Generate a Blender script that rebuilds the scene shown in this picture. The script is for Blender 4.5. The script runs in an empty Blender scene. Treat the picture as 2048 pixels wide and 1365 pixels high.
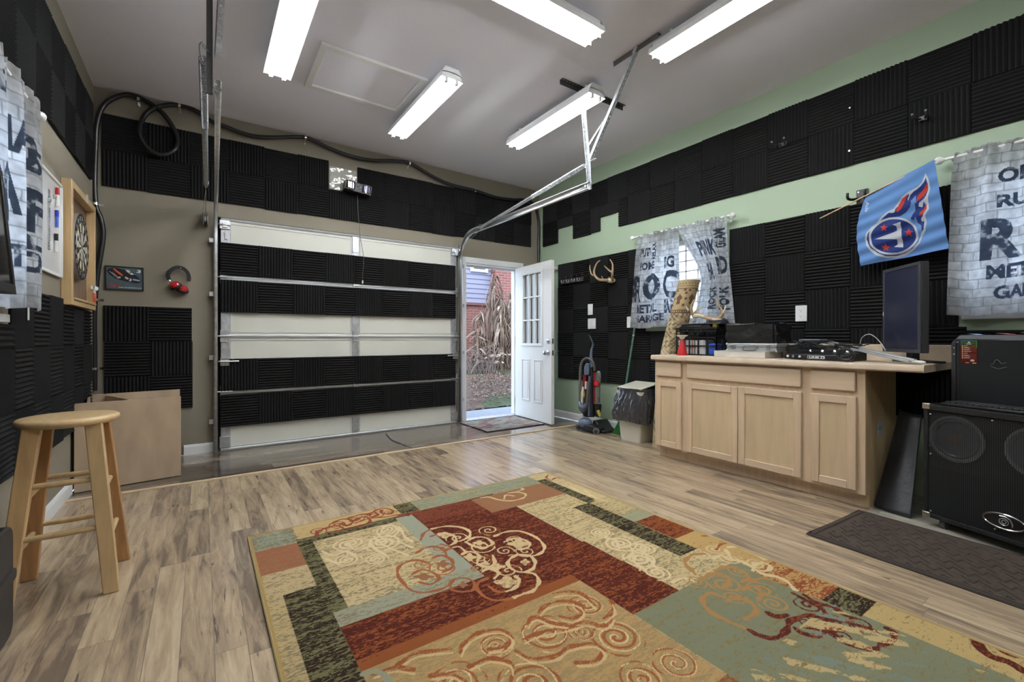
import bpy, bmesh, math, random
import numpy as np
from mathutils import Vector, Matrix
random.seed(7); rng = np.random.default_rng(7)
sc = bpy.context.scene
COL = sc.collection
# ---------------------------------------------------------------- camera, sky, light, exposure
FPX, YAW, CYP, CH = 895.8, math.radians(34.707), 675.84, 1.03     # focal length in pixels, heading, horizon row, eye height
cam = bpy.data.cameras.new('camera'); co = bpy.data.objects.new('camera', cam); COL.objects.link(co)
co.location = (0, 0, CH); co.rotation_euler = (math.pi/2, 0, -YAW)
cam.sensor_width = 36; cam.lens = 36*FPX/2048; cam.shift_y = -(682.5-CYP)/2048; cam.clip_start = .02
sc.camera = co
w = bpy.data.worlds.new('sky'); sc.world = w; w.use_nodes = True
bg = w.node_tree.nodes['Background']; bg.inputs[0].default_value = (.66, .81, 1, 1); bg.inputs[1].default_value = 2.3
sc.view_settings.view_transform = 'Standard'; sc.view_settings.look = 'None'; sc.view_settings.gamma = 1
sc.view_settings.exposure = 1.0
TUBE_POWER = 28.0
sun = bpy.data.lights.new('sun', 'SUN'); sun.energy = 1.1; sun.angle = .15; sun.color = (1, .95, .88)
so = bpy.data.objects.new('sun', sun); COL.objects.link(so); so.rotation_euler = (math.radians(48), math.radians(-12), math.radians(-20))

# room
XL, XR, YB, YF, H = -.714, 3.8255, 4.8674, -2.6, 3.0502
def ray(px, py):
    u = (px-1024)/FPX; v = (CYP-py)/FPX
    return Vector((math.sin(YAW)+u*math.cos(YAW), math.cos(YAW)-u*math.sin(YAW), v))
def hit(px, py, t, d): return Vector((0, 0, CH)) + d*t
def onB(px, py, o=0): d = ray(px, py); return hit(px, py, (YB-o)/d.y, d)      # back wall, o metres in front of it
def onR(px, py, o=0): d = ray(px, py); return hit(px, py, (XR-o)/d.x, d)
def onL(px, py, o=0): d = ray(px, py); return hit(px, py, (XL+o)/d.x, d)
def onZ(px, py, z=0): d = ray(px, py); return hit(px, py, (z-CH)/d.z, d)
def onX(px, py, x): d = ray(px, py); return hit(px, py, x/d.x, d)
def onY(px, py, y): d = ray(px, py); return hit(px, py, y/d.y, d)

# ---------------------------------------------------------------- materials
def lin(c): return tuple(((x/255)/12.92 if x/255 <= .04045 else ((x/255+.055)/1.055)**2.4) for x in c)
MATS = {}
def mat(name, c, rough=.6, metal=0, spec=.5, var=0, vscale=8, bump=0, bscale=60, emit=None, es=0, trans=0, alpha=1, coat=0, stretch=None, c2=None, sss=0):
    if name in MATS: return MATS[name]
    m = bpy.data.materials.new(name); m.use_nodes = True; nt = m.node_tree; b = nt.nodes['Principled BSDF']
    b.inputs['Base Color'].default_value = (*c, 1); b.inputs['Roughness'].default_value = rough; b.inputs['Metallic'].default_value = metal
    b.inputs['Specular IOR Level'].default_value = spec
    if trans: b.inputs['Transmission Weight'].default_value = trans
    if coat: b.inputs['Coat Weight'].default_value = coat
    if alpha < 1: b.inputs['Alpha'].default_value = alpha
    if emit: b.inputs['Emission Color'].default_value = (*emit, 1); b.inputs['Emission Strength'].default_value = es
    if var or bump or c2:
        tc = nt.nodes.new('ShaderNodeTexCoord'); mp = nt.nodes.new('ShaderNodeMapping'); nt.links.new(tc.outputs['Object'], mp.inputs[0])
        if stretch: mp.inputs['Scale'].default_value = stretch
    if var or c2:
        n = nt.nodes.new('ShaderNodeTexNoise'); n.inputs['Scale'].default_value = vscale; n.inputs['Detail'].default_value = 6
        nt.links.new(mp.outputs[0], n.inputs[0])
        r = nt.nodes.new('ShaderNodeValToRGB'); r.color_ramp.elements[0].position = .3; r.color_ramp.elements[1].position = .7
        a = c2 if c2 else tuple(max(0, x*(1-var)) for x in c); bb = c if c2 else tuple(x*(1+var) for x in c)
        r.color_ramp.elements[0].color = (*a, 1); r.color_ramp.elements[1].color = (*bb, 1)
        nt.links.new(n.outputs[0], r.inputs[0]); nt.links.new(r.outputs[0], b.inputs['Base Color'])
    if bump:
        n = nt.nodes.new('ShaderNodeTexNoise'); n.inputs['Scale'].default_value = bscale; n.inputs['Detail'].default_value = 4
        nt.links.new(mp.outputs[0], n.inputs[0])
        bu = nt.nodes.new('ShaderNodeBump'); bu.inputs['Strength'].default_value = bump; bu.inputs['Distance'].default_value = .01
        nt.links.new(n.outputs[0], bu.inputs['Height']); nt.links.new(bu.outputs[0], b.inputs['Normal'])
    MATS[name] = m; return m
M = {}
M['taupe'] = mat('taupe_paint', (.235, .208, .158), .75, bump=.08, bscale=90)
M['green'] = mat('green_paint', (.335, .425, .305), .7, bump=.08, bscale=90)
M['ceil'] = mat('ceiling_paint', (.84, .83, .90), .85, bump=.12, bscale=60, var=.02, vscale=1.2)
M['white'] = mat('white_paint', (.78, .78, .77), .4)
M['trimwhite'] = mat('trim_white', (.74, .75, .76), .45)
M['foam'] = mat('black_foam', (.0115, .0115, .012), .92, spec=.25, bump=.25, bscale=300)
M['doorpanel'] = mat('garage_door_panel', (.68, .68, .61), .5, bump=.06, bscale=150)
M['doorrail'] = mat('garage_door_rail', (.66, .68, .69), .4, metal=.1)
M['galv'] = mat('galvanised_steel', (.52, .54, .56), .42, metal=.85, var=.18, vscale=30, bump=.1, bscale=60)
M['steel'] = mat('bright_steel', (.62, .64, .66), .28, metal=.95)
M['dsteel'] = mat('dull_steel', (.14, .14, .14), .5, metal=.8)
M['chrome'] = mat('chrome', (.75, .75, .75), .12, metal=1)
M['black'] = mat('black_plastic', (.008, .008, .009), .45)
M['blackm'] = mat('black_matte', (.012, .012, .012), .85)
M['dgrey'] = mat('dark_grey_plastic', (.020, .021, .024), .45)
M['rubber'] = mat('black_rubber_hose', (.010, .010, .011), .33)
M['pine'] = mat('varnished_pine', (.62, .40, .19), .35, var=.16, vscale=5, stretch=(9, 9, .8), coat=.2)
M['pinel'] = mat('pale_varnished_pine', (.60, .42, .215), .35, var=.12, vscale=5, stretch=(9, 9, .8), coat=.2)
M['pined'] = mat('amber_pine', (.47, .25, .10), .35, var=.2, vscale=5, stretch=(9, 9, .8), coat=.2)
M['maple'] = mat('pale_maple', (.60, .455, .31), .5, var=.10, vscale=4, stretch=(9, 9, .7))
M['mapleh'] = mat('pale_maple_across', (.61, .47, .33), .5, var=.08, vscale=4, stretch=(9, .8, 9))
M['maplep'] = mat('maple_panel', (.56, .43, .27), .5, var=.09, vscale=3, stretch=(7, 7, .8))
M['ply'] = mat('plywood', (.42, .315, .215), .5, var=.14, vscale=3.5, stretch=(2.2, 2.2, .8))
M['plyedge'] = mat('plywood_edge', (.55, .42, .28), .6)
M['lam'] = mat('countertop_laminate', (.56, .45, .335), .35, var=.13, vscale=10)
M['cream'] = mat('cream_plastic', (.62, .59, .50), .4)
M['plate'] = mat('switch_plate', (.72, .74, .74), .35)
M['red'] = mat('red_plastic', (.45, .015, .02), .3)
M['bone'] = mat('antler_bone', (.42, .31, .19), .5, c2=(.30, .19, .10), vscale=14)
M['bonew'] = mat('skull_bone', (.62, .54, .40), .6)
M['glass'] = mat('window_glass', (.95, .97, 1), .02, trans=1); 
M['screen'] = mat('dark_screen', (.012, .014, .025), .18)
M['blue'] = mat('blue_plastic', (.02, .06, .35), .4)

def vcmat(name, rough=.85, translucent=0, noise=0, metal=0, coat=0, spec=.3, bump=0):
    """surface colour from the vertex attribute 'Col' (a woven, printed or painted pattern)"""
    m = bpy.data.materials.new(name); m.use_nodes = True; nt = m.node_tree; b = nt.nodes['Principled BSDF']
    a = nt.nodes.new('ShaderNodeAttribute'); a.attribute_name = 'Col'; out = a.outputs['Color']
    if noise:
        tc = nt.nodes.new('ShaderNodeTexCoord'); n = nt.nodes.new('ShaderNodeTexNoise'); n.inputs['Scale'].default_value = 350; n.inputs['Detail'].default_value = 3
        nt.links.new(tc.outputs['Object'], n.inputs[0])
        mr = nt.nodes.new('ShaderNodeMapRange'); mr.inputs[3].default_value = 1-noise; mr.inputs[4].default_value = 1+noise; nt.links.new(n.outputs[0], mr.inputs[0])
        mx = nt.nodes.new('ShaderNodeMix'); mx.data_type = 'RGBA'; mx.blend_type = 'MULTIPLY'; mx.inputs[0].default_value = 1
        nt.links.new(out, mx.inputs[6]); nt.links.new(mr.outputs[0], mx.inputs[7]); out = mx.outputs[2]
        if bump:
            bu = nt.nodes.new('ShaderNodeBump'); bu.inputs['Strength'].default_value = bump; bu.inputs['Distance'].default_value = .004
            nt.links.new(n.outputs[0], bu.inputs['Height']); nt.links.new(bu.outputs[0], b.inputs['Normal'])
    nt.links.new(out, b.inputs['Base Color']); b.inputs['Roughness'].default_value = rough; b.inputs['Specular IOR Level'].default_value = spec
    b.inputs['Metallic'].default_value = metal; b.inputs['Coat Weight'].default_value = coat
    if translucent:
        t = nt.nodes.new('ShaderNodeBsdfTranslucent'); nt.links.new(out, t.inputs[0]); ms = nt.nodes.new('ShaderNodeMixShader'); ms.inputs[0].default_value = translucent
        nt.links.new(b.outputs[0], ms.inputs[1]); nt.links.new(t.outputs[0], ms.inputs[2]); nt.links.new(ms.outputs[0], nt.nodes['Material Output'].inputs[0])
    return m
M['vc'] = vcmat('printed_surface', .6)
M['curtain'] = vcmat('printed_curtain', .9, translucent=.6)
M['flag'] = vcmat('printed_flag', .75, translucent=.15)

# ---------------------------------------------------------------- mesh builder
def perp(d):
    a = Vector((0, 0, 1)) if abs(d.z) < .9 else Vector((1, 0, 0)); s = d.cross(a).normalized(); return s, s.cross(d).normalized()
def spline(pts, n=6):
    P = [Vector(p) for p in pts]; out = []
    for i in range(len(P)-1):
        p0 = P[max(i-1, 0)]; p1 = P[i]; p2 = P[i+1]; p3 = P[min(i+2, len(P)-1)]
        for k in range(n):
            t = k/n; out.append(.5*((2*p1)+(p2-p0)*t+(2*p0-5*p1+4*p2-p3)*t*t+(3*p1-p0-3*p2+p3)*t**3))
    out.append(P[-1]); return out
class MB:
    def __init__(s): s.v = []; s.f = []; s.m = []
    def add(s, vs, fs, mi=0):
        o = len(s.v); s.v += [Vector(x) for x in vs]; s.f += [[o+i for i in q] for q in fs]; s.m += [mi]*len(fs); return s
    def box(s, x0, x1, y0, y1, z0, z1, mi=0):
        return s.add([(x0, y0, z0), (x1, y0, z0), (x1, y1, z0), (x0, y1, z0), (x0, y0, z1), (x1, y0, z1), (x1, y1, z1), (x0, y1, z1)],
                     [(3, 2, 1, 0), (4, 5, 6, 7), (0, 1, 5, 4), (1, 2, 6, 5), (2, 3, 7, 6), (3, 0, 4, 7)], mi)
    def hexa(s, b, t, mi=0): return s.add(list(b)+list(t), [(3, 2, 1, 0), (4, 5, 6, 7), (0, 1, 5, 4), (1, 2, 6, 5), (2, 3, 7, 6), (3, 0, 4, 7)], mi)
    def bar(s, p, q, wx, wy, up=(0, 0, 1), mi=0, taper=1):
        p = Vector(p); q = Vector(q); d = (q-p).normalized(); a = Vector(up).cross(d)
        if a.length < .01: a = Vector((1, 0, 0)).cross(d)
        a.normalize(); b = d.cross(a).normalized()
        c = lambda o, k: [o-a*wx*k/2-b*wy*k/2, o+a*wx*k/2-b*wy*k/2, o+a*wx*k/2+b*wy*k/2, o-a*wx*k/2+b*wy*k/2]
        return s.hexa(c(p, 1), c(q, taper), mi)
    def tube(s, pts, r, n=10, mi=0, caps=True, closed=False):
        P = [Vector(p) for p in pts]; N = len(P); R = r if isinstance(r, (list, tuple)) else [r]*N
        d0 = (P[1]-P[0]).normalized(); a, b = perp(d0); vs = []
        for i in range(N):
            d = ((P[(i+1) % N]-P[i-1]) if closed else (P[min(i+1, N-1)]-P[max(i-1, 0)]))
            d = d.normalized() if d.length > 1e-9 else d0
            a = a-d*a.dot(d); a = a.normalized() if a.length > 1e-6 else perp(d)[0]; b = d.cross(a)
            for k in range(n):
                t = 2*math.pi*k/n; vs.append(P[i]+(a*math.cos(t)+b*math.sin(t))*R[i])
        fs = []
        for i in range(N if closed else N-1):
            j = (i+1) % N
            for k in range(n): fs.append((i*n+k, i*n+(k+1) % n, j*n+(k+1) % n, j*n+k))
        if caps and not closed: fs += [tuple(range(n-1, -1, -1)), tuple((N-1)*n+k for k in range(n))]
        return s.add(vs, fs, mi)
    def cyl(s, p, q, r0, r1=None, n=16, mi=0): return s.tube([p, q], [r0, r0 if r1 is None else r1], n, mi)
    def lathe(s, prof, c, ax=(0, 0, 1), n=24, mi=0, closed_top=True, scale=(1, 1)):
        ax = Vector(ax).normalized(); a, b = perp(ax); c = Vector(c); vs = []
        for r, h in prof:
            for k in range(n):
                t = 2*math.pi*k/n; vs.append(c+ax*h+a*(math.cos(t)*r*scale[0])+b*(math.sin(t)*r*scale[1]))
        fs = [(i*n+k, i*n+(k+1) % n, (i+1)*n+(k+1) % n, (i+1)*n+k) for i in range(len(prof)-1) for k in range(n)]
        if prof[0][0] > 1e-5: fs.append(tuple(range(n-1, -1, -1)))
        if closed_top and prof[-1][0] > 1e-5: fs.append(tuple((len(prof)-1)*n+k for k in range(n)))
        return s.add(vs, fs, mi)
    def ball(s, c, r, n=12, mi=0, sc=(1, 1, 1)):
        c = Vector(c); vs = []; fs = []
        for i in range(n//2+1):
            th = math.pi*i/(n//2)
            for k in range(n):
                ph = 2*math.pi*k/n; vs.append(c+Vector((math.sin(th)*math.cos(ph)*sc[0], math.sin(th)*math.sin(ph)*sc[1], math.cos(th)*sc[2]))*r)
        for i in range(n//2):
            for k in range(n): fs.append((i*n+k, (i+1)*n+k, (i+1)*n+(k+1) % n, i*n+(k+1) % n))
        return s.add(vs, fs, mi)
    def prism(s, pts, f, t0, t1, mi=0):
        """outline pts (u,v) extruded from depth t0 to t1; f(u,v,t) gives the place"""
        n = len(pts); vs = [f(u, v, t0) for u, v in pts]+[f(u, v, t1) for u, v in pts]
        return s.add(vs, [tuple(range(n)), tuple(range(2*n-1, n-1, -1))]+[(i, i+n, (i+1) % n+n, (i+1) % n) for i in range(n)], mi)
    def sweep(s, prof, path, lat, mi=0):
        """open profile (lateral, normal) swept along a path whose lateral axis is lat"""
        lat = Vector(lat); P = [Vector(p) for p in path]; vs = []; m = len(prof)
        for i, p in enumerate(P):
            d = (P[min(i+1, len(P)-1)]-P[max(i-1, 0)]).normalized(); nn = d.cross(lat).normalized()
            vs += [p+lat*a+nn*b for a, b in prof]
        return s.add(vs, [(i*m+k, i*m+k+1, (i+1)*m+k+1, (i+1)*m+k) for i in range(len(P)-1) for k in range(m-1)], mi)
    def build(s, name, mats, parent=None, smooth=35, bevel=0, solid=0, segs=2):
        if not isinstance(mats, (list, tuple)): mats = [mats]
        if parent is None:
            xs = [p.x for p in s.v]; ys = [p.y for p in s.v]; zs = [p.z for p in s.v]
            o = Vector(((min(xs)+max(xs))/2, (min(ys)+max(ys))/2, min(zs)))
        else: o = wloc(parent)
        me = bpy.data.meshes.new(name); me.from_pydata([tuple(p-o) for p in s.v], [], s.f); me.validate()
        for m in mats: me.materials.append(m)
        if any(s.m) and len(me.polygons) == len(s.m): me.polygons.foreach_set('material_index', s.m)
        bm = bmesh.new(); bm.from_mesh(me); bmesh.ops.recalc_face_normals(bm, faces=bm.faces); bm.to_mesh(me); bm.free()
        if smooth:
            me.polygons.foreach_set('use_smooth', [True]*len(me.polygons)); me.set_sharp_from_angle(angle=math.radians(smooth))
        ob = bpy.data.objects.new(name, me); COL.objects.link(ob)
        if parent is None: ob.location = o
        else: ob.parent = parent
        if solid: md = ob.modifiers.new('s', 'SOLIDIFY'); md.thickness = solid; md.offset = 0
        if bevel: md = ob.modifiers.new('b', 'BEVEL'); md.width = bevel; md.segments = segs; md.limit_method = 'ANGLE'; md.angle_limit = math.radians(40)
        return ob
def wloc(o):
    p = Vector(o.location)
    while o.parent: o = o.parent; p += o.location
    return p
def tag(o, label=None, cat=None, group=None, kind=None):
    if label: o['label'] = label
    if cat: o['category'] = cat
    if group: o['group'] = group
    if kind: o['kind'] = kind
    return o
def thing(name, loc, label, cat, group=None, kind=None):
    o = bpy.data.objects.new(name, None); COL.objects.link(o); o.location = loc; o.empty_display_size = .05
    return tag(o, label, cat, group, kind)
def struct(o, label=None, cat=None): return tag(o, label, cat, kind='structure')

# ---------------------------------------------------------------- painted patterns (woven / printed): evaluated on a grid of points
_tx = {}
def text_tris(s, bold=0):
    if (s, bold) in _tx: return _tx[(s, bold)]
    c = bpy.data.curves.new('t', 'FONT'); c.body = s; c.size = 1; c.offset = bold; c.resolution_u = 3; c.align_x = 'CENTER'; c.align_y = 'CENTER'
    o = bpy.data.objects.new('t', c); COL.objects.link(o); dg = bpy.context.evaluated_depsgraph_get(); me = o.evaluated_get(dg).to_mesh()
    me.calc_loop_triangles(); V = np.array([v.co[:2] for v in me.vertices]); T = np.array([t.vertices[:] for t in me.loop_triangles])
    V = V.copy(); mn, mx = V.min(0), V.max(0); V = (V-(mn+mx)/2)/(mx-mn)      # unit box around the word
    _tx[(s, bold)] = (V, T); bpy.data.objects.remove(o); bpy.data.curves.remove(c); return V, T
def vnoise(X, Y, sx, sy, seed=0, octaves=3):
    r = 0; a = 1; tot = 0
    for k in range(octaves):
        g = np.random.default_rng(seed*17+k).random((64, 64)); x = X*sx*2**k+seed*3.1; y = Y*sy*2**k+seed*1.7
        xi = np.floor(x).astype(int); yi = np.floor(y).astype(int); fx = x-xi; fy = y-yi; fx = fx*fx*(3-2*fx); fy = fy*fy*(3-2*fy)
        q = lambda i, j: g[(xi+i) % 64, (yi+j) % 64]
        r = r+a*((q(0, 0)*(1-fx)+q(1, 0)*fx)*(1-fy)+(q(0, 1)*(1-fx)+q(1, 1)*fx)*fy); tot += a; a *= .5
    return r/tot
class Canvas:
    def __init__(s, X, Y, bg): s.X = X; s.Y = Y; s.C = np.zeros(X.shape+(3,)); s.C[:] = bg
    def put(s, m, col):
        if callable(col): col = col(s)
        col = np.asarray(col, float)
        if col.ndim == 1: s.C[m] = col
        else: s.C[m] = col[m]
    def inside(s, pts):
        m = np.zeros(s.X.shape, bool); n = len(pts)
        P = np.array([(p[0], p[1]) for p in pts], float); X, Y = s.X, s.Y
        for i in range(n):
            x0, y0 = P[i]; x1, y1 = P[(i+1) % n]
            if y0 == y1: continue
            c = (y0 > Y) != (y1 > Y); xx = (x1-x0)*(Y-y0)/(y1-y0)+x0; m ^= c & (X < xx)
        return m
    def poly(s, pts, col): s.put(s.inside(pts), col); return s
    def rect(s, x0, x1, y0, y1, col): s.put((s.X >= x0) & (s.X <= x1) & (s.Y >= y0) & (s.Y <= y1), col); return s
    def dist(s, pts):
        D = np.full(s.X.shape, 1e9)
        for (x0, y0), (x1, y1) in zip(pts[:-1], pts[1:]):
            dx, dy = x1-x0, y1-y0; L = dx*dx+dy*dy+1e-12; t = np.clip(((s.X-x0)*dx+(s.Y-y0)*dy)/L, 0, 1)
            D = np.minimum(D, np.hypot(s.X-x0-t*dx, s.Y-y0-t*dy))
        return D
    def line(s, pts, w, col): s.put(s.dist([(p[0], p[1]) for p in pts]) < w/2, col); return s
    def ell(s, cx, cy, rx, ry, col): s.put(((s.X-cx)/rx)**2+((s.Y-cy)/ry)**2 < 1, col); return s
    def text(s, t, cx, cy, w, h, col, rot=0, bold=.02, shear=0, ux=None, uy=None):
        V, T = text_tris(t, bold); c, n = math.cos(rot), math.sin(rot)
        ux = ux if ux is not None else (c, n); uy = uy if uy is not None else (-n, c)
        P = np.stack([cx+V[:, 0]*w*ux[0]+(V[:, 1]*h)*uy[0]+shear*V[:, 1]*h*ux[0], cy+V[:, 0]*w*ux[1]+V[:, 1]*h*uy[1]], 1)
        bx = (s.X > P[:, 0].min()) & (s.X < P[:, 0].max()) & (s.Y > P[:, 1].min()) & (s.Y < P[:, 1].max()); idx = np.nonzero(bx)
        if len(idx[0]) == 0: return s
        x = s.X[idx]; y = s.Y[idx]; m = np.zeros(x.shape, bool)
        for a, b, d in T:
            A, B, D = P[a], P[b], P[d]
            e = lambda p, q: (q[0]-p[0])*(y-p[1])-(q[1]-p[1])*(x-p[0])
            e1, e2, e3 = e(A, B), e(B, D), e(D, A); m |= ((e1 >= 0) & (e2 >= 0) & (e3 >= 0)) | ((e1 <= 0) & (e2 <= 0) & (e3 <= 0))
        full = np.zeros(s.X.shape, bool); full[idx] = m; s.put(full, col); return s
def grid_mesh(name, P, C, m, parent=None, smooth=True, origin=None):
    """P (a,b,3) places, C (a,b,3) colours -> one mesh with attribute Col"""
    a, b = P.shape[:2]; me = bpy.data.meshes.new(name); o = wloc(parent) if parent else Vector(origin if origin is not None else P.reshape(-1, 3).mean(0))
    me.vertices.add(a*b); me.vertices.foreach_set('co', (P-np.array(o)).reshape(-1).astype(np.float32))
    i = np.arange(a*b).reshape(a, b); q = np.stack([i[:-1, :-1], i[1:, :-1], i[1:, 1:], i[:-1, 1:]], -1).reshape(-1, 4); n = len(q)
    me.loops.add(n*4); me.loops.foreach_set('vertex_index', q.reshape(-1).astype(np.int32)); me.polygons.add(n)
    me.polygons.foreach_set('loop_start', np.arange(0, n*4, 4, dtype=np.int32)); me.polygons.foreach_set('use_smooth', np.full(n, smooth)); me.update(calc_edges=True)
    at = me.attributes.new('Col', 'FLOAT_COLOR', 'POINT'); c4 = np.ones((a*b, 4), np.float32); c4[:, :3] = C.reshape(-1, 3); at.data.foreach_set('color', c4.reshape(-1))
    me.materials.append(m); ob = bpy.data.objects.new(name, me); COL.objects.link(ob)
    if parent: ob.parent = parent
    else: ob.location = o
    return ob

# ---------------------------------------------------------------- the shell
# floor: laminate boards, each strip its own tint
def board_mat(name, ramp, rough, grain=1.0, crack=(.10, .075, .06)):
    m = bpy.data.materials.new(name); m.use_nodes = True; nt = m.node_tree; b = nt.nodes['Principled BSDF']; L = nt.links.new
    N = lambda t: nt.nodes.new('ShaderNode'+t)
    at = N('Attribute'); at.attribute_name = 'rnd'; uv = N('Attribute'); uv.attribute_name = 'lay'
    sp = N('SeparateColor'); L(at.outputs['Color'], sp.inputs[0])
    ad = N('VectorMath'); ad.operation = 'ADD'; L(uv.outputs['Vector'], ad.inputs[0])
    sh = N('VectorMath'); sh.operation = 'SCALE'; L(at.outputs['Vector'], sh.inputs[0]); sh.inputs['Scale'].default_value = 37; L(sh.outputs[0], ad.inputs[1])
    def noise(scale, det, rou=.55, dis=0):
        mp = N('Mapping'); mp.inputs['Scale'].default_value = scale; L(ad.outputs[0], mp.inputs[0]); n = N('TexNoise'); n.inputs['Scale'].default_value = 1
        n.inputs['Detail'].default_value = det; n.inputs['Roughness'].default_value = rou; n.inputs['Distortion'].default_value = dis; L(mp.outputs[0], n.inputs[0]); return n.outputs[0]
    n1 = noise((26, 3.0, 1), 7, .62, .6); rp = N('ValToRGB'); el = rp.color_ramp.elements
    el[0].position = .30; el[0].color = (*ramp[0], 1); el[1].position = .72; el[1].color = (*ramp[-1], 1)
    for i, c in enumerate(ramp[1:-1]): e = el.new(.30+.42*(i+1)/(len(ramp)-1)); e.color = (*c, 1)
    mt = N('Math'); mt.operation = 'MULTIPLY_ADD'; L(sp.outputs[0], mt.inputs[0]); mt.inputs[1].default_value = .34; mt.inputs[2].default_value = -.17
    a2 = N('Math'); L(n1, a2.inputs[0]); L(mt.outputs[0], a2.inputs[1]); L(a2.outputs[0], rp.inputs[0])
    n2 = noise((34, 3.4, 1), 5, .6, 1.6); r2 = N('ValToRGB'); r2.color_ramp.elements[0].position = .595; r2.color_ramp.elements[1].position = .67
    r2.color_ramp.elements[0].color = (0, 0, 0, 1); r2.color_ramp.elements[1].color = (1, 1, 1, 1); L(n2, r2.inputs[0])
    n3 = noise((5, 1.2, 1), 3); r3 = N('ValToRGB'); r3.color_ramp.elements[0].position = .44; r3.color_ramp.elements[1].position = .56; L(n3, r3.inputs[0])
    mu = N('Math'); mu.operation = 'MULTIPLY'; L(r2.outputs[0], mu.inputs[0]); L(r3.outputs[0], mu.inputs[1])
    mu2 = N('Math'); mu2.operation = 'MULTIPLY'; L(mu.outputs[0], mu2.inputs[0]); mu2.inputs[1].default_value = .85*grain
    mx = N('Mix'); mx.data_type = 'RGBA'; L(mu2.outputs[0], mx.inputs[0]); L(rp.outputs[0], mx.inputs[6]); mx.inputs[7].default_value = (*crack, 1)
    n4 = noise((160, 8, 1), 3); mr = N('MapRange'); mr.inputs[3].default_value = .84; mr.inputs[4].default_value = 1.13; L(n4, mr.inputs[0])
    m4 = N('Mix'); m4.data_type = 'RGBA'; m4.blend_type = 'MULTIPLY'; m4.inputs[0].default_value = 1; L(mx.outputs[2], m4.inputs[6]); L(mr.outputs[0], m4.inputs[7])
    L(m4.outputs[2], b.inputs['Base Color']); b.inputs['Roughness'].default_value = rough; b.inputs['Specular IOR Level'].default_value = .7; b.inputs['Coat Weight'].default_value = .25; b.inputs['Coat Roughness'].default_value = .12
    bu = N('Bump'); bu.inputs['Strength'].default_value = .05; bu.inputs['Distance'].default_value = .004; L(n1, bu.inputs['Height']); L(bu.outputs[0], b.inputs['Normal'])
    return m
def boards(name, x0, x1, y0, y1, z, th, wid, lens, m, along='y', seed=1, gapm=None):
    r = random.Random(seed); vs = []; fs = []; rnd = []; lay = []
    a0, a1, b0, b1 = (x0, x1, y0, y1) if along == 'y' else (y0, y1, x0, x1)
    a = a0; row = 0; g = .0009
    while a < a1-1e-4:
        aw = min(a+wid, a1); b = b0-r.random()*lens
        while b < b1:
            e = b+lens*(.55+.75*r.random()); s0, s1 = max(b, b0), min(e, b1)
            if s1-s0 > .01:
                q = [(a+g, s0+g), (aw-g, s0+g), (aw-g, s1-g), (a+g, s1-g)]; o = len(vs)
                vs += [((p, t, z) if along == 'y' else (t, p, z)) for p, t in q]; fs.append((o, o+1, o+2, o+3)); c = (r.random(), r.random(), r.random(), 1); rnd.append(c)
                lay += [(p, t, 0) for p, t in q]
            b = e
        a = aw; row += 1
    me = bpy.data.meshes.new(name); n0 = len(vs)
    vs += [(x0, y0, z-.001), (x1, y0, z-.001), (x1, y1, z-.001), (x0, y1, z-.001), (x0, y0, z-th), (x1, y0, z-th), (x1, y1, z-th), (x0, y1, z-th)]
    nb = len(fs); fs += [tuple(n0+i for i in q) for q in [(0, 1, 2, 3), (7, 6, 5, 4), (0, 1, 5, 4), (1, 2, 6, 5), (2, 3, 7, 6), (3, 0, 4, 7)]]
    me.from_pydata(vs, [], fs); me.materials.append(m); me.materials.append(mat('seam_dark', (.12, .09, .065), .6))
    me.polygons.foreach_set('material_index', [0]*nb+[1]*6)
    at = me.attributes.new('rnd', 'FLOAT_COLOR', 'FACE'); at.data.foreach_set('color', [x for c in rnd+[(0, 0, 0, 1)]*6 for x in c])
    at = me.attributes.new('lay', 'FLOAT_VECTOR', 'CORNER'); lv = []
    for p in me.polygons:
        for li in p.loop_indices: vi = me.loops[li].vertex_index; lv += (lay[vi] if vi < n0 else (0, 0, 0))
    at.data.foreach_set('vector', lv)
    bm = bmesh.new(); bm.from_mesh(me); bmesh.ops.recalc_face_normals(bm, faces=bm.faces[nb:]); bm.to_mesh(me); bm.free()
    ob = bpy.data.objects.new(name, me); COL.objects.link(ob); return struct(ob)
M['oak'] = board_mat('rustic_laminate', [(.19, .142, .102), (.33, .245, .165), (.45, .34, .222), (.54, .425, .285)], .24)
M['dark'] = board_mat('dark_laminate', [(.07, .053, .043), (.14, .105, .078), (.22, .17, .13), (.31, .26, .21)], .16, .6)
M['grey'] = board_mat('grey_laminate', [(.17, .155, .125), (.27, .25, .205), (.36, .34, .28), (.44, .42, .35)], .4, .8)
YS = 3.885
boards('floor', XL, XR, YF, YS, .0, .04, .0935, 1.15, M['oak'], 'y', 3)
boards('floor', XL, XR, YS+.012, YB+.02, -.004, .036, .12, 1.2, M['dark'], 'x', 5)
boards('floor', 3.12, XR, -1.2, .985, .003, .003, .19, 1.2, M['grey'], 'y', 8)
strip = MB(); strip.bar((XL+.01, YS+.006, .005), (3.60, YS+.006, .005), .026, .014)
struct(strip.build('trim_1', M['plyedge'], bevel=.004))

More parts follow.
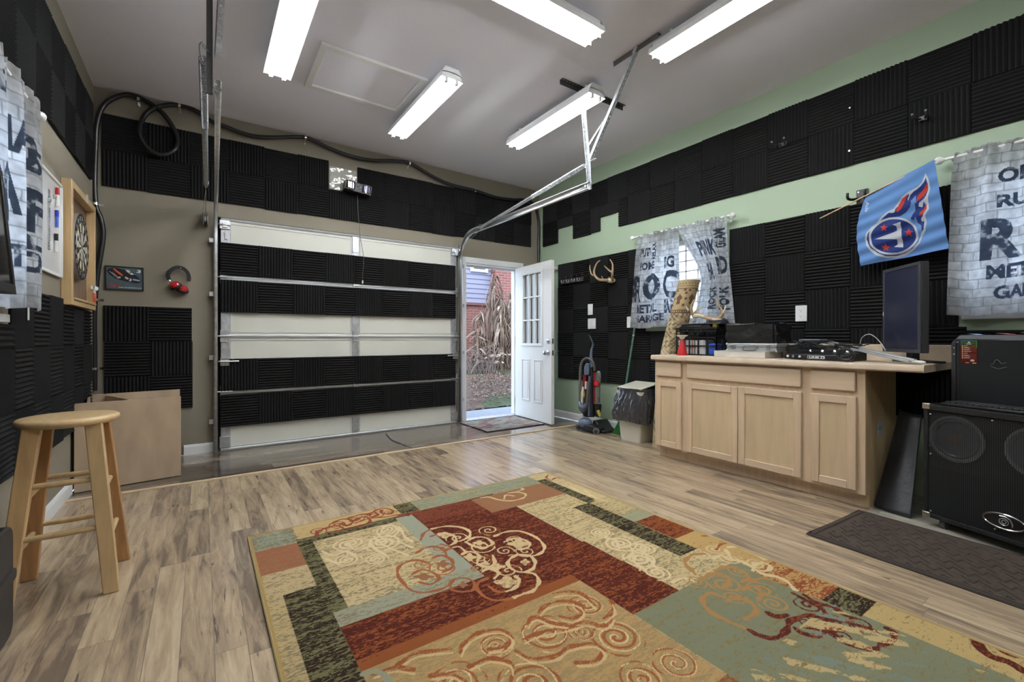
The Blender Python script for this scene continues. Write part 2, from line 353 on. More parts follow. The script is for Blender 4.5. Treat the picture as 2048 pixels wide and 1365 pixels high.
# walls with openings
def wall(name, m, f, u0, u1, v1, holes, th=.14):
    """wall of unit cells round its openings; f(u,v,t): t=0 inside face, t<0 outward"""
    us = sorted({u0, u1, *[h[0] for h in holes], *[h[1] for h in holes]}); vs = sorted({0, v1, *[h[2] for h in holes], *[h[3] for h in holes]})
    mb = MB()
    for i in range(len(us)-1):
        for j in range(len(vs)-1):
            cu, cv = (us[i]+us[i+1])/2, (vs[j]+vs[j+1])/2
            if any(h[0] < cu < h[1] and h[2] < cv < h[3] for h in holes): continue
            a = [f(us[i], vs[j], 0), f(us[i+1], vs[j], 0), f(us[i+1], vs[j+1], 0), f(us[i], vs[j+1], 0)]
            b = [f(us[i], vs[j], -th), f(us[i+1], vs[j], -th), f(us[i+1], vs[j+1], -th), f(us[i], vs[j+1], -th)]
            mb.hexa(a, b)
    return struct(mb.build(name, m, smooth=0))
ZB = -.04
DOOR = (2.665, 3.475, ZB, 1.955)
GAR = (.12, 2.56, ZB, 2.13)
W1 = (2.24, 3.02, 1.175, 1.98)      # far window of the right wall (y0,y1,z0,z1)
W2 = (-.25, .655, 1.175, 1.98)
W3 = (1.55, 2.79, 1.13, 1.98)       # window of the left wall
def wv(name, m, f, u0, u1, holes): 
    hs = [(h[0], h[1], h[2], h[3]) for h in holes]; return wall(name, m, f, u0, u1, H, hs)
wv('wall_back', M['taupe'], lambda u, v, t: (u, YB-t, v), XL-.14, XR+.14, [(DOOR[0], DOOR[1], 0, DOOR[3]), (GAR[0], GAR[1], 0, GAR[3])])
wv('wall_right', M['green'], lambda u, v, t: (XR-t, u, v), YF, YB, [W1, W2])
wv('wall_left', M['taupe'], lambda u, v, t: (XL+t, u, v), YF, YB, [W3])
wv('wall_front', M['taupe'], lambda u, v, t: (u, YF+t, v), XL-.14, XR+.14, [])
mb = MB(); mb.box(XL-.14, XR+.14, YF-.14, YB+.14, H, H+.12); struct(mb.build('ceiling', M['ceil'], smooth=0))
def base(name, p, q, n):
    mb = MB(); p = Vector(p); q = Vector(q); n = Vector(n)
    prof = [(0, 0), (.013, 0), (.013, .07), (.008, .085), (0, .09)]
    d = (q-p)
    a = [p+n*u+Vector((0, 0, v)) for u, v in prof]; b = [x+d for x in a]; k = len(prof)
    mb.add(a+b, [tuple(range(k)), tuple(range(2*k-1, k-1, -1))]+[(i, (i+1) % k, (i+1) % k+k, i+k) for i in range(k)]); return struct(mb.build(name, M['trimwhite'], smooth=0))
base('baseboard_left', (XL, YF+.01, 0), (XL, 4.08, 0), (1, 0, 0))
base('baseboard_back', (-.13, YB, -.004), (.085, YB, -.004), (0, -1, 0))
base('baseboard_right', (XR, 2.56, 0), (XR, YB-.01, 0), (-1, 0, 0))
# attic hatch
hx0, hx1, hy0, hy1 = .668, 1.452, 3.242, 3.872
t = thing('attic_hatch', ((hx0+hx1)/2, (hy0+hy1)/2, H-.02), 'white painted attic hatch with flat frame in the ceiling', 'hatch')
mb = MB()
for a in [(hx0, hx1, hy0, hy0+.05), (hx0, hx1, hy1-.05, hy1), (hx0, hx0+.05, hy0+.05, hy1-.05), (hx1-.05, hx1, hy0+.05, hy1-.05)]: mb.box(*a, H-.022, H)
mb.build('frame', M['white'], t, bevel=.003); mb = MB(); mb.box(hx0+.055, hx1-.055, hy0+.055, hy1-.055, H-.006, H); mb.build('panel', M['ceil'], t)

# ---------------------------------------------------------------- windows
def window(name, f, y0, y1, z0, z1):
    t = thing(name, Vector(f(0, (y0+y1)/2, z0)), None, None, kind='structure')
    def bx(mb, a0, a1, b0, b1, t0, t1):
        P = [f(t0, a0, b0), f(t0, a1, b0), f(t0, a1, b1), f(t0, a0, b1)]; Q = [f(t1, a0, b0), f(t1, a1, b0), f(t1, a1, b1), f(t1, a0, b1)]; mb.hexa(P, Q)
    mb = MB(); e = .045
    for a in [(y0, y1, z0, z0+e), (y0, y1, z1-e, z1), (y0, y0+e, z0, z1), (y1-e, y1, z0, z1)]: bx(mb, *a, -.12, -.03)
    bx(mb, y0, y1, (z0+z1)/2-.022, (z0+z1)/2+.022, -.09, -.05); mb.build('window_frame', M['white'], t, bevel=.003)
    mb = MB(); bx(mb, y0+e, y1-e, z0+e, z1-e, -.075, -.07); mb.build('pane', M['glass'], t, smooth=0)
    mb = MB()
    for k in range(1, 6): yy = y0+(y1-y0)*k/6; bx(mb, yy-.006, yy+.006, z0+e, z1-e, -.069, -.061)
    for k in range(1, 8):
        if k != 4: zz = z0+(z1-z0)*k/8; bx(mb, y0+e, y1-e, zz-.006, zz+.006, -.069, -.061)
    mb.build('muntins', M['white'], t)
    mb = MB(); bx(mb, y0-.03, y1+.03, z0-.035, z0, -.03, .035); mb.build('window_sill', M['trimwhite'], t, bevel=.003)
window('window_1', lambda t, y, z: (XR-t, y, z), *W1)
window('window_2', lambda t, y, z: (XR-t, y, z), *W2)
window('window_3', lambda t, y, z: (XL+t, y, z), *W3)
# apron of paint under the near right window is wall; thin white strip kept by the sill above

# ---------------------------------------------------------------- foam tiles
_fm = {}
def foam_mesh(wd, ht, orient):
    k = (round(wd, 3), round(ht, 3), orient)
    if k in _fm: return _fm[k]
    L = wd if orient == 'V' else ht; O = ht if orient == 'V' else wd; n = max(2, round(L/.0245)); st = L/n; pr = [(-L/2, .0), (-L/2, .010)]
    for i in range(n):
        a = -L/2+i*st; pr += [(a+.001, .0105), (a+st*.30, .020), (a+st*.5, .0248), (a+st*.70, .020)]
    pr += [(L/2, .0105), (L/2, 0)]
    vs = []; fs = []; m = len(pr)
    for s_ in (-O/2, O/2):
        for a, d in pr: vs.append((a, -d, s_) if orient == 'V' else (s_, -d, a))
    fs = [(i, i+1, i+1+m, i+m) for i in range(m-1)]+[(m-1, 0, m, 2*m-1)]
    # end caps as strips
    for o in (0, m): fs.append(tuple(o+i for i in range(m)))
    me = bpy.data.meshes.new('foam_tile'); me.from_pydata(vs, [], fs); bm = bmesh.new(); bm.from_mesh(me); bmesh.ops.recalc_face_normals(bm, faces=bm.faces); bm.to_mesh(me); bm.free()
    me.materials.append(M['foam']); me.polygons.foreach_set('use_smooth', [True]*len(me.polygons)); me.set_sharp_from_angle(angle=math.radians(50)); _fm[k] = me; return me
ORD = ['first', 'second', 'third', 'fourth', 'fifth', 'sixth', 'seventh', 'eighth', 'ninth', 'tenth', 'eleventh', 'twelfth', 'thirteenth', 'fourteenth', 'fifteenth', 'sixteenth', 'seventeenth']
def foam(wallid, a0, a1, z0, z1, orient, label, group, off=0.001):
    g = .0008; me = foam_mesh(abs(a1-a0)-2*g, z1-z0-2*g, orient); c = (a0+a1)/2; zc = (z0+z1)/2
    loc, rz = {'B': ((c, YB-off, zc), 0), 'R': ((XR-off, c, zc), -math.pi/2), 'L': ((XL+off, c, zc), math.pi/2)}[wallid]
    o = bpy.data.objects.new('foam_tile', me); COL.objects.link(o); o.location = loc
    o.rotation_euler = (0, random.uniform(-.004, .004), rz)
    return tag(o, label, 'foam tile', group)
def rid(o): return 'black upright-ridged' if o == 'V' else 'black level-ridged'
T = .2925
# back wall band, 15 columns, two rows
xs = [-.664+i*.2895 for i in range(16)]
for i in range(15):
    for r_, (z0, z1) in enumerate([(2.555, 2.848), (2.262, 2.555)]):
        if r_ == 0 and i == 6: continue
        o = 'HV'[(i+r_) % 2]; dz = -.004*(i % 3 == 1)
        foam('B', xs[i], xs[i+1], z0+dz, z1+dz, o, f'{rid(o)} foam tile, {ORD[i]} from left, {["upper","lower"][r_]} row of the band above the garage door', 'foam tiles high on the back wall')
# back wall, left of the garage door
for r_ in range(3):
    for i in range(2):
        o = 'VH'[(i+r_) % 2]; z1 = 1.292-r_*T; x0 = -.655+i*.2915+(.006 if r_ else 0)
        foam('B', x0, x0+.2915, z1-T, z1, o, f'{rid(o)} foam tile, {["left","right"][i]} one of the {["top","middle","bottom"][r_]} pair below the car poster', 'foam tiles below the car poster')
# garage door rows
DO = .012
for r_, (z1, z0) in enumerate([(1.897, 1.600), (1.558, 1.262), (.836, .541), (.512, .217)]):
    for i in range(8):
        o = ('HV' if r_ in (0, 3) else 'VH')[i % 2]; x0 = .138+i*.2975
        foam('B', x0, x0+.2975, z0, z1, o, f'{rid(o)} foam tile, {ORD[i]} from left in the {["top","second","third","bottom"][r_]} row on the garage door', 'foam tiles on the garage door', off=.026)
# right wall, upper band (two rows), going from the far corner towards the viewer
ys = [4.765-i*.2945 for i in range(19)]
for i in range(18):
    o = 'VH'[i % 2]
    foam('R', ys[i+1], ys[i], 2.562, 2.855, o, f'{rid(o)} foam tile, {ORD[i] if i < 17 else "eighteenth"} from the far corner, top row of the green wall', 'foam tiles in the top row of the green wall')
low = [(4.765, 4.46, 2.262, 'H'), (4.46, 4.165, 2.445, 'V'), (4.165, 3.86, 2.262, 'H'), (3.86, 3.705, 2.275, 'V'), (3.705, 3.42, 2.43, 'V')]
for i, (b, a, z0, o) in enumerate(low):
    foam('R', a, b, z0, 2.562, o, f'{rid(o)} foam tile, {ORD[i]} from the corner among the notched ones on the green wall', 'notched foam tiles near the far corner')
y = 3.42; i = 0
while y > -.5:
    o = 'HV'[i % 2]; a = 3.3-.2945*(i+1)+.0
    a = ys[5+i] if 5+i < 19 else y-.2945
    foam('R', a, y, 2.265, 2.562, o, f'{rid(o)} foam tile, {ORD[i]} past the notches, second row of the green wall', 'foam tiles in the lower row of the upper band')
    y = a; i += 1
# right wall, middle field, five rows; windows left free
def field(cols, rows, start, where, group, skip):
    for i, (b, a) in enumerate(cols):
        for r_, (z1, z0) in enumerate(rows):
            rs = skip(a, b, z0, z1)
            if rs is None: continue
            o = 'HV'[(i+r_+start) % 2]; a_, b_, z0_, z1_ = rs
            foam('R', a_, b_, z0_, z1_, o, f'{rid(o)} foam tile, {ORD[i]} column {where}, {["top","second","third","fourth","bottom"][r_]} row', group)
rows = [(1.978-r_*.2935, 1.978-(r_+1)*.2935) for r_ in range(5)]
cols = [(4.45-i*.2915, 4.45-(i+1)*.2915) for i in range(4)]
field(cols, rows, 1, 'right of the open white door', 'foam tiles between the white door and the rock curtain', lambda a, b, z0, z1: (a, b, z0, z1))
cols = [(3.284-i*.2915, 3.284-(i+1)*.2915) for i in range(4)]
def sk(a, b, z0, z1):
    zt = 1.13
    if b < 2.15: return None
    if z0 >= zt-.02:
        return (max(a, 3.06), b, z0, z1) if b > 3.1 else None
    if b > 3.1: return (a if z1 < 1.13 else 3.06, b, z0, z1)
    return (max(a, 2.152), b, z0, min(z1, zt-.005)) if min(z1, zt-.005)-z0 > .05 else None
field(cols, rows, 1, 'around the far window', 'foam tiles around the far window', sk)
cols = [(2.15, 1.842)]+[(1.842-i*.2945, 1.842-(i+1)*.2945) for i in range(4)]
def sk2(a, b, z0, z1):
    if a < .71:
        return (.70, b, z0, z1) if z0 > 1.05 else (a, b, z0, min(z1, 1.09) if b < .8 else z1)
    return (a, b, z0, z1)
field(cols, rows, 1, 'right of the far window', 'foam tiles behind the counter', sk2)
cols = [(.664-i*.2945, .664-(i+1)*.2945) for i in range(2)]
field(cols, rows[3:], 0, 'below the near window', 'foam tiles below the near window', lambda a, b, z0, z1: (a, b, z0, min(z1, 1.075)))
# left wall
ys = [4.70-i*.291 for i in range(14)]
for i in range(13):
    for r_, (z0, z1) in enumerate([(2.545, 2.84), (2.25, 2.545)]):
        o = 'VH'[(i+r_) % 2]
        foam('L', ys[i+1], ys[i], z0, z1, o, f'{rid(o)} foam tile, {ORD[i]} from the corner, {["upper","lower"][r_]} row above the dartboard', 'foam tiles above the dartboard')
yl = [4.655, 4.358, 4.078, 3.79, 3.512, 3.213, 2.936, 2.64, 2.35, 2.06, 1.77]
for i in range(10):
    for r_ in range(3):
        z1 = 1.268-.287*r_; z0 = z1-.287
        if i >= 6 and r_ == 0: z1 = 1.09
        if i < 3 and r_ == 0: z1 = 1.232
        o = 'HV'[(i+r_) % 2]
        foam('L', yl[i+1], yl[i], z0, z1, o, f'{rid(o)} foam tile, {ORD[i]} from the corner, {["top","middle","bottom"][r_]} row below the dartboard', 'foam tiles below the dartboard')

# ---------------------------------------------------------------- fluorescent shop lights (glowing tubes; the last two are unseen, added for fill light)
M['tube'] = mat('fluorescent_tube', (1, 1, 1), .3, emit=(.95, .98, 1), es=TUBE_POWER)
M['fix'] = mat('fixture_enamel', (.85, .86, .86), .3)
def shop_light(x0, x1, y0, y1, label):
    x0, x1, y0, y1 = [q*.982 for q in (x0, x1, y0, y1)]; HC = H-.036
    t = thing('shop_light', ((x0+x1)/2, (y0+y1)/2, HC-.1), label, 'ceiling light', 'fluorescent shop lights on the ceiling')
    alx = (x1-x0) > (y1-y0); c0 = (y0+y1)/2 if alx else (x0+x1)/2; a0, a1 = (x0, x1) if alx else (y0, y1); hw = .088
    f = (lambda u, v, w_: Vector((w_, c0+u, v))) if alx else (lambda u, v, w_: Vector((c0+u, w_, v)))
    mb = MB(); mb.prism([(-.055, HC-.012), (.055, HC-.012), (.055, HC-.05), (-.055, HC-.05)], f, a0+.01, a1-.01); mb.build('housing', M['fix'], t, smooth=0, bevel=.003)
    mb = MB()
    out = [(-.03, HC-.052), (-.075, HC-.062), (-hw, HC-.098), (-hw-.003, HC-.097), (-.078, HC-.056), (-.03, HC-.046), (.03, HC-.046), (.078, HC-.056), (hw+.003, HC-.097), (hw, HC-.098), (.075, HC-.062), (.03, HC-.052)]
    mb.prism(out, f, a0, a1); mb.build('reflector', M['fix'], t, smooth=0)
    for e in (a0, a1-.006):
        mb = MB(); mb.prism([(-hw, HC-.095), (-.078, HC-.055), (-.055, HC-.012), (.055, HC-.012), (.078, HC-.055), (hw, HC-.095), (.05, HC-.092), (-.05, HC-.092)], f, e, e+.006); mb.build('end_cap', M['fix'], t, smooth=0)
    for s in (-.042, .042):
        mb = MB(); mb.tube([f(s, HC-.103, a0+.03), f(s, HC-.103, a1-.03)], .0155, 14); mb.build('tube', M['tube'], t)
        for e, d in ((a0+.006, .024), (a1-.006, -.024)):
            mb = MB(); q = [f(s-.011, HC-.120, e), f(s+.011, HC-.120, e), f(s+.011, HC-.120, e+d), f(s-.011, HC-.120, e+d)]; mb.hexa(q, [p+Vector((0, 0, .07)) for p in q]); mb.build('lamp_socket', M['white'], t)
    for e in (a0+.12, a1-.12):
        mb = MB(); q = f(0, HC-.012, e); mb.cyl(q, q+Vector((0, 0, .048)), .012, n=8); mb.build('mount', M['fix'], t)
shop_light(.368, .544, 2.58, 3.70, 'double tube shop light nearest the left garage door rail, above the hatch side')
shop_light(1.44, 1.622, 2.99, 4.14, 'double tube shop light at the right edge of the attic hatch')
shop_light(2.49, 2.665, 2.535, 3.70, 'double tube shop light crossed by the right rail hanger')
shop_light(.95, 2.085, 1.985, 2.15, 'double tube shop light lying crosswise in the middle of the ceiling')
shop_light(2.49, 2.665, .82, 1.972, 'double tube shop light nearest the viewer, beside the angled hanger bar')
shop_light(.30, .476, -.9, .25, 'added unseen double tube shop light over the viewer')  # out of view, added to balance the room light
shop_light(2.2, 2.376, -1.7, -.55, 'added unseen double tube shop light at the rear of the room')  # second out-of-view fixture, added for the light balance

# ---------------------------------------------------------------- garage door
gd = thing('door_2', (1.34, YB, 0), kind='structure', label=None, cat=None)
gx0, gx1 = .142, 2.543; mid = 1.342
secs = [(0.0, .535), (.545, 1.040), (1.050, 1.575), (1.585, 2.108)]
for k, (z0, z1) in enumerate(secs):
    mb = MB(); mb.box(gx0, gx1, YB-.004, YB+.04, z0, z1)
    s = mb.build('door_section', M['doorpanel'], gd, bevel=.003)
    mb = MB()
    for x in ((gx0+.075, mid-.045), (mid+.045, gx1-.075)):
        for zz in (z0+.028, z1-.034): mb.box(x[0], x[1], YB-.011, YB-.004, zz, zz+.006)
        for xx in (x[0], x[1]-.006): mb.box(xx, xx+.006, YB-.011, YB-.004, z0+.03, z1-.03)
    mb.build('panel_lip', M['doorrail'], s)
    for x0, x1, nm in ((gx0, gx0+.07, 'end_stile'), (mid-.036, mid+.036, 'centre_stile'), (gx1-.07, gx1, 'end_stile')):
        mb = MB(); mb.box(x0, x1, YB-.014, YB-.004, z0+.002, z1-.002)
        for q in range(7):
            zz = z0+.05+q*(z1-z0-.1)/6; mb.cyl(((x0+x1)/2+.012*(-1)**q, YB-.014, zz), ((x0+x1)/2+.012*(-1)**q, YB-.0175, zz), .006, n=8)
        mb.build(nm, M['galv'], s, bevel=.002)
for z, th in ((.540, .05), (1.045, .026), (1.580, .05), (2.112, .022), (.010, .024)):
    mb = MB(); mb.prism([(-.004, z-th/2), (-.020, z-th/2+.002), (-.024, z-.004), (-.014, z-.002), (-.014, z+.002), (-.024, z+.004), (-.020, z+th/2-.002), (-.004, z+th/2)], lambda u, v, w_: Vector((w_, YB+u, v)), gx0, gx1)
    mb.build('section_rail', M['doorrail'], gd, smooth=0)
for z in (.540, 1.045, 1.580):
    for x in (gx0+.02, mid, gx1-.02):
        mb = MB(); mb.box(x-.026, x+.026, YB-.03, YB-.012, z-.055, z-.006); mb.box(x-.026, x+.026, YB-.03, YB-.012, z+.006, z+.055)
        mb.cyl((x-.03, YB-.03, z), (x+.03, YB-.03, z), .008, n=10)
        if x != mid:
            sg = -1 if x < mid else 1; xx = x+sg*.06
            mb.cyl((xx-sg*.13, YB-.045, z), (xx, YB-.045, z), .006, n=8)
        mb.build('hinge', M['galv'], gd, bevel=.0015)
for sg, x in ((-1, gx0+.03), (1, gx1-.03)):
    mb = MB(); mb.box(x-.04, x+.04, YB-.035, YB-.012, 2.02, 2.10); mb.box(x-.02, x+.02, YB-.05, YB-.035, 2.03, 2.08)
    mb.cyl((x-.05, YB-.05, 2.055), (x+.05, YB-.05, 2.055), .007, n=8); mb.build('top_bracket', M['steel'], gd, bevel=.002)
    mb = MB(); mb.box(x-.04, x+.04, YB-.03, YB-.012, .03, .13); mb.build('bottom_bracket', M['galv'], gd, bevel=.002)
    mb = MB(); mb.box(x-.035, x+.035, YB-.050, YB-.014, .775, .85); mb.cyl((x-.05, YB-.06, .815), (x+.06 if sg < 0 else x+.02, YB-.06, .815), .008, n=8)
    mb.cyl((x+sg*.05, YB-.055, .815), (x-sg*.11, YB-.055, .815), .008, n=8); mb.build('slide_bolt', M['steel'], gd, bevel=.002)
mb = MB(); mb.box(gx0+.03, gx0+.05, YB-.03, YB-.016, 1.93, 2.01); mb.build('warning_tag', mat('tag_paper', (.55, .56, .55), .6), gd)
mb = MB(); mb.box(mid-.035, mid+.035, YB-.02, YB-.012, 1.93, 2.10); mb.build('operator_bracket', M['galv'], gd, bevel=.003)

mb = MB(); mb.box(.09, 2.59, YB+.045, YB+.06, -.03, 2.16); mb.build('leak_blocker', M['blackm'], gd, smooth=0)  # hidden black plate added behind the door to block daylight leaking through gaps
# rails with their curve
def rail(name, x, yend, label, fl):
    t = thing(name, (x, YB-.06, 0), label, 'garage door rail')
    zt = 2.262; R = .30; yv = YB-.055; xe = x if x > 1 else .052; path = [(x, yv, .0), (x, yv, zt-R)]
    for k in range(1, 13):
        a = math.pi/2*k/12; path.append((x, yv-R+R*math.cos(a), zt-R+R*math.sin(a)))
    path.append((xe, yend, zt)); path = [Vector(p) for p in path]
    p = [(0, -.022), (0, -.026), (.010, -.030), (.024, -.027), (.027, -.022), (.026, .018), (.021, .026), (.010, .028), (.003, .024), (0, .018)]
    prof = [(a*fl, b) for a, b in [(0.024, -.020), (.026, -.026), (.018, -.031), (.006, -.030), (.0, -.024), (0, .024), (.006, .030), (.018, .031), (.026, .026), (.024, .020)]]
    mb = MB(); mb.sweep(prof, path, (1, 0, 0)); mb.build('track', M['galv'] if fl > 0 else M['steel'], t, solid=.0022, smooth=40)
    mb = MB()
    for z in (.28, .85, 1.42, 1.9): mb.box(x-fl*.035, x-fl*.002, yv-.01, YB-.001, z-.02, z+.02); mb.cyl((x-fl*.002, yv, z), (x+fl*.01, yv, z), .008, n=8)
    mb.build('jamb_bracket', M['galv'], t, bevel=.002)
    mb = MB(); mb.cyl((xe-.012, yend+.03, zt), (xe+.03*fl, yend+.03, zt), .008, n=8); mb.build('end_bolt', M['steel'], t); return t
rail('door_rail', 2.588, 2.62, 'galvanised rail rising beside the white entry door and bending towards the viewer', -1)
rail('door_rail', .088, 2.62, 'galvanised rail at the left edge of the garage door, next to the headphones', 1)

# perforated angle iron
def angle_iron(mb, p, q, up, wd=.03, holes=True):
    p = Vector(p); q = Vector(q); d = (q-p).normalized(); a = Vector(up); a = (a-d*a.dot(d)).normalized(); b = d.cross(a)
    th = .003; L = (q-p).length
    # flange 1 as a ladder: two side strips and rungs between round-ish slots
    n = int(L/.032)
    for s0, s1 in ((0, .32), (.68, 1)):
        mb.hexa([p+a*(wd*s0), p+a*(wd*s1), p+a*(wd*s1)+b*th, p+a*(wd*s0)+b*th], [x+d*L for x in [p+a*(wd*s0), p+a*(wd*s1), p+a*(wd*s1)+b*th, p+a*(wd*s0)+b*th]])
    for k in range(n):
        s = (k+.0)*L/n; e = s+L/n*.58
        c = [p+d*s+a*(wd*.32), p+d*s+a*(wd*.68), p+d*s+a*(wd*.68)+b*th, p+d*s+a*(wd*.32)+b*th]; mb.hexa(c, [x+d*(e-s) for x in c])
    c = [p, p+a*th, p+a*th+b*wd, p+b*wd]; mb.hexa(c, [x+d*L for x in c])
t = thing('rail_hanger', (2.59, 2.65, 2.28), 'perforated angle iron hanger holding the right rail end up to the ceiling', 'hanger')
cz = H-.004
for P, Q, up, nm in [((2.30, 2.665, cz), (3.02, 2.665, cz), (0, -1, 0), 'ceiling_bar'), ((2.475, 1.88, cz), (2.475, 2.27, cz), (1, 0, 0), 'ceiling_bar'),
                     ((2.60, 2.645, 2.235), (2.585, 2.645, 2.47), (-1, 0, 0), 'drop_bar'), ((2.59, 2.647, 2.44), (2.527, 2.66, H-.01), (-1, 0, 0), 'drop_bar'),
                     ((2.592, 2.655, 2.44), (2.468, 2.045, H-.012), (1, 0, 0), 'diagonal_brace'), ((2.575, 2.66, 2.58), (2.90, 2.655, H-.01), (0, -1, 0), 'side_brace')]:
    mb = MB(); angle_iron(mb, P, Q, up, .034 if nm == 'ceiling_bar' else .028); mb.build(nm, M['dsteel'] if nm == 'ceiling_bar' else M['galv'], t, smooth=0)
t = thing('rail_hanger', (.04, 2.62, 2.26), 'dark steel hanger bar dropping to the left rail at the top of the picture', 'hanger')
mb = MB(); mb.box(.018, .044, 2.632, 2.642, 2.22, H); mb.box(.041, .044, 2.612, 2.642, 2.22, H); mb.build('drop_bar', M['dsteel'], t, smooth=0)
mb = MB(); mb.cyl((.044, 2.637, 2.275), (.060, 2.637, 2.275), .007, n=8); mb.build('bolt', M['steel'], t)
mb = MB(); angle_iron(mb, (.050, 2.60, 2.40), (.078, 2.60, H-.01), (1, 0, 0), .030); mb.build('side_brace', M['galv'], t, smooth=0)
# springs and pulleys
def spring(x, xs, zs, label, zc=2.43, yb=2.64, ye=4.3):
    t = thing('extension_spring', (x, (yb+ye)/2, 2.28), label, 'spring', 'extension springs beside the rails')
    a = Vector((xs, yb, zs)); b = Vector((x, ye, 2.255)); d = (b-a); u, v = perp(d.normalized()); L = d.length
    e = .42; n = 46; pts = []
    for k in range(n*10+1):
        s = k/(n*10); an = 2*math.pi*n*s; pts.append(a+d*(.03+s*e)+(u*math.cos(an)+v*math.sin(an))*.0165)
    mb = MB(); mb.tube(pts, .0032, 5); mb.build('coil', M['dsteel'] if x < 1 else M['galv'], t)
    mb = MB(); mb.tube([a+d*(.03+e), a+d*.97], .0165, 12); mb.build('stretched_coil', M['galv'], t)
    mb = MB(); mb.tube(spline([a-d*.03+u*.012, a-d*.045, a-d*.03-u*.012, a+d*.01-u*.01, a+d*.04], 5), .0035, 6); mb.tube([a-d*.03, Vector((.035 if x < 1 else 2.60, yb-.01, zs))], .004, 6); mb.build('hook', M['steel'], t)
    mb = MB(); c = b; mb.lathe([(.012, -.012), (.036, -.010), (.036, -.006), (.026, 0), (.036, .006), (.036, .010), (.012, .012)], c, (1, 0, 0), 20); mb.build('pulley', M['steel'], t)
    mb = MB(); mb.box(c.x-.018, c.x-.014, c.y-.03, c.y+.012, c.z-.014, c.z+.014); mb.box(c.x+.014, c.x+.018, c.y-.03, c.y+.012, c.z-.014, c.z+.014); mb.build('pulley_fork', M['galv'], t)
    sx = .06 if x > 1 else .03
    mb = MB(); mb.tube([c+Vector((0, .03, .02)), Vector((c.x+.0, YB-.09, 2.10 if x > 1 else 2.06))], .0018, 6)
    mb.tube([c+Vector((0, .03, -.03)), Vector((c.x-.03, YB-.09, 2.07))], .0018, 6); mb.build('cable', M['steel'], t)
    mb = MB(); q = Vector((c.x+(-.02 if x > 1 else .0), YB-.085, 2.075)); mb.lathe([(.010, -.010), (.030, -.008), (.024, 0), (.030, .008), (.010, .010)], q, (1, 0, 0), 18); mb.box(q.x-.016, q.x-.013, q.y-.02, YB-.002, q.z-.05, q.z+.07)
    mb.box(q.x+.013, q.x+.016, q.y-.02, YB-.002, q.z-.05, q.z+.07); mb.build('wall_pulley', M['steel'], t, bevel=.001)
spring(2.55, 2.595, 2.455, 'stretched garage spring and pulley above the right rail, by the entry door')
spring(.028, .004, 2.415, 'stretched garage spring and pulley beside the left rail, over the headphones')

# ---------------------------------------------------------------- cable runs and clips
def run(name, pts, r, label, cat, m=None, n=10):
    mb = MB(); mb.tube(spline(pts, 8), r, n); o = mb.build(name, m or M['rubber'], smooth=60); return tag(o, label, cat)
hp = [(189, 782), (189, 750), (189, 696), (188, 640), (190, 597), (194.5, 550), (204, 490), (206, 462), (201, 436), (192, 412), (189, 366), (191, 297), (194, 247), (206, 213), (231, 195), (260, 190), (297, 205), (330, 232), (354, 272), (351, 298), (326, 310), (298, 299), (279, 268), (289, 232), (316, 214), (359, 210),
      (396, 224), (425, 244), (452, 254), (492, 269), (530, 275), (591, 274), (617, 277), (660, 297), (703, 313), (743, 321), (785, 322), (819, 326), (848, 343), (877, 359), (907, 371), (950, 381), (989, 394), (1024, 399.5), (1050, 400), (1068, 410)]
P = []
for k, (x, y) in enumerate(hp):
    o = .047 if k < 19 else (.086 if k < 23 else .047)
    if k < 12: o = .03
    P.append(onB(x, y, o))
P += [Vector((XR-.03, YB-.03, 2.62)), Vector((XR-.03, YB-.028, 2.3)), Vector((XR-.03, YB-.028, 2.03))]
P[0].x += .0
run('rubber_hose', P, .0185, 'long black rubber hose looping along the top of the tan walls', 'hose')
def clip(px, py, horiz, label):
    oo = .047 if horiz else .03; p = onB(px, py, oo); mb = MB()
    ax = Vector((1, 0, 0)) if horiz else Vector((0, 0, 1)); 
    o = ax.cross(Vector((0, -1, 0)))
    arc = [p+o*(math.cos(a)*.021)+Vector((0, -1, 0))*(math.sin(a)*.021) for a in np.linspace(0, math.pi, 9)]
    w_ = .009
    for a, b in zip([p+o*.021+Vector((0, oo-.002, 0))]+arc, arc+[p-o*.021+Vector((0, oo-.002, 0))]): mb.bar(a, b, .018, .0025, up=ax.cross((b-a).normalized()))
    e = p+o*.033; e.y = YB-.003; mb.bar(e-o*.018, e+o*.016, .018, .003, up=(0, 1, 0)); mb.cyl((e.x, YB-.004, e.z), (e.x, YB-.008, e.z), .005, n=8)
    return tag(mb.build('hose_clip', M['chrome'], smooth=0), label, 'clip', 'metal hose clips')
for a in [(277, 199, 1, 'shiny hose clip left of the black hose loop'), (359, 211, 1, 'shiny hose clip at the top of the black hose loop'), (611, 276, 1, 'shiny hose clip above the gap in the foam band'),
          (819, 327, 1, 'shiny hose clip right of the party light'), (950, 381, 1, 'shiny hose clip nearest the green wall'), (190, 408, 0, 'shiny hose clip beside the top of the dartboard'),
          (190, 600, 0, 'shiny hose clip beside the darts'), (189, 738, 0, 'lowest shiny hose clip, above the plywood box')]: clip(*a)
mb = MB(); mb.cyl((XR-.03, YB-.028, 2.03), (XR-.03, YB-.03, 2.36), .006, n=8); tag(mb.build('wall_cable', M['white'], smooth=30), 'thin white cable beside the black hose in the far right corner', 'cable')

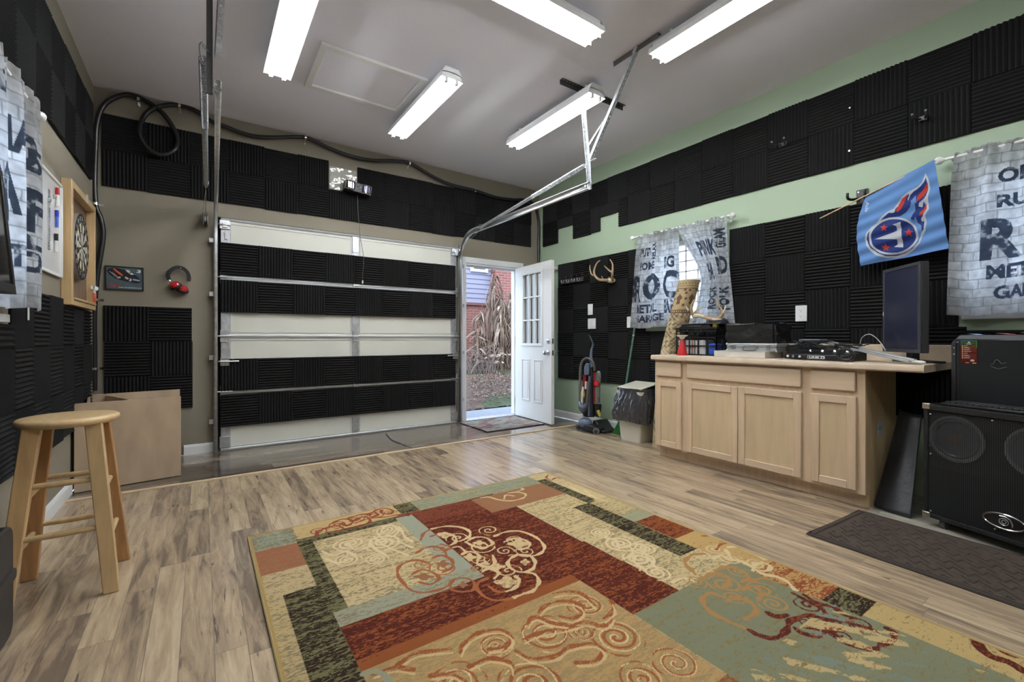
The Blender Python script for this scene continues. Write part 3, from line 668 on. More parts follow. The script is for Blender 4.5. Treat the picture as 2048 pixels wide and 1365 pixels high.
# ---------------------------------------------------------------- back wall things
# party light
t = thing('party_light', (1.35, YB-.06, 2.52), 'black party light with two curved silver windows on the back wall', 'party light')
p0 = onB(688, 375, .10); p1 = onB(742, 383, .10); xc = (p0.x+p1.x)/2; hwid = .135; z0, z1 = 2.535, 2.645
tl = math.radians(-7)
rot = lambda x, z: (xc+(x*math.cos(tl)-z*math.sin(tl)), 2.59+(x*math.sin(tl)+z*math.cos(tl)))
def pl(x, y, z): a = rot(x, z); return Vector((a[0], y, a[1]))
def plbox(mb, x0, x1, y0, y1, z0, z1): mb.hexa([pl(x0, y0, z0), pl(x1, y0, z0), pl(x1, y1, z0), pl(x0, y1, z0)], [pl(x0, y0, z1), pl(x1, y0, z1), pl(x1, y1, z1), pl(x0, y1, z1)])
mb = MB(); plbox(mb, -hwid, hwid, YB-.13, YB-.03, -.05, .052); mb.build('housing', M['black'], t, bevel=.006)
for s in (-1, 1):
    mb = MB(); c = s*.082; arc = [(c-.048+.096*k/8, .018*math.sin(math.pi*k/8)) for k in range(9)]
    for (a, d), (b, e) in zip(arc[:-1], arc[1:]): mb.hexa([pl(a, YB-.13-d, -.04), pl(b, YB-.13-e, -.04), pl(b, YB-.12, -.04), pl(a, YB-.12, -.04)], [pl(a, YB-.13-d, .04), pl(b, YB-.13-e, .04), pl(b, YB-.12, .04), pl(a, YB-.12, .04)])
    mb.build('lens_window', mat('smoked_lens', (.05, .035, .03), .1, metal=.3), t)
    mb = MB()
    for zz in (-.044, .044):
        mb.tube([pl(a, YB-.132-d, zz) for a, d in arc], .0045, 6)
    for a in (c-.048, c+.048): mb.tube([pl(a, YB-.132, -.044), pl(a, YB-.132, .044)], .004, 6)
    mb.build('silver_rim', M['chrome'], t)
    for k in range(3):
        mb = MB(); q = pl(c-.022+.022*k, YB-.149, .0); mb.box(q.x-.006, q.x+.006, q.y-.002, q.y+.002, q.z-.03, q.z+.03); mb.build('reflector_strip', mat('pale_violet_gloss', (.3, .33, .6), .15, metal=.6), t)
for k, (a, b) in enumerate([(0, .012), (-.018, .006), (.018, .006), (-.011, -.012), (.011, -.012)]):
    mb = MB(); mb.ball(pl(a, YB-.131, b), .0058, 8); mb.build('led_lens', M['chrome'], t)
mb = MB(); mb.bar(pl(0, YB-.04, 0), Vector((xc-.03, YB-.002, 2.60)), .03, .01); mb.build('wall_bracket', M['black'], t)
mb = MB(); mb.tube(spline([pl(.02, YB-.05, -.05), onB(716, 420, .05), onB(720, 470, .04), onB(727, 515, .045), onB(725, 553, .045), onB(725, 560, .045)], 8), .0028, 6); mb.build('power_cord', mat('grey_cord', (.16, .16, .16), .4), t)
mb = MB(); q = onB(725, 564, .05); mb.cyl(q+Vector((0, 0, .014)), q-Vector((0, 0, .02)), .009, .007, n=10); mb.build('plug', M['cream'], t)
# clear film patch in the gap of the foam band
N = 30; uu, vv = np.meshgrid(np.linspace(0, 1, N), np.linspace(0, 1, N), indexing='ij')
wr = vnoise(uu, vv, 5, 5, 3)*.016
P = np.stack([xs[6]+.008+uu*(.272), YB-.004-wr, 2.565+vv*.235], -1); film = np.zeros((N, N, 3)); film[:] = (.40, .40, .35)
M['film'] = vcmat('glossy_film', .12, coat=1, spec=.9)
tag(grid_mesh('plastic_film', P, film, M['film']), 'glossy crinkled plastic film taped in the gap behind the party light', 'plastic film')
# car poster
t = thing('car_poster', (-.526, YB-.01, 1.42), 'framed poster of a black number 3 race car on the tan wall', 'poster')
px = [(210, 531), (287.5, 536), (287.5, 583), (210, 579)]
x0, x1 = onB(210.5, 550, .012).x, onB(287.5, 550, .012).x; z1, z0 = onB(210, 531, .012).z, onB(210, 579, .012).z
fr = MB()
for a in [(x0, x1, z0, z0+.008), (x0, x1, z1-.008, z1), (x0, x0+.008, z0, z1), (x1-.008, x1, z0, z1)]: fr.box(a[0], a[1], YB-.018, YB-.001, a[2], a[3])
fr.build('frame', M['black'], t, bevel=.002)
nx, nz = 240, 190; U, V = np.meshgrid(np.linspace(0, 1, nx), np.linspace(0, 1, nz), indexing='ij')
# poster painted in the crop's own 0..1 frame: u right, v up
C = Canvas(U*770, (1-V)*460, (0.065, .10, .115)); C.C *= (.75+.5*vnoise(U, V, 4, 3, 5))[..., None]
Z = lambda *p: [(a-125+8, b-330+0) for a, b in p]
C.poly(Z((130, 430), (160, 385), (240, 355), (350, 360), (500, 380), (640, 420), (760, 470), (850, 560), (820, 640), (740, 655), (560, 630), (420, 600), (300, 570), (190, 500)), (.008, .008, .015))
C.poly(Z((250, 368), (300, 372), (400, 440), (470, 500), (440, 515), (340, 450), (270, 395)), (.62, .10, .05))
for q in range(4): C.line(Z((170+q*34, 425+q*12), (270+q*30, 500+q*12)), 7, (.35, .35, .37) if q % 2 == 0 else (.4, .16, .06))
C.poly(Z((510, 382), (580, 380), (700, 470), (640, 478), (560, 430)), (.6, .58, .5)); C.text('3', 620-118, 425-330, 60, 50, (.01, .01, .02), rot=.5, uy=(.5, -.8), ux=(.8, .5))
C.line(Z((700, 450), (840, 560)), 14, (.05, .12, .3)); C.text('3', 615-118, 585-330, 60, 60, (.75, .72, .68), ux=(1, .1), uy=(.1, -1))
C.line(Z((520, 540), (560, 560)), 40, (.55, .35, .3)); C.line(Z((680, 575), (810, 590)), 26, (.45, .45, .5)); C.line(Z((355, 550), (400, 545)), 34, (.5, .38, .3)); C.line(Z((270, 510), (380, 560)), 10, (.5, .4, .3))
C.text('3', 800-118, 398-330, 85, 62, (.8, .78, .7), ux=(1, .1), uy=(.25, -1)); 
C.line(Z((160, 690), (200, 670), (180, 720), (230, 700), (250, 680), (270, 712), (300, 690), (330, 700), (370, 690), (400, 660), (395, 715)), 11, (.5, .02, .03)); C.line(Z((240, 740), (300, 750), (380, 728)), 9, (.5, .02, .03)); C.line(Z((170, 715), (160, 680), (215, 665), (235, 685)), 7, (.5, .02, .03))
for a, b in ((375, 480), (500, 545), (560, 850)):
    for q in range(a, b, 11): C.rect(q-118, q-118+8, 742-330, 754-330, (.6, .6, .6))
P = np.stack([x0+.006+U*(x1-x0-.012), np.full(U.shape, YB-.012), z0+.006+V*(z1-z0-.012)], -1); grid_mesh('print', P, C.C, vcmat('poster_print', .25, coat=.4), t)
# headphones
t = thing('headphones', (-.17, YB-.04, 1.45), 'red and black headphones hanging on the tan wall', 'headphones')
hb = [onB(x, y, .045) for x, y in [(338, 560), (336, 551), (340, 543), (348, 537), (357, 535), (367, 538), (375, 546), (378, 556), (377, 563)]]
mb = MB(); sp = spline(hb, 5)
for a, b in zip(sp[:-1], sp[1:]): mb.bar(a, b+(b-a)*.2, .030, .009, up=(0, 1, 0))
mb.build('headband', M['black'], t, bevel=.002)
for a, b in (((338, 559), (341, 563)), ((377, 562), (368, 572))):
    mb = MB(); mb.tube([onB(*a, .045), onB((a[0]+b[0])/2+1, (a[1]+b[1])/2+1, .045), onB(*b, .045)], .003, 6); mb.build('wire_arm', M['chrome'], t)
for (x, y), (ax, az), s in (((350, 571), (.55, .83), 1), ((366, 579), (.22, -.97), -1)):
    c = onB(x, y, .05 if s > 0 else .04); n_ = Vector((ax if s > 0 else .2, -.35, az if s > 0 else .95)).normalized()
    if s > 0: n_ = Vector((-.5, -.35, .8)).normalized()
    mb = MB(); mb.lathe([(.0, .032), (.026, .030), (.042, .018), (.046, .0)], c, n_, 24, scale=(1, .86)); mb.build('ear_shell', mat('gloss_red', (.42, .02, .02), .2, coat=.5), t)
    mb = MB(); mb.lathe([(.048, 0), (.053, -.008), (.051, -.020), (.040, -.026), (.022, -.022), (.0, -.014)], c, n_, 24, scale=(1, .86)); mb.build('ear_pad', M['blackm'], t)
mb = MB(); q = onB(362, 537, .0); mb.cyl((q.x, YB, q.z-.008), (q.x, YB-.06, q.z-.004), .004, n=8); tag(mb.build('wall_peg', M['steel']), 'small steel peg under the headphone band', 'peg')

# ---------------------------------------------------------------- left wall things
# dart cabinet
dy0, dy1, dz0, dz1 = 3.84, 4.60, 1.236, 2.018; D = .052
t = thing('dartboard_cabinet', (XL, (dy0+dy1)/2, dz0), 'square pale pine frame box around the dartboard', 'dartboard cabinet')
mb = MB(); mb.box(XL+.001, XL+.006, dy0+.01, dy1-.01, dz0+.01, dz1-.01); mb.build('backboard', mat('walnut_board', (.20, .13, .09), .5, var=.25, vscale=5, stretch=(8, 8, .8)), t)
for a in [(dy0, dy0+.045, dz0, dz1), (dy1-.045, dy1, dz0, dz1)]:
    mb = MB(); mb.box(XL+.001, XL+D, *a); mb.build('side_rail', M['pinel'], t, bevel=.003)
for a in [(dy0+.045, dy1-.045, dz1-.045, dz1), (dy0+.045, dy1-.045, dz0, dz0+.035)]:
    mb = MB(); mb.box(XL+.001, XL+D, *a); mb.build('cross_rail', M['pinel'], t, bevel=.003)
mb = MB(); mb.box(XL+D, XL+D+.006, dy0+.40, dy0+.45, dz1-.05, dz1+.012); mb.build('latch', M['cream'], t, bevel=.002)
mb = MB(); mb.box(XL+.006, XL+D+.01, dy0+.05, dy1-.05, dz0+.035, dz0+.048); mb.build('dart_shelf', M['pinel'], t, bevel=.002)
# dartboard: rings and sectors
c = Vector((XL, 4.19, 1.648)); fx = XL+.040; t = thing('dartboard', (XL+.006, c.y, c.z-.22), 'round black, cream, red and green dartboard inside the pine cabinet', 'dartboard')
mb = MB(); mb.lathe([(.226, .006), (.226, .036), (.224, .040)], (XL, c.y, c.z), (1, 0, 0), 60); mb.build('rim', mat('grey_band', (.22, .20, .18), .5), t)
ra = [0, .007, .016, .095, .104, .160, .170]; mm = [M['blackm'], mat('dart_cream', (.60, .55, .38), .8), mat('dart_red', (.42, .03, .02), .8), mat('dart_green', (.02, .16, .05), .8)]
mb = MB()
pt = lambda r, a: (fx+.0008, c.y+math.sin(a)*r, c.z+math.cos(a)*r)
for k in range(20):
    for j in range(6):
        for s in range(2):
            a0 = (k-.5+s*.5)*math.pi/10; a1 = a0+math.pi/20
            mi = (2 if j == 0 else 3) if j < 2 else ((2, 3)[k % 2] if j in (3, 5) else (0, 1)[k % 2])
            mb.add([pt(ra[j], a0), pt(ra[j], a1), pt(ra[j+1], a1), pt(ra[j+1], a0)], [(0, 1, 2, 3)], mi)
for k in range(40):
    a0 = k*math.pi/20; a1 = a0+math.pi/20; mb.add([pt(.170, a0), pt(.170, a1), pt(.224, a1), pt(.224, a0)], [(0, 1, 2, 3)], 0)
mb.build('scoring_face', mm, t, smooth=0)
nums = [20, 1, 18, 4, 13, 6, 10, 15, 2, 17, 3, 19, 7, 16, 8, 11, 14, 9, 12, 5]
mb = MB()
for k, nn in enumerate(nums):
    a = -k*math.pi/10; V2, T2 = text_tris(str(nn), .02); cy_, cz_ = c.y+math.sin(a)*.195, c.z+math.cos(a)*.195; wv_ = .018*len(str(nn))
    mb.add([(fx+.002, cy_+(x*wv_), cz_+y*.03) for x, y in V2*np.array([1, 1])], T2.tolist())
mb.v = [Vector((p.x, 2*0+p.y, p.z)) for p in mb.v]
mb.build('numbers', M['cream'], t, smooth=0)
mb = MB()
for r in (.016, .095, .104, .160, .170): mb.tube([(fx+.002, c.y+math.cos(a)*r, c.z+math.sin(a)*r) for a in np.linspace(0, 2*math.pi, 49)[:-1]], .0007, 4, closed=True)
for k in range(20):
    a = (k+.5)*math.pi/10; mb.tube([pt(.016, a), pt(.170, a)], .0006, 4)
mb.build('wire_ring', M['steel'], t)
# darts
for k, (y, col) in enumerate([(4.545, 'd1'), (4.50, 'd2'), (4.47, 'd3')]):
    t = thing('dart', (XL+D, y, 1.285), ['dart with red barrel nearest the corner on the dart cabinet shelf', 'middle one of three darts on the cabinet shelf', 'third dart on the cabinet shelf, left of the others'][k], 'dart', 'darts on the cabinet shelf')
    mb = MB(); p = Vector((XL+.058, y, 1.285)); mb.lathe([(.0, 0), (.0025, .01), (.005, .02), (.005, .07), (.0025, .075)], p, (0, .06, 1), 8); mb.build('barrel', mat('dart_orange', (.55, .06, .02), .35), t)
    mb = MB(); mb.cyl(p+Vector((0, .004, .07)), p+Vector((0, .006, .10)), .002, n=6); mb.build('shaft', M['white'], t)
    mb = MB()
    for a in (0, math.pi/2):
        d = Vector((math.cos(a+.5), math.sin(a+.5), 0)); q = p+Vector((0, .006, .095)); pts = [q, q+d*.016+Vector((0, 0, .012)), q+d*.016+Vector((0, 0, .03)), q+Vector((0, 0, .036)), q-d*.016+Vector((0, 0, .03)), q-d*.016+Vector((0, 0, .012))]
        mb.add(pts, [(0, 1, 2, 3, 4, 5)])
    mb.build('flight', M['white'], t, solid=.0006, smooth=0)
# whiteboard with scores
t = thing('whiteboard', (XL, 3.45, 1.385), 'white dry erase scoreboard with a column of numbers beside the dart cabinet', 'whiteboard')
wy0, wy1, wz0, wz1 = 3.10, 3.80, 1.39, 1.955
mb = MB(); mb.box(XL+.001, XL+.012, wy0, wy1, wz0, wz1); mb.build('board', mat('board_white', (.72, .74, .76), .15), t)
mb = MB()
for a in [(wy0, wy1, wz0, wz0+.018), (wy0, wy1, wz1-.018, wz1), (wy0, wy0+.018, wz0, wz1), (wy1-.018, wy1, wz0, wz1)]: mb.box(XL+.001, XL+.02, *a)
mb.build('frame', M['white'], t, bevel=.003)
mb = MB(); 
for k, s in enumerate(['20', '19', '18', '17', '16', '15', 'B']):
    q = onL(98.5, 387+k*17.6, .013); V2, T2 = text_tris(s, 0); mb.add([(XL+.0128, q.y+x*.045, q.z+y*.045) for x, y in V2], T2.tolist())
mb.build('score_numbers', M['black'], t, smooth=0)
for px_, py0, py1, col, lb in ((115, 376, 413, (.5, .02, .01), 'red'), (114, 421, 455, (.01, .03, .4), 'blue'), (112.5, 468, 504, (.01, .01, .01), 'black')):
    t = thing('marker', onL(px_, py1, .02), f'{lb} capped marker held upright on the scoreboard edge', 'marker', 'markers on the scoreboard')
    a = onL(px_, py0, .022); b = onL(px_, py1, .022); m_ = a.lerp(b, .38)
    mb = MB(); mb.cyl(a, m_, .009, n=12); mb.build('cap', mat('cap_'+lb, col, .3), t)
    mb = MB(); mb.cyl(m_, b, .0075, n=12); mb.build('barrel', M['white'] if lb != 'blue' else mat('mk_blue', (.05, .12, .55), .3), t)
for k, (x, y) in enumerate(((106.5, 393), (96, 399))):
    q = onL(x, y, .012); mb = MB(); mb.cyl((q.x, q.y, q.z), (q.x+.012, q.y, q.z), .013, n=16)
    tag(mb.build('magnet', M['steel'], bevel=.001), ['round steel magnet on the scoreboard, nearer the red marker', 'round steel magnet on the scoreboard, nearer the curtain'][k], 'magnet', 'magnets on the scoreboard')
mb = MB(); q = onL(57, 622, .03); mb.box(XL+.028, XL+.031, q.y-.010, q.y+.010, q.z-.045, q.z+.03); tag(mb.build('curtain_tag', M['plate']), 'small white strip hanging under the left curtain', 'tag')

# ---------------------------------------------------------------- entry door
ed = thing('door_1', (3.07, YB, 0), None, None, kind='structure')
dx0, dx1, dzt = DOOR[0], DOOR[1], DOOR[3]
mb = MB(); cw = .072
for a in [(dx0-cw, dx0, -.004, dzt+cw), (dx1, dx1+cw, -.004, dzt+cw), (dx0, dx1, dzt, dzt+cw)]: mb.box(a[0], a[1], YB-.016, YB-.0005, a[2], a[3])
mb.build('casing', M['trimwhite'], ed, bevel=.004)
mb = MB()
for a in [(dx0-.0, dx0+.02, ZB, dzt), (dx1-.02, dx1, ZB, dzt), (dx0+.02, dx1-.02, dzt-.02, dzt)]: mb.box(a[0], a[1], YB-.002, YB+.14, a[2], a[3])
for a in [(dx0+.02, dx0+.032, 0, dzt), (dx1-.032, dx1-.02, 0, dzt), (dx0+.032, dx1-.032, dzt-.032, dzt-.02)]: mb.box(a[0], a[1], YB+.05, YB+.10, a[2], a[3])
mb.build('door_jamb', M['trimwhite'], ed, bevel=.002)
mb = MB(); mb.prism([(-.01, -.03), (.16, -.03), (.16, .0), (.08, .016), (.0, .004)], lambda u, v, w_: Vector((w_, YB+u, v)), dx0+.02, dx1-.02); mb.build('threshold', M['galv'], ed, smooth=0)
hp_ = Vector((3.452, YB-.022, 0)); dd = Vector((-.045, -.80, 0)).normalized(); dn = Vector((-dd.y, dd.x, 0)); dn = -dn if dn.x > 0 else dn   # dn points into the room (-x)
W_ = .80; df = lambda u, z, t_: hp_+dd*u+dn*t_+Vector((0, 0, z))     # t_=0 far face .. .042 near face
slab = thing('door_slab', hp_, None, None); slab.parent = ed; slab.location = hp_-ed.location
def dbox(mb, u0, u1, z0, z1, t0, t1): mb.hexa([df(u0, z0, t0), df(u1, z0, t0), df(u1, z0, t1), df(u0, z0, t1)], [df(u0, z1, t0), df(u1, z1, t0), df(u1, z1, t1), df(u0, z1, t1)])
wu0, wu1, wz0, wz1 = .165, .625, .925, 1.86
mb = MB(); z0, z1 = .010, 1.945
dbox(mb, 0, W_, z0, wz0+.03, 0, .042); dbox(mb, 0, W_, wz1-.03, z1, 0, .042); dbox(mb, 0, wu0+.03, wz0+.03, wz1-.03, 0, .042); dbox(mb, wu1-.03, W_, wz0+.03, wz1-.03, 0, .042)
mb.build('slab', M['white'], slab, bevel=.002)
mb = MB()
for T0, T1 in ((-.012, 0), (.042, .054)):
    for a in [(wu0, wu1, wz0, wz0+.035), (wu0, wu1, wz1-.035, wz1), (wu0, wu0+.035, wz0+.035, wz1-.035), (wu1-.035, wu1, wz0+.035, wz1-.035)]: dbox(mb, *a, T0, T1)
mb.build('window_frame', M['white'], slab, bevel=.004)
mb = MB()
for k in (1, 2):
    u = wu0+.035+(wu1-wu0-.07)*k/3; dbox(mb, u-.009, u+.009, wz0+.035, wz1-.035, .018, .048)
    z = wz0+.035+(wz1-wz0-.07)*k/3; dbox(mb, wu0+.035, wu1-.035, z-.009, z+.009, .018, .048)
mb.build('muntins', M['white'], slab, bevel=.002)
mb = MB(); dbox(mb, wu0+.03, wu1-.03, wz0+.03, wz1-.03, .020, .023); mb.build('pane', M['glass'], slab, smooth=0)
for u0, u1 in ((.165, .345), (.440, .625)):
    mb = MB(); a0, a1 = .235, .76
    for (i0, i1), (t0, t1) in (((0, .014), (.042, .050)),):
        dbox(mb, u0, u1, a0, a0+.014, .042, .050); dbox(mb, u0, u1, a1-.014, a1, .042, .050); dbox(mb, u0, u0+.014, a0+.014, a1-.014, .042, .050); dbox(mb, u1-.014, u1, a0+.014, a1-.014, .042, .050)
    dbox(mb, u0+.035, u1-.035, a0+.035, a1-.035, .042, .048); mb.build('raised_panel', M['white'], slab, bevel=.003)
for z, nm in ((.85, 'door_knob'), (.99, 'deadbolt')):
    for sg, tt in ((1, .042), (-1, 0)):
        mb = MB(); c = df(W_-.062, z, tt); a = dn*sg
        pr = [(.033, 0), (.033, .006), (.014, .009), (.012, .028), (.026, .038), (.030, .050), (.026, .062), (.012, .068), (0, .069)] if nm == 'door_knob' else [(.030, 0), (.030, .008), (.022, .016), (.008, .017), (.008, .03), (0, .031)]
        mb.lathe(pr, c, a, 24); mb.build(nm, M['steel'], slab)
    mb = MB(); mb.hexa([df(W_, z-.03, .010), df(W_+.001, z-.03, .010), df(W_+.001, z-.03, .032), df(W_, z-.03, .032)], [df(W_, z+.03, .010), df(W_+.001, z+.03, .010), df(W_+.001, z+.03, .032), df(W_, z+.03, .032)]); mb.build('strike', M['dsteel'], slab)
for z in (.2, 1.0, 1.75):
    mb = MB(); mb.cyl(df(-.006, z-.045, .046), df(-.006, z+.045, .046), .006, n=10); mb.build('hinge', M['steel'], slab)
# ---------------------------------------------------------------- outdoors
gm = mat('autumn_ground', (.16, .125, .09), .95, c2=(.055, .075, .03), vscale=1.3, bump=.6, bscale=14)
N = 80; gx = np.linspace(-4, 22, N); gy = np.linspace(YB+.9, 26, N); GX, GY = np.meshgrid(gx, gy, indexing='ij')
def gz(x, y): return -.06+np.clip((y-5.7)/4.6, 0, 1.0)*.36
GZ = gz(GX, GY)+.05*(vnoise(GX, GY, .8, .8, 4)-.5)
def litter(X, Y):
    a = vnoise(X, Y, 22, 22, 9, 2); b = vnoise(X, Y, .9, .9, 12, 3)
    C_ = np.zeros(X.shape+(3,)); C_[:] = (.105, .07, .055); C_[b > .53] = (.062, .075, .04); C_ *= (.45+1.1*a)[..., None]; return C_
gx = np.linspace(2.6, 9.2, 480); gy = np.linspace(YB+.9, 12, 420); G2X, G2Y = np.meshgrid(gx, gy, indexing='ij'); G2Z = gz(G2X, G2Y)+.05*(vnoise(G2X, G2Y, .8, .8, 4)-.5)+.035*vnoise(G2X, G2Y, 20, 20, 6, 2)+.012
GZ = np.where((GX > 2.4) & (GX < 9.4) & (GY < 12.2), GZ-.12, GZ)
o = grid_mesh('ground', np.stack([GX, GY, GZ], -1), litter(GX, GY), vcmat('ground_far', .95)); struct(o, None, None)
o = grid_mesh('lawn', np.stack([G2X, G2Y, G2Z], -1), litter(G2X, G2Y), vcmat('leaf_litter', .95)); struct(o)
mb = MB(); mb.box(1.9, 4.6, YB+.145, YB+1.15, -.15, -.045); o = mb.build('stoop', mat('concrete', (.22, .24, .28), .8, var=.12, vscale=20, bump=.3, bscale=60), bevel=.01); struct(o)
# fallen leaves (uncountable)
mb = MB(); r = random.Random(5)
for k in range(9000):
    y = YB+1.2+4.0*r.random()**.8; x = 3.0+ (y-YB)*.62+ (r.random()-.2)*(1.0+.35*(y-YB)); z = float(gz(x, y))+.045; s = .010+.016*r.random(); a = r.random()*6.28; tx, ty = r.uniform(-.4, .4), r.uniform(-.4, .4)
    c, n_ = math.cos(a), math.sin(a); P = []
    for u, v in ((-1, 0), (0, -.45), (1, 0), (0, .45)): xx, yy = (u*c-v*n_)*s, (u*n_+v*c)*s; P.append((x+xx, y+yy, z+xx*tx+yy*ty+.01))
    mb.add(P, [(0, 1, 2, 3)], r.choice([0, 0, 0, 1, 2, 2]))
tag(mb.build('fallen_leaves', [mat('leaf_tan', (.18, .115, .085), .8), mat('leaf_pale', (.40, .32, .27), .8), mat('leaf_brown', (.07, .04, .03), .8)], smooth=0), 'dry brown leaves scattered over the grass outside the open door', 'fallen leaves', kind='stuff')
def brick_mat(name, c1, c2, mo):
    m = bpy.data.materials.new(name); m.use_nodes = True; nt = m.node_tree; b = nt.nodes['Principled BSDF']
    tc = nt.nodes.new('ShaderNodeTexCoord'); mp = nt.nodes.new('ShaderNodeMapping'); mp.inputs['Rotation'].default_value = (math.pi/2, 0, 0); nt.links.new(tc.outputs['Object'], mp.inputs[0])
    n = nt.nodes.new('ShaderNodeTexBrick'); n.inputs['Scale'].default_value = 1; n.inputs['Brick Width'].default_value = .215; n.inputs['Row Height'].default_value = .072; n.inputs['Mortar Size'].default_value = .006
    n.inputs['Color1'].default_value = (*c1, 1); n.inputs['Color2'].default_value = (*c2, 1); n.inputs['Mortar'].default_value = (*mo, 1); nt.links.new(mp.outputs[0], n.inputs[0])
    nt.links.new(n.outputs[0], b.inputs['Base Color']); b.inputs['Roughness'].default_value = .85
    bu = nt.nodes.new('ShaderNodeBump'); bu.inputs['Strength'].default_value = .4; bu.inputs['Distance'].default_value = .01; bu.invert = True; nt.links.new(n.outputs['Fac'], bu.inputs['Height']); nt.links.new(bu.outputs[0], b.inputs['Normal']); return m
hs = thing('neighbouring_house', (6.6, 10.6, .2), 'red brick house with lavender grey siding beyond the open door', 'house')
bm_ = brick_mat('red_brick', (.22, .075, .06), (.165, .052, .045), (.24, .19, .175))
xk = onY(981, 600, 10.6).x; zsd = onY(950, 606, 10.6).z
mb = MB(); mb.box(2.0, xk, 10.6, 10.9, -.3, zsd-.02); mb.build('brick_wall', bm_, hs, smooth=0)
mb = MB(); mb.box(xk, 12.5, 10.35, 10.9, -.3, 5.2); mb.build('brick_wall', bm_, hs, smooth=0)
mb = MB(); k = 0; z = zsd
while z < 5.2:
    mb.prism([(-.035, z), (-.01, z+.13), (0.05, z+.13), (.05, z)], lambda u, v, w_: Vector((w_, 10.6+u, v)), 2.0, xk-.001); z += .13
mb.build('lap_siding', mat('lavender_siding', (.20, .195, .27), .6), hs, smooth=0)
mb = MB(); mb.box(2.0, xk-.001, 10.53, 10.62, zsd-.07, zsd); mb.build('ledge', mat('dark_brick', (.13, .06, .055), .8), hs)
a, b = onY(941, 500, 10.55), onY(974, 546, 10.55)
f = thing('house_window', ((a.x+b.x)/2, 10.54, b.z), None, None); f.parent = hs; f.location = Vector(((a.x+b.x)/2, 10.54, b.z))-hs.location
mb = MB()
for q in [(a.x, b.x, b.z, b.z+.07), (a.x, b.x, b.z+1.13, b.z+1.2), (a.x, a.x+.07, b.z+.07, b.z+1.13), (b.x-.07, b.x, b.z+.07, b.z+1.13)]: mb.box(q[0], q[1], 10.50, 10.57, q[2], q[3])
mb.build('window_frame', M['white'], f); mb = MB(); mb.box(a.x+.07, b.x-.07, 10.53, 10.54, b.z+.07, b.z+1.13); mb.build('pane', M['screen'], f)
# dead banana plants
lm = [mat('dead_leaf_tan', (.22, .155, .115), .7, vscale=7, c2=(.10, .065, .05)), mat('dead_leaf_pale', (.36, .285, .225), .65, vscale=9, c2=(.15, .105, .08)), mat('dead_leaf_brown', (.14, .085, .065), .75)]
def dead_plant(px, pyb, pyt, y, nl, label, seed, spread=.45):
    r = random.Random(seed); b = onY(px, pyb, y); tp = onY(px+r.uniform(-3, 3), pyt, y); b.z = max(b.z-.05, .2); t = thing('dead_banana_plant', b, label, 'plant', 'withered plants against the brick house')
    mb = MB(); mb.tube(spline([b, b.lerp(tp, .5)+Vector((r.uniform(-.05, .05), 0, 0)), tp], 5), [.05]*6+[.03]*5, 8); mb.build('stalk', lm[0], t)
    mb = MB()
    for k in range(nl):
        s = r.uniform(.25, 1.0); q = b.lerp(tp, s); a = r.uniform(0, 6.28); L = r.uniform(.25, .62)*(tp.z-b.z)*.75; w0 = r.uniform(.010, .034); o_ = Vector((math.cos(a), math.sin(a)*.6-.15, 0))
        rise = r.uniform(.02, .16) if s < .95 else r.uniform(.05, .25); pts = [q, q+o_*spread*.25*r.random()+Vector((0, 0, rise)), q+o_*spread*r.uniform(.3, .6)+Vector((0, 0, -L*.2)), q+o_*spread*r.uniform(.3, .65)+Vector((0, 0, -L*.6)), q+o_*spread*r.uniform(.2, .6)+Vector((r.uniform(-.06, .06), 0, -L))]
        sp = spline(pts, 4); n_ = len(sp); sd = Vector((-o_.y, o_.x, 0)); sd = sd.normalized() if sd.length > 0 else Vector((1, 0, 0)); tw = r.uniform(-3, 3); vs = []; ph = r.random()*6
        for i, p in enumerate(sp):
            s_ = i/(n_-1); an = tw*s_; ww = w0*math.sin(math.pi*min(1, .12+s_*.88))**.7*(1+.3*math.sin(9*s_+ph)); dr = sd*math.cos(an)+o_*math.sin(an); vs += [p-dr*ww, p+Vector((0, -.015, .0))+dr*.0, p+dr*ww]
        mb.add(vs, [(3*i+j, 3*i+j+1, 3*i+j+4, 3*i+j+3) for i in range(n_-1) for j in range(2)], r.choice([0, 0, 0, 1, 2]))
    mb.build('withered_leaves', lm, t, smooth=60)
dead_plant(962, 722, 628, 9.6, 70, 'withered plant left of the middle, in front of the shaded brick', 11)
dead_plant(990, 728, 566, 9.5, 130, 'tallest withered plant, in the middle of the doorway view', 12, .5)
dead_plant(1003, 735, 600, 9.2, 80, 'broad withered plant right of the tallest one', 13)
dead_plant(1024, 730, 598, 9.4, 95, 'withered plant nearest the hinge side of the doorway', 14)
dead_plant(1045, 740, 610, 9.0, 50, 'withered plant partly hidden by the open door', 15)
dead_plant(955, 730, 672, 9.0, 30, 'short withered tuft under the siding', 16, .6)
mb = MB(); r = random.Random(3)
for k in range(90):
    b = onY(r.uniform(925, 985), 738, 8.9)+Vector((0, r.uniform(-.3, .3), -.1)); a = r.uniform(-1, 1); h_ = r.uniform(.2, .75)
    mb.tube(spline([b, b+Vector((a*.15, 0, h_*.5)), b+Vector((a*.35, r.uniform(-.1, .1), h_*.8)), b+Vector((a*.5, 0, h_*.75))], 4), .007, 4)
tag(mb.build('bare_shrub', mat('twig', (.17, .13, .12), .8)), 'tangled bare twig shrub at the left of the doorway view', 'shrub')
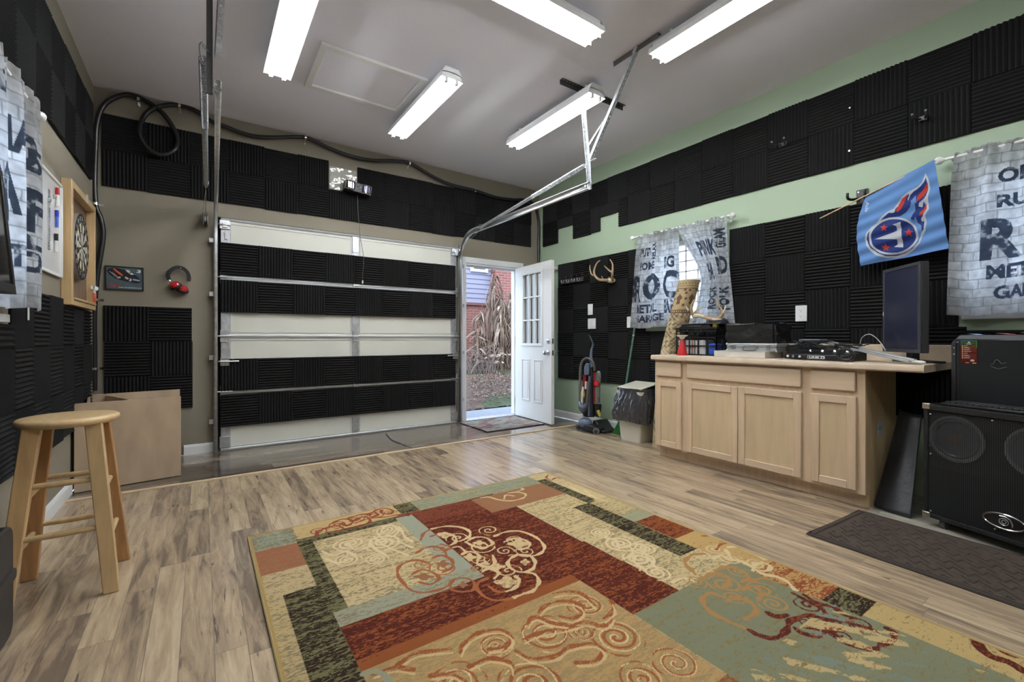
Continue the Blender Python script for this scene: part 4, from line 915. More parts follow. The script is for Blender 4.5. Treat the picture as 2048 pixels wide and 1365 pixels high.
for k, (px, py, s) in enumerate([(985, 712, 1), (1010, 708, .8), (968, 716, .7), (1028, 712, .9), (992, 724, .7)]):
    mb = MB(); b = onY(px, py, 8.7); r = random.Random(40+k)
    for q in range(7):
        a = r.uniform(0, 6.28); L = .16*s*r.uniform(.6, 1.4); p = b+Vector((r.uniform(-.12, .12), r.uniform(-.1, .1), -.03)); d = Vector((math.cos(a), math.sin(a)*.5, r.uniform(-.1, .35))); n_ = Vector((-d.y, d.x, .2)).normalized()
        mb.add([p, p+d*L*.5+n_*.04+Vector((0, 0, .03)), p+d*L, p+d*L*.5-n_*.04], [(0, 1, 2, 3)])
    tag(mb.build('fallen_frond', lm[1], smooth=0), ['curled pale frond lying at the foot of the tallest withered plant', 'curled pale frond below the broad withered plant', 'curled pale frond nearest the bare shrub', 'curled pale frond nearest the open door', 'curled pale frond lying lowest on the grass'][k], 'dead leaf', 'curled fronds on the ground')

# ---------------------------------------------------------------- green wall things
def plate(py0, px0, py1, px1, label, kind):
    a = onR(px0, py0, .03); b = onR(px1, py1, .03); y0, y1 = sorted((a.y, b.y)); z0, z1 = sorted((a.z, b.z)); t = thing('wall_plate', (XR-.03, (y0+y1)/2, z0), label, 'switch' if kind == 's' else 'outlet')
    mb = MB(); mb.box(XR-.034, XR-.0275, y0, y1, z0, z1); mb.build('plate', M['plate'], t, bevel=.002); n = 2 if (y1-y0) > .1 and kind == 's' else 1
    for k in range(n):
        yc = y0+(y1-y0)*(k+.5)/n; zc = (z0+z1)/2
        if kind == 's': mb = MB(); mb.box(XR-.038, XR-.034, yc-.017, yc+.017, zc-.034, zc+.034); mb.box(XR-.041, XR-.038, yc-.015, yc+.015, zc-.03, zc); mb.build('rocker', M['white'], t, bevel=.001)
        elif kind == 'o':
            for dz in (-.022, .022):
                mb = MB(); mb.cyl((XR-.034, yc, zc+dz), (XR-.036, yc, zc+dz), .017, n=16); s_ = mb.build('receptacle', M['white'], t)
                mb = MB()
                for dy in (-.006, .006): mb.box(XR-.0365, XR-.036, yc+dy-.001, yc+dy+.001, zc+dz-.001, zc+dz+.008)
                mb.cyl((XR-.0365, yc, zc+dz-.008), (XR-.036, yc, zc+dz-.008), .003, n=8); mb.build('slots', M['blackm'], s_, smooth=0)
plate(609, 1176, 630, 1185.5, 'single white light switch on the foam, above the double one', 's')
plate(638, 1176, 658, 1191.5, 'double white light switch on the foam beside the white door', 's')
plate(634, 1254, 656, 1264, 'white blank wall plate at the left edge of the far curtain', 'b')
plate(612, 1591, 643, 1614, 'white power outlet above the counter, right of the far curtain', 'o')
mb = MB(); q = onR(1117, 538, 0); mb.lathe([(.018, 0), (.018, .02), (.022, .035), (.018, .05), (0, .055)], (XR-.026, q.y, q.z), (-1, 0, 0), 16); tag(mb.build('door_bumper', M['white']), 'small white round door bumper at the top of the door edge', 'door bumper')
t = thing('hook_rack', onR(1145, 562, .03), 'dark hook rack on the foam between the door and the antlers', 'hook rack')
a = onR(1122, 565, .04); b = onR(1167, 560, .04)
mb = MB(); mb.box(XR-.045, XR-.0265, b.y, a.y, a.z-.028, a.z+.028); mb.build('rail', mat('dark_walnut', (.03, .018, .012), .4), t, bevel=.003)
for k in range(4):
    y = a.y+(b.y-a.y)*(.15+.235*k); mb = MB(); mb.tube(spline([(XR-.045, y, a.z+.015), (XR-.06, y, a.z-.02), (XR-.085, y, a.z-.015), (XR-.09, y, a.z+.012)], 4), .004, 6); mb.ball((XR-.09, y, a.z+.014), .006, 8); mb.build('hook', M['steel'], t)
for k in range(5):
    q = onR(1120+k*11, 556.5-k*1.9, .03); mb = MB(); mb.cyl((XR-.0265, q.y, q.z), (XR-.033, q.y, q.z), .004, n=8)
    tag(mb.build('screw', M['steel']), f'tiny screw head above the hook rack, {ORD[k]} from the white door', 'screw', 'screws above the hook rack')
def antlers(name, f, tubes, skull, label, mt=M['bone']):
    t = thing(name, f(*skull[0]), label, 'antlers')
    for pts, r0 in tubes:
        P = spline([f(*p) for p in pts], 6); n_ = len(P); mb = MB(); mb.tube(P, [r0*(1-.75*(i/(n_-1))**1.3) for i in range(n_)], 9); mb.build('antler' if len(pts) > 3 else 'tine', mt, t)
    mb = MB(); P = spline([f(*p) for p in skull], 5); mb.tube(P, [.020+.006*math.sin(math.pi*i/(len(P)-1)) for i in range(len(P))], 10); mb.build('skull_plate', M['bonew'], t)
f = lambda x, y, o=.10: onR(1120+x/11.377, 500+y/11.377, o)
antlers('deer_antlers', f, [([(1090, 690), (980, 690, .13), (870, 670, .17), (790, 580, .19), (775, 480, .19), (800, 380, .18), (850, 290, .16), (915, 240, .15)], .017), ([(780, 590, .19), (720, 560, .19), (680, 440, .19), (680, 345, .18)], .011), ([(985, 680, .13), (965, 640, .14), (945, 595, .14)], .008),
                            ([(1200, 700), (1190, 650, .13), (1190, 560, .17), (1200, 420, .17), (1190, 310, .16), (1135, 220, .15)], .017), ([(1180, 510, .17), (1120, 470, .18), (1060, 415, .18), (1005, 362, .17)], .011), ([(1170, 660, .12), (1130, 640, .13), (1100, 618, .13)], .008)],
        [(1075, 690, .07), (1150, 705, .06), (1230, 690, .06)], 'pair of deer antlers mounted on the black foam above the switches')
# guitar hangers and screws on the upper foam band
for px, py, lb in ((1566, 289, 'small black guitar hanger on the upper foam, farther one'), (1846, 237, 'small black guitar hanger on the upper foam, nearer one')):
    q = onR(px, py, .03); t = thing('guitar_hanger', q, lb, 'guitar hanger', 'guitar hangers on the upper foam'); k = 1 if px < 1700 else .72
    mb = MB(); mb.box(XR-.036, XR-.0265, q.y-.03*k, q.y+.03*k, q.z-.015, q.z+.015); mb.build('plate', M['dgrey'], t, bevel=.002)
    for s in (-1, 1):
        mb = MB(); mb.tube(spline([(XR-.03, q.y+s*.01, q.z), (XR-.07, q.y+s*.03*k, q.z-.005), (XR-.10, q.y+s*.045*k, q.z-.004), (XR-.115, q.y+s*.045*k, q.z+.012)], 4), .006, 8); mb.build('prong', M['dgrey'], t)
        mb = MB(); mb.ball((XR-.115, q.y+s*.045*k, q.z+.014), .008, 8); mb.build('tip', M['steel'], t)
for k, (px, py) in enumerate(((1700, 216), (1699, 302), (1552, 291), (1831, 238))):
    q = onR(px, py, .03); mb = MB(); mb.cyl((XR-.0265, q.y, q.z), (XR-.036, q.y, q.z), .006, n=8)
    tag(mb.build('screw', M['steel']), ['bare screw in the top foam row, higher of the two', 'bare screw in the second foam row, lower of the two', 'screw beside the farther guitar hanger', 'screw beside the nearer guitar hanger'][k], 'screw')
# flag on its stick, resting in the wall hook
q = onR(1722, 395, .03); t = thing('wall_hook', q, 'black two pronged wall hook holding the flag stick', 'hook')
mb = MB(); mb.box(XR-.010, XR-.001, q.y-.035, q.y+.035, q.z-.06, q.z+.06); mb.build('plate', M['dgrey'], t, bevel=.004)
for s in (-1, 1):
    mb = MB(); mb.tube(spline([(XR-.008, q.y+s*.012, q.z), (XR-.06, q.y+s*.045, q.z-.01), (XR-.115, q.y+s*.05, q.z-.008), (XR-.118, q.y+s*.05, q.z+.025)], 4), .009, 8); mb.build('prong', M['black'], t)
    for z in (-.045, .045): mb = MB(); mb.cyl((XR-.010, q.y+s*.022, q.z+z), (XR-.012, q.y+s*.022, q.z+z), .005, n=8); mb.build('screw', M['steel'], t)
t = thing('team_flag', onR(1800, 360, .14), 'light blue team flag with a flaming circle emblem on a thin stick', 'flag')
pa, pb = onR(1640, 437, .10), onR(1872.5, 321.5, .16)
mb = MB(); mb.tube([pa, pb], .0045, 8); mb.build('stick', M['pinel'], t)
nu, nv = 300, 300; U, V = np.meshgrid(np.linspace(0, 1, nu), np.linspace(0, 1, nv), indexing='ij')
# painted in the flag's own plane, metres mapped to the emblem's drawing units
def q2(u, v):     # drawing units of the emblem study: corners of the cloth
    TLc, TRc, BRc, BLc = np.array([245, 462.]), np.array([1082, 70.]), np.array([1228, 1112.]), np.array([170, 1316.])
    L_ = TLc*(1-v)[..., None]+BLc*v[..., None]; L_ = L_+np.stack([-85*np.sin(np.pi*np.clip(v*1.02, 0, 1)), 0*v], -1)
    R_ = TRc*(1-v)[..., None]+BRc*v[..., None]; P_ = L_*(1-u)[..., None]+R_*u[..., None]; return P_
DP = q2(U, V); C = Canvas(DP[..., 0], DP[..., 1], (.11, .235, .50)); NV, WT, RD, LB = (.012, .03, .16), (.46, .49, .53), (.45, .035, .018), (.11, .235, .50)
halo = [(220, 1000), (240, 920), (300, 850), (360, 815), (420, 740), (500, 675), (580, 640), (620, 580), (680, 500), (760, 440), (870, 385), (925, 330), (965, 222), (1005, 300), (1020, 400), (990, 500), (990, 560), (1000, 640), (950, 720), (965, 800), (950, 900), (905, 960), (880, 1040), (810, 1120), (720, 1180), (600, 1222), (480, 1225), (370, 1195), (290, 1140), (240, 1070)]
C.poly(halo, WT)
navy = [(245, 1000), (262, 930), (320, 865), (385, 820), (440, 755), (510, 695), (590, 655), (645, 590), (700, 510), (790, 450), (850, 420), (900, 380), (945, 330), (970, 275), (990, 350), (990, 420), (965, 490), (930, 540), (960, 600), (970, 640), (930, 690), (915, 740), (935, 800), (930, 880), (885, 940), (860, 1030), (790, 1105), (700, 1160), (600, 1195), (480, 1200), (380, 1165), (305, 1110), (262, 1050)]
C.poly(navy, NV)
inner = [(270, 990), (300, 900), (380, 845), (450, 790), (520, 740), (600, 735), (690, 700), (730, 620), (770, 560), (840, 480), (850, 560), (835, 640), (820, 700), (850, 780), (900, 830), (905, 900), (870, 1000), (800, 1085), (700, 1145), (600, 1178), (490, 1180), (390, 1145), (320, 1090)]
C.poly(inner, LB)
C.poly([(745, 555), (775, 480), (860, 400), (830, 410), (770, 460), (745, 520)], WT); C.poly([(870, 610), (880, 570), (945, 520), (930, 570), (915, 620)], WT); C.poly([(895, 770), (905, 740), (950, 715), (940, 770), (910, 790)], WT); C.poly([(530, 690), (560, 650), (600, 650), (590, 680), (550, 698)], WT)
C.poly([(495, 720), (530, 690), (600, 690), (640, 650), (690, 600), (745, 540), (790, 560), (770, 620), (720, 680), (660, 720), (612, 735), (690, 680), (700, 640), (640, 690), (560, 740), (510, 742)], NV)
C.poly([(775, 760), (800, 700), (830, 660), (830, 560), (860, 600), (880, 620), (850, 700), (810, 775)], NV); C.poly([(850, 800), (860, 730), (900, 740), (890, 790), (935, 790), (900, 835)], NV)
C.poly([(605, 665), (640, 590), (680, 520), (760, 460), (720, 520), (700, 580), (670, 640), (625, 680)], RD); C.poly([(850, 560), (860, 490), (920, 430), (980, 345), (985, 420), (940, 490), (890, 530)], RD); C.poly([(880, 725), (885, 680), (935, 640), (965, 570), (970, 640), (935, 690)], RD)
def ovl(cx, cy, rx, ry, rot, n=60): return [(cx+math.cos(a)*rx*math.cos(rot)-math.sin(a)*ry*math.sin(rot), cy+math.cos(a)*rx*math.sin(rot)+math.sin(a)*ry*math.cos(rot)) for a in np.linspace(0, 2*math.pi, n)]
C.poly(ovl(565, 962, 296, 222, -.16), WT); C.poly(ovl(565, 962, 268, 198, -.16), NV)
C.poly([(340, 1000), (560, 920), (610, 895), (605, 845), (560, 825), (655, 798), (662, 930), (668, 1000), (678, 1095), (570, 1090), (612, 1060), (612, 1000)], WT)
star = lambda cx, cy, r: [(cx+(r if i % 2 == 0 else r*.42)*math.sin(i*math.pi/5), cy-(r if i % 2 == 0 else r*.42)*math.cos(i*math.pi/5)) for i in range(10)]
for a in ((460, 865, 50), (748, 920, 56), (476, 1100, 54)): C.poly(star(*a), RD)
C.text('Acle', 250, 612, 120, 46, (.55, .62, .72), ux=(-.1, 1), uy=(.95, .1))
Y_ = np.zeros(U.shape); Z_ = np.zeros(U.shape)
ca = [onR(1690+a/5.936, 310+b/5.936, .14) for a, b in ((245, 462), (1082, 70), (1228, 1112), (170, 1316))]
def wallmap(DP, o=.14):
    px_ = 1690+DP[..., 0]/5.936; py_ = 310+DP[..., 1]/5.936; u = (px_-1024)/FPX; v = (CYP-py_)/FPX
    dx = math.sin(YAW)+u*math.cos(YAW); dy = math.cos(YAW)-u*math.sin(YAW); t_ = (XR-o)/dx; return dy*t_, CH+v*t_
Y_, Z_ = wallmap(DP)
X_ = XR-(.10+.055*U*(1-V)+.02)+.012*np.sin(U*9+V*3)*V+.006*np.sin(V*38+U*4)*(.3+V)
grid_mesh('cloth', np.stack([X_, Y_, Z_], -1), C.C, M['flag'], t)

# ---------------------------------------------------------------- curtains with printed brick and lettering
def bricks(C, W, Hh, seed):
    """pale painted brick print, irregular joints, darker stains towards top and hem"""
    X, Y = C.X, C.Y; n1 = vnoise(X, Y, 6, 6, seed, 4); n2 = vnoise(X, Y, 40, 40, seed+3, 2); n3 = vnoise(X, Y, 3, 3, seed+7, 3)
    x = X+.012*(vnoise(X, Y, 9, 9, seed+1)-.5)*2; y = Y+.010*(vnoise(X, Y, 8, 8, seed+2)-.5)*2; rh, bw = .054, .115
    row = np.floor(y/rh); fx = (x/bw+.5*(row % 2)+.17*np.sin(row*5)) % 1*bw; fy = y % rh
    mort = np.minimum(np.minimum(fx, bw-fx), np.minimum(fy, rh-fy)); cell = np.sin(row*12.9+np.floor(x/bw+.5*(row % 2))*7.7)*.5+.5
    v = .58+.16*cell+.34*(n1-.5); v = v*(1-.6*np.clip((.0046-mort)/.0046, 0, 1)); v *= (.72+.56*n2)
    st = np.clip((n3-.46)*3.6, 0, 1)*np.clip(.35+1.6*np.abs(Y/Hh-.55)**1.5*2, 0, 1); st = np.maximum(st, np.clip(1.3-(Y/Hh)/.15, 0, 1)*(.35+.65*n1)); st = np.maximum(st, np.clip(((Y/Hh)-.93)/.07, 0, 1)*(.1+.8*n1))
    C.C = v[..., None]*np.array([.93, .97, 1.03]); stain = (.16+.20*n2)[..., None]*np.array([1.0, .97, .90]); C.C = C.C*(1-st[..., None]*.8)+stain*st[..., None]*.8
INK = (.040, .052, .078)
def ink(C):
    k = vnoise(C.X, C.Y, 30, 30, 5, 3)[..., None]; m = np.clip((k-.62)*9, 0, 1); return np.array(INK)*(.8+.9*k)*(1-m*.6)+C.C*m*.6
def curtain(t, name, f, edge0, edge1, ztop, zbot, words, seed, waves, amp, o0, sgn):
    """cloth from edge0(v) to edge1(v) (wall coordinate) ; v=0 top .. 1 hem ; f(o,y,z) place"""
    nu, nv = 240, 270; U, V = np.meshgrid(np.linspace(0, 1, nu), np.linspace(0, 1, nv), indexing='ij'); W, Hh = .62, ztop-zbot
    C = Canvas(U*W, (1-V)*Hh, (.7, .7, .7)); bricks(C, W, Hh, seed)
    for wd in words: C.text(wd[0], wd[1]*W, wd[2]*Hh, wd[3]*W*.92, wd[4]*Hh*.92, ink, rot=wd[5] if len(wd) > 5 else 0, bold=.045)
    E0 = np.interp(V, *edge0); E1 = np.interp(V, *edge1); y = E0+(E1-E0)*(U+.012*np.sin(U*waves*2*math.pi*1.0)*V)
    o = o0+amp*np.sin(U*waves*2*math.pi+seed)*(.35+.65*np.clip(V*4, 0, 1))+.5*amp*np.sin(U*waves*4.7*math.pi+1.7*seed)*np.clip(1-V*1.5, .2, 1)+.012*V
    z = ztop-(ztop-zbot)*V+.006*np.sin(U*waves*2*math.pi+seed+1)*(V < .02)+.010*np.sin(U*7+seed)*V+np.where(V < .05, .004*np.sin(U*90), 0)
    P = np.stack(f(o, y, z), -1); return grid_mesh(name, P, C.C, M['curtain'], t)
def rod(t, f, y0, y1, z, o=.075):
    mb = MB(); mb.cyl(f(o, y0, z), f(o, y1, z), .009, n=12); mb.build('curtain_rod', M['white'], t)
    for y, s in ((y0, -1), (y1, 1)):
        mb = MB(); a = Vector(f(o, y, z)); b = Vector(f(o, y+s*.05, z)); mb.lathe([(.010, 0), (.008, .010), (.012, .018), (.021, .028), (.025, .040), (.021, .052), (.010, .060), (0, .062)], a, (b-a).normalized(), 16); mb.build('finial', M['white'], t)
    for y in (y0-.01 if y0 > y1 else y0+.02, y1-.02 if y1 > y0 else y1+.01):
        mb = MB(); mb.bar(f(0, y, z-.01), f(o, y, z-.004), .012, .012); mb.bar(f(.001, y, z-.04), f(.001, y, z+.03), .02, .004, up=(1, 0, 0)); mb.build('rod_bracket', M['white'], t)
fR = lambda o, y, z: (XR-o, y, z); fL = lambda o, y, z: (XL+o, y, z)
pi2 = math.pi/2
t = thing('window_curtain', (XR-.08, 2.62, 2.08), 'pair of music word print curtains over the far window, parted in the middle', 'curtains')
rod(t, fR, 2.12, 3.135, 2.085)
Wa = [('SPLIT', .22, .80, .26, .10), ('RELAX', .45, .80, .30, .10, pi2), ('HOME', .30, .655, .40, .09), ('RG', .78, .66, .24, .13), ('R', .11, .42, .24, .30), ('O', .42, .43, .38, .31), ('C', .80, .43, .36, .31), ('METAL', .32, .205, .50, .10), ('BAND', .84, .205, .40, .16), ('GARAGE', .38, .10, .58, .085)]
Wb = [('PUNK', .47, .76, .44, .15), ('GLAM', .84, .82, .30, .16, pi2), ('HA', .42, .555, .26, .16), ('RD', .78, .60, .36, .16), ('FOLK', .78, .33, .36, .20, pi2), ('ROCK', .45, .33, .36, .17, pi2), ('SOUL', .52, .12, .40, .09)]
curtain(t, 'curtain_panel', fR, ([0, .2, 1], [3.105, 3.125, 3.185]), ([0, .35, .6, 1], [2.605, 2.60, 2.59, 2.56]), 2.095, 1.135, Wa, 3, 3.5, .016, .085, 1)
curtain(t, 'curtain_panel', fR, ([0, .1, .38, .5, .65, 1], [2.62, 2.585, 2.41, 2.375, 2.40, 2.50]), ([0, .3, 1], [2.135, 2.125, 2.045]), 2.095, 1.03, Wb, 5, 3, .018, .088, 1)
t = thing('window_curtain', (XR-.08, .2, 2.08), 'music word print curtains over the near window at the right picture edge', 'curtains')
rod(t, fR, -.38, .735, 2.125)
Wc = [('OF', .50, .80, .26, .09), ('RU', .50, .655, .26, .08), ('R', .42, .44, .34, .26), ('O', .86, .46, .26, .29), ('MET', .48, .25, .34, .09), ('GARAGE', .66, .13, .62, .085)]
Wd = [('ROCK', .2, .78, .25, .10, pi2), ('CK', .36, .45, .5, .29), ('FOLK', .7, .60, .36, .18, pi2), ('BAND', .3, .25, .40, .09)]
curtain(t, 'curtain_panel', fR, ([0, .15, 1], [.70, .715, .735]), ([0, 1], [.205, .215]), 2.15, 1.165, Wc, 9, 2.6, .020, .085, 1)
curtain(t, 'curtain_panel', fR, ([0, 1], [.20, .16]), ([0, 1], [-.35, -.35]), 2.15, 1.165, Wd, 12, 2.6, .020, .085, 1)
t = thing('window_curtain', (XL+.08, 2.4, 2.08), 'music word print curtains on the tan wall at the left picture edge', 'curtains')
rod(t, fL, 1.40, 2.965, 2.075, .085)
We = [('ROCK', .25, .45, .42, .28), ('MET', .4, .22, .4, .10), ('HARD', .62, .72, .5, .16), ('F', .85, .45, .22, .22), ('UP', .80, .25, .3, .16, pi2), ('JAZZ', .3, .85, .4, .12), ('A', .45, .50, .2, .24), ('5', .85, .68, .16, .12)]
curtain(t, 'curtain_panel', fL, ([0, 1], [2.22, 2.26]), ([0, .5, 1], [2.945, 2.965, 2.905]), 2.115, 1.150, We, 15, 3.2, .018, .095, 1)
curtain(t, 'curtain_panel', fL, ([0, 1], [1.45, 1.45]), ([0, 1], [2.21, 2.25]), 2.115, 1.155, Wd, 18, 3.2, .018, .095, 1)

# ---------------------------------------------------------------- television, road case at the left edge
t = thing('television', (-.50, 1.7, 1.16), 'flat television on a wall arm at the left picture edge', 'television')
ty0, ty1, tz0, tz1 = 1.22, 2.035, 1.165, 1.545
tv = lambda y, z, d: Vector((-.512+.03*(tz1-z)/.38+d, y, z))
def tvb(mb, y0, y1, z0, z1, d0, d1, mi=0): mb.hexa([tv(y0, z0, d0), tv(y0, z0, d1), tv(y1, z0, d1), tv(y1, z0, d0)], [tv(y0, z1, d0), tv(y0, z1, d1), tv(y1, z1, d1), tv(y1, z1, d0)], mi)
mb = MB(); tvb(mb, ty0, ty1, tz0, tz1, -.03, 0); mb.build('body', M['black'], t, bevel=.004)
mb = MB(); tvb(mb, ty0, ty1, tz0, tz0+.03, 0, .006); tvb(mb, ty0, ty1, tz1-.018, tz1, 0, .006); tvb(mb, ty0, ty0+.018, tz0+.03, tz1-.018, 0, .006); tvb(mb, ty1-.018, ty1, tz0+.03, tz1-.018, 0, .006); mb.build('bezel', M['black'], t, bevel=.002)
mb = MB(); tvb(mb, ty0+.018, ty1-.018, tz0+.03, tz1-.018, 0, .002); mb.build('screen', mat('tv_screen', (.02, .018, .015), .08), t)
mb = MB(); mb.bar((XL+.026, 1.6, 1.10), (-.555, 1.6, 1.10), .06, .03); mb.bar((-.555, 1.6, 1.085), (-.545, 1.6, 1.40), .06, .02); mb.build('wall_arm', M['black'], t)
t = thing('road_case', (-.63, 2.0, 0), 'black moulded hard case standing on the floor at the left edge', 'case')
f = lambda u, v, w_: Vector((-.635+w_, u, v))
def rrect(x0, x1, y0, y1, r, n=5):
    out = []
    for cx, cy, a0 in ((x1-r, y1-r, 0), (x0+r, y1-r, pi2), (x0+r, y0+r, math.pi), (x1-r, y0+r, 3*pi2)):
        for k in range(n+1): a = a0+pi2*k/n; out.append((cx+r*math.cos(a), cy+r*math.sin(a)))
    return out
mb = MB(); mb.prism(rrect(1.5, 2.28, .0, .385, .05), f, -.07, .095); mb.build('shell', M['dgrey'], t, bevel=.008)
mb = MB(); mb.prism(rrect(1.49, 2.29, .0, .20, .03), f, -.065, .09); mb.prism(rrect(1.49, 2.29, .185, .225, .015), f, -.072, .10); mb.build('rib', M['dgrey'], t, bevel=.004)
mb = MB(); mb.box(-.545, -.532, 2.05, 2.12, .10, .16); mb.build('latch', M['dsteel'], t, bevel=.003)

# ---------------------------------------------------------------- stool
sc_ = Vector((-.452, 2.575, 0)); SH = .708
t = thing('bar_stool', sc_, 'round pine bar stool with square tapered legs on the laminate floor', 'stool')
mb = MB(); mb.lathe([(.0, SH-.033), (.143, SH-.033), (.155, SH-.028), (.160, SH-.018), (.158, SH-.008), (.150, SH-.002), (.13, SH), (0, SH-.002)], (sc_.x, sc_.y, 0), n=56); mb.build('seat', M['pinel'], t, smooth=60)
ang0 = math.radians(2); legs = []
for k, (dx, dy, m_) in enumerate(((-1, -1, 'pine'), (1, -1, 'pinel'), (1, 1, 'pined'), (-1, 1, 'pined'))):
    bx, by = dx*.152, dy*.158; tx, ty = dx*.088, dy*.088
    b = sc_+Vector((bx, by, 0)); p = sc_+Vector((tx, ty, SH-.03)); legs.append((b, p)); up = Vector((dy, -dx, 0)) if True else None
    mb = MB(); d = (p-b).normalized()
    # rectangular leg, broad face turned to the diagonal
    a = Vector((1, 0, 0)); a = (a-d*a.dot(d)).normalized(); c = d.cross(a)
    def ring(o, wa, wc): return [o-a*wa-c*wc, o+a*wa-c*wc, o+a*wa+c*wc, o-a*wa+c*wc]
    lo = [Vector((q.x, q.y, 0.0)) for q in ring(b, .0255, .0165)]; hi = ring(p, .027, .0175); mb.hexa(lo, hi); mb.build('leg', M[m_], t, bevel=.004)
def on(l, z): b, p = legs[l]; return b.lerp(p, z/(SH-.03))
for l0, l1, z in ((0, 1, .455), (0, 1, .262), (3, 2, .435), (3, 2, .235), (1, 2, .405), (1, 2, .205), (0, 3, .40), (0, 3, .205)):
    a, b = on(l0, z), on(l1, z); mb = MB(); e = (b-a).normalized()*.006; mb.tube([a-e, a.lerp(b, .15), a.lerp(b, .5), a.lerp(b, .85), b+e], [.0095, .011, .0125, .011, .0095], 12); mb.build('rung', M['pinel'], t)
# plywood box
t = thing('plywood_box', (-.42, 4.4, 0), 'open plywood box standing in the corner below the foam tiles', 'box')
bx0, bx1, by0, by1, bh = -.695, -.128, 4.10, 4.72, .592; th = .015
A_, B_ = Vector((-.695, 4.085, 0)), Vector((-.128, 4.165, 0)); dn_ = (B_-A_).normalized(); nn_ = Vector((-dn_.y, dn_.x, 0))
def pbx(nm, u0, u1, v0, v1, z0, z1, m_=M['ply']):
    P_ = lambda u, v, z: A_+dn_*u+nn_*v+Vector((0, 0, z)); mb = MB(); mb.hexa([P_(u0, v0, z0), P_(u1, v0, z0), P_(u1, v1, z0), P_(u0, v1, z0)], [P_(u0, v0, z1), P_(u1, v0, z1), P_(u1, v1, z1), P_(u0, v1, z1)]); return mb.build(nm, m_, t, bevel=.0015)
WW = (B_-A_).length; DD = .58
pbx('front_panel', 0, WW, 0, th, 0, bh); pbx('back_panel', .08, WW+.055, DD-th, DD, 0, bh+.0); pbx('side_panel', .06, .06+th, th, DD-th, 0, bh-.004); pbx('base_panel', .06+th, WW-.005, th, DD-th, .02, .035)
P_ = lambda u, v, z: A_+dn_*u+nn_*v+Vector((0, 0, z)); mb = MB()
a, b = P_(.16, DD-th-.01, .04), P_(.30, th+.05, .04); e = Vector((.012, .004, 0))
mb.hexa([a, a+e, b+e, b], [x+Vector((0, 0, bh-.05)) for x in (a, a+e, b+e, b)]); mb.build('divider', M['plyedge'], t)

# ---------------------------------------------------------------- base cabinet and counter
cx0, cy0, cy1 = 3.25, .995, 2.500; kz = .088; ct = .838
t = thing('base_cabinet', ((cx0+XR-.03)/2, (cy0+cy1)/2, 0), 'unfinished maple base cabinet with four doors and three drawer fronts', 'cabinet')
bxw = XR-.03
mb = MB(); mb.box(cx0+.018, bxw, cy0, cy0+.016, kz, ct); mb.box(cx0+.065, bxw, cy0, cy0+.016, 0, kz); mb.build('side_panel', mat('side_veneer', (.50, .36, .20), .5, var=.1, vscale=4, stretch=(5, 5, .8)), t)
mb = MB(); mb.box(cx0+.018, bxw, cy1-.016, cy1, kz, ct); mb.box(cx0+.065, bxw, cy1-.016, cy1, 0, kz); mb.box(cx0+.02, bxw, cy0+.016, cy1-.016, kz, kz+.014); mb.box(bxw-.006, bxw, cy0+.016, cy1-.016, kz, ct); mb.build('carcass', M['maplep'], t)
mb = MB(); mb.box(cx0+.062, cx0+.075, cy0+.016, cy1-.016, 0, kz); mb.build('toe_kick', M['maple'], t)
mb = MB(); stiles = [(cy1-.030, cy1), (2.175, 2.237), (1.276, 1.342), (cy0, cy0+.045)]
for a, b in stiles: mb.box(cx0, cx0+.018, a, b, kz, ct)
for (a, b) in ((2.237, cy1-.03), (1.342, 2.175), (cy0+.045, 1.276)):
    for z0, z1 in ((kz, kz+.03), (.66, .712), (ct-.02, ct)): mb.box(cx0, cx0+.018, a, b, z0, z1)
mb.build('face_frame', M['maple'], t)
def panel_door(y0, y1, z0, z1):
    f = thing('door', (cx0-.018, (y0+y1)/2, z0), None, None); f.parent = t; f.location = Vector((cx0-.018, (y0+y1)/2, z0))-t.location; X0, X1 = cx0-.0185, cx0-.0005; s = .048
    for a, m_ in (((y0, y0+s, z0, z1), 'maple'), ((y1-s, y1, z0, z1), 'maple'), ((y0+s, y1-s, z0, z0+s), 'mapleh'), ((y0+s, y1-s, z1-s, z1), 'mapleh')):
        mb = MB(); mb.box(X0, X1, *a); mb.build('rail' if m_ == 'mapleh' else 'stile', M[m_], f, bevel=.0035)
    mb = MB(); mb.box(X0+.009, X1-.003, y0+s-.005, y1-s+.005, z0+s-.005, z1-s+.005); mb.build('panel', M['maplep'], f)
for a in ((2.232, 2.478, .106, .664), (1.761, 2.181, .106, .668), (1.336, 1.757, .106, .672), (1.036, 1.281, .108, .672)): panel_door(*a)
for y0, y1 in ((2.232, 2.478), (1.338, 2.181), (1.040, 1.283)):
    mb = MB(); mb.box(cx0-.0185, cx0-.0005, y0, y1, .703, .822); mb.build('drawer_front', M['mapleh'], t, bevel=.006)
mb = MB(); mb.box(3.46, 3.53, cy0-.002, cy0, .42, .50); mb.build('shipping_label', mat('label_blue', (.5, .55, .6), .5, c2=(.12, .16, .25), vscale=40), t)
t = thing('countertop', (3.5, 1.6, ct), 'beige laminate countertop with rounded edge and low backsplash', 'countertop')
ky0, ky1, kt = .722, 2.512, .880
def slab_prof(u, v, w_): return Vector((u, w_, v))
pr = [(3.205, ct+.008), (3.212, ct), (3.25, ct), (XR-.003, ct), (XR-.003, kt), (3.218, kt), (3.209, kt-.005), (3.205, kt-.014)]
mb = MB(); mb.prism(pr, slab_prof, ky0, ky1); mb.build('top', M['lam'], t, smooth=30)
mb = MB(); mb.prism([(XR-.048, kt), (XR-.027, kt), (XR-.027, kt+.105), (XR-.040, kt+.105), (XR-.048, kt+.098)], slab_prof, ky0, ky1-.35); mb.build('backsplash', M['lam'], t, smooth=30)

Z = kt+.0005
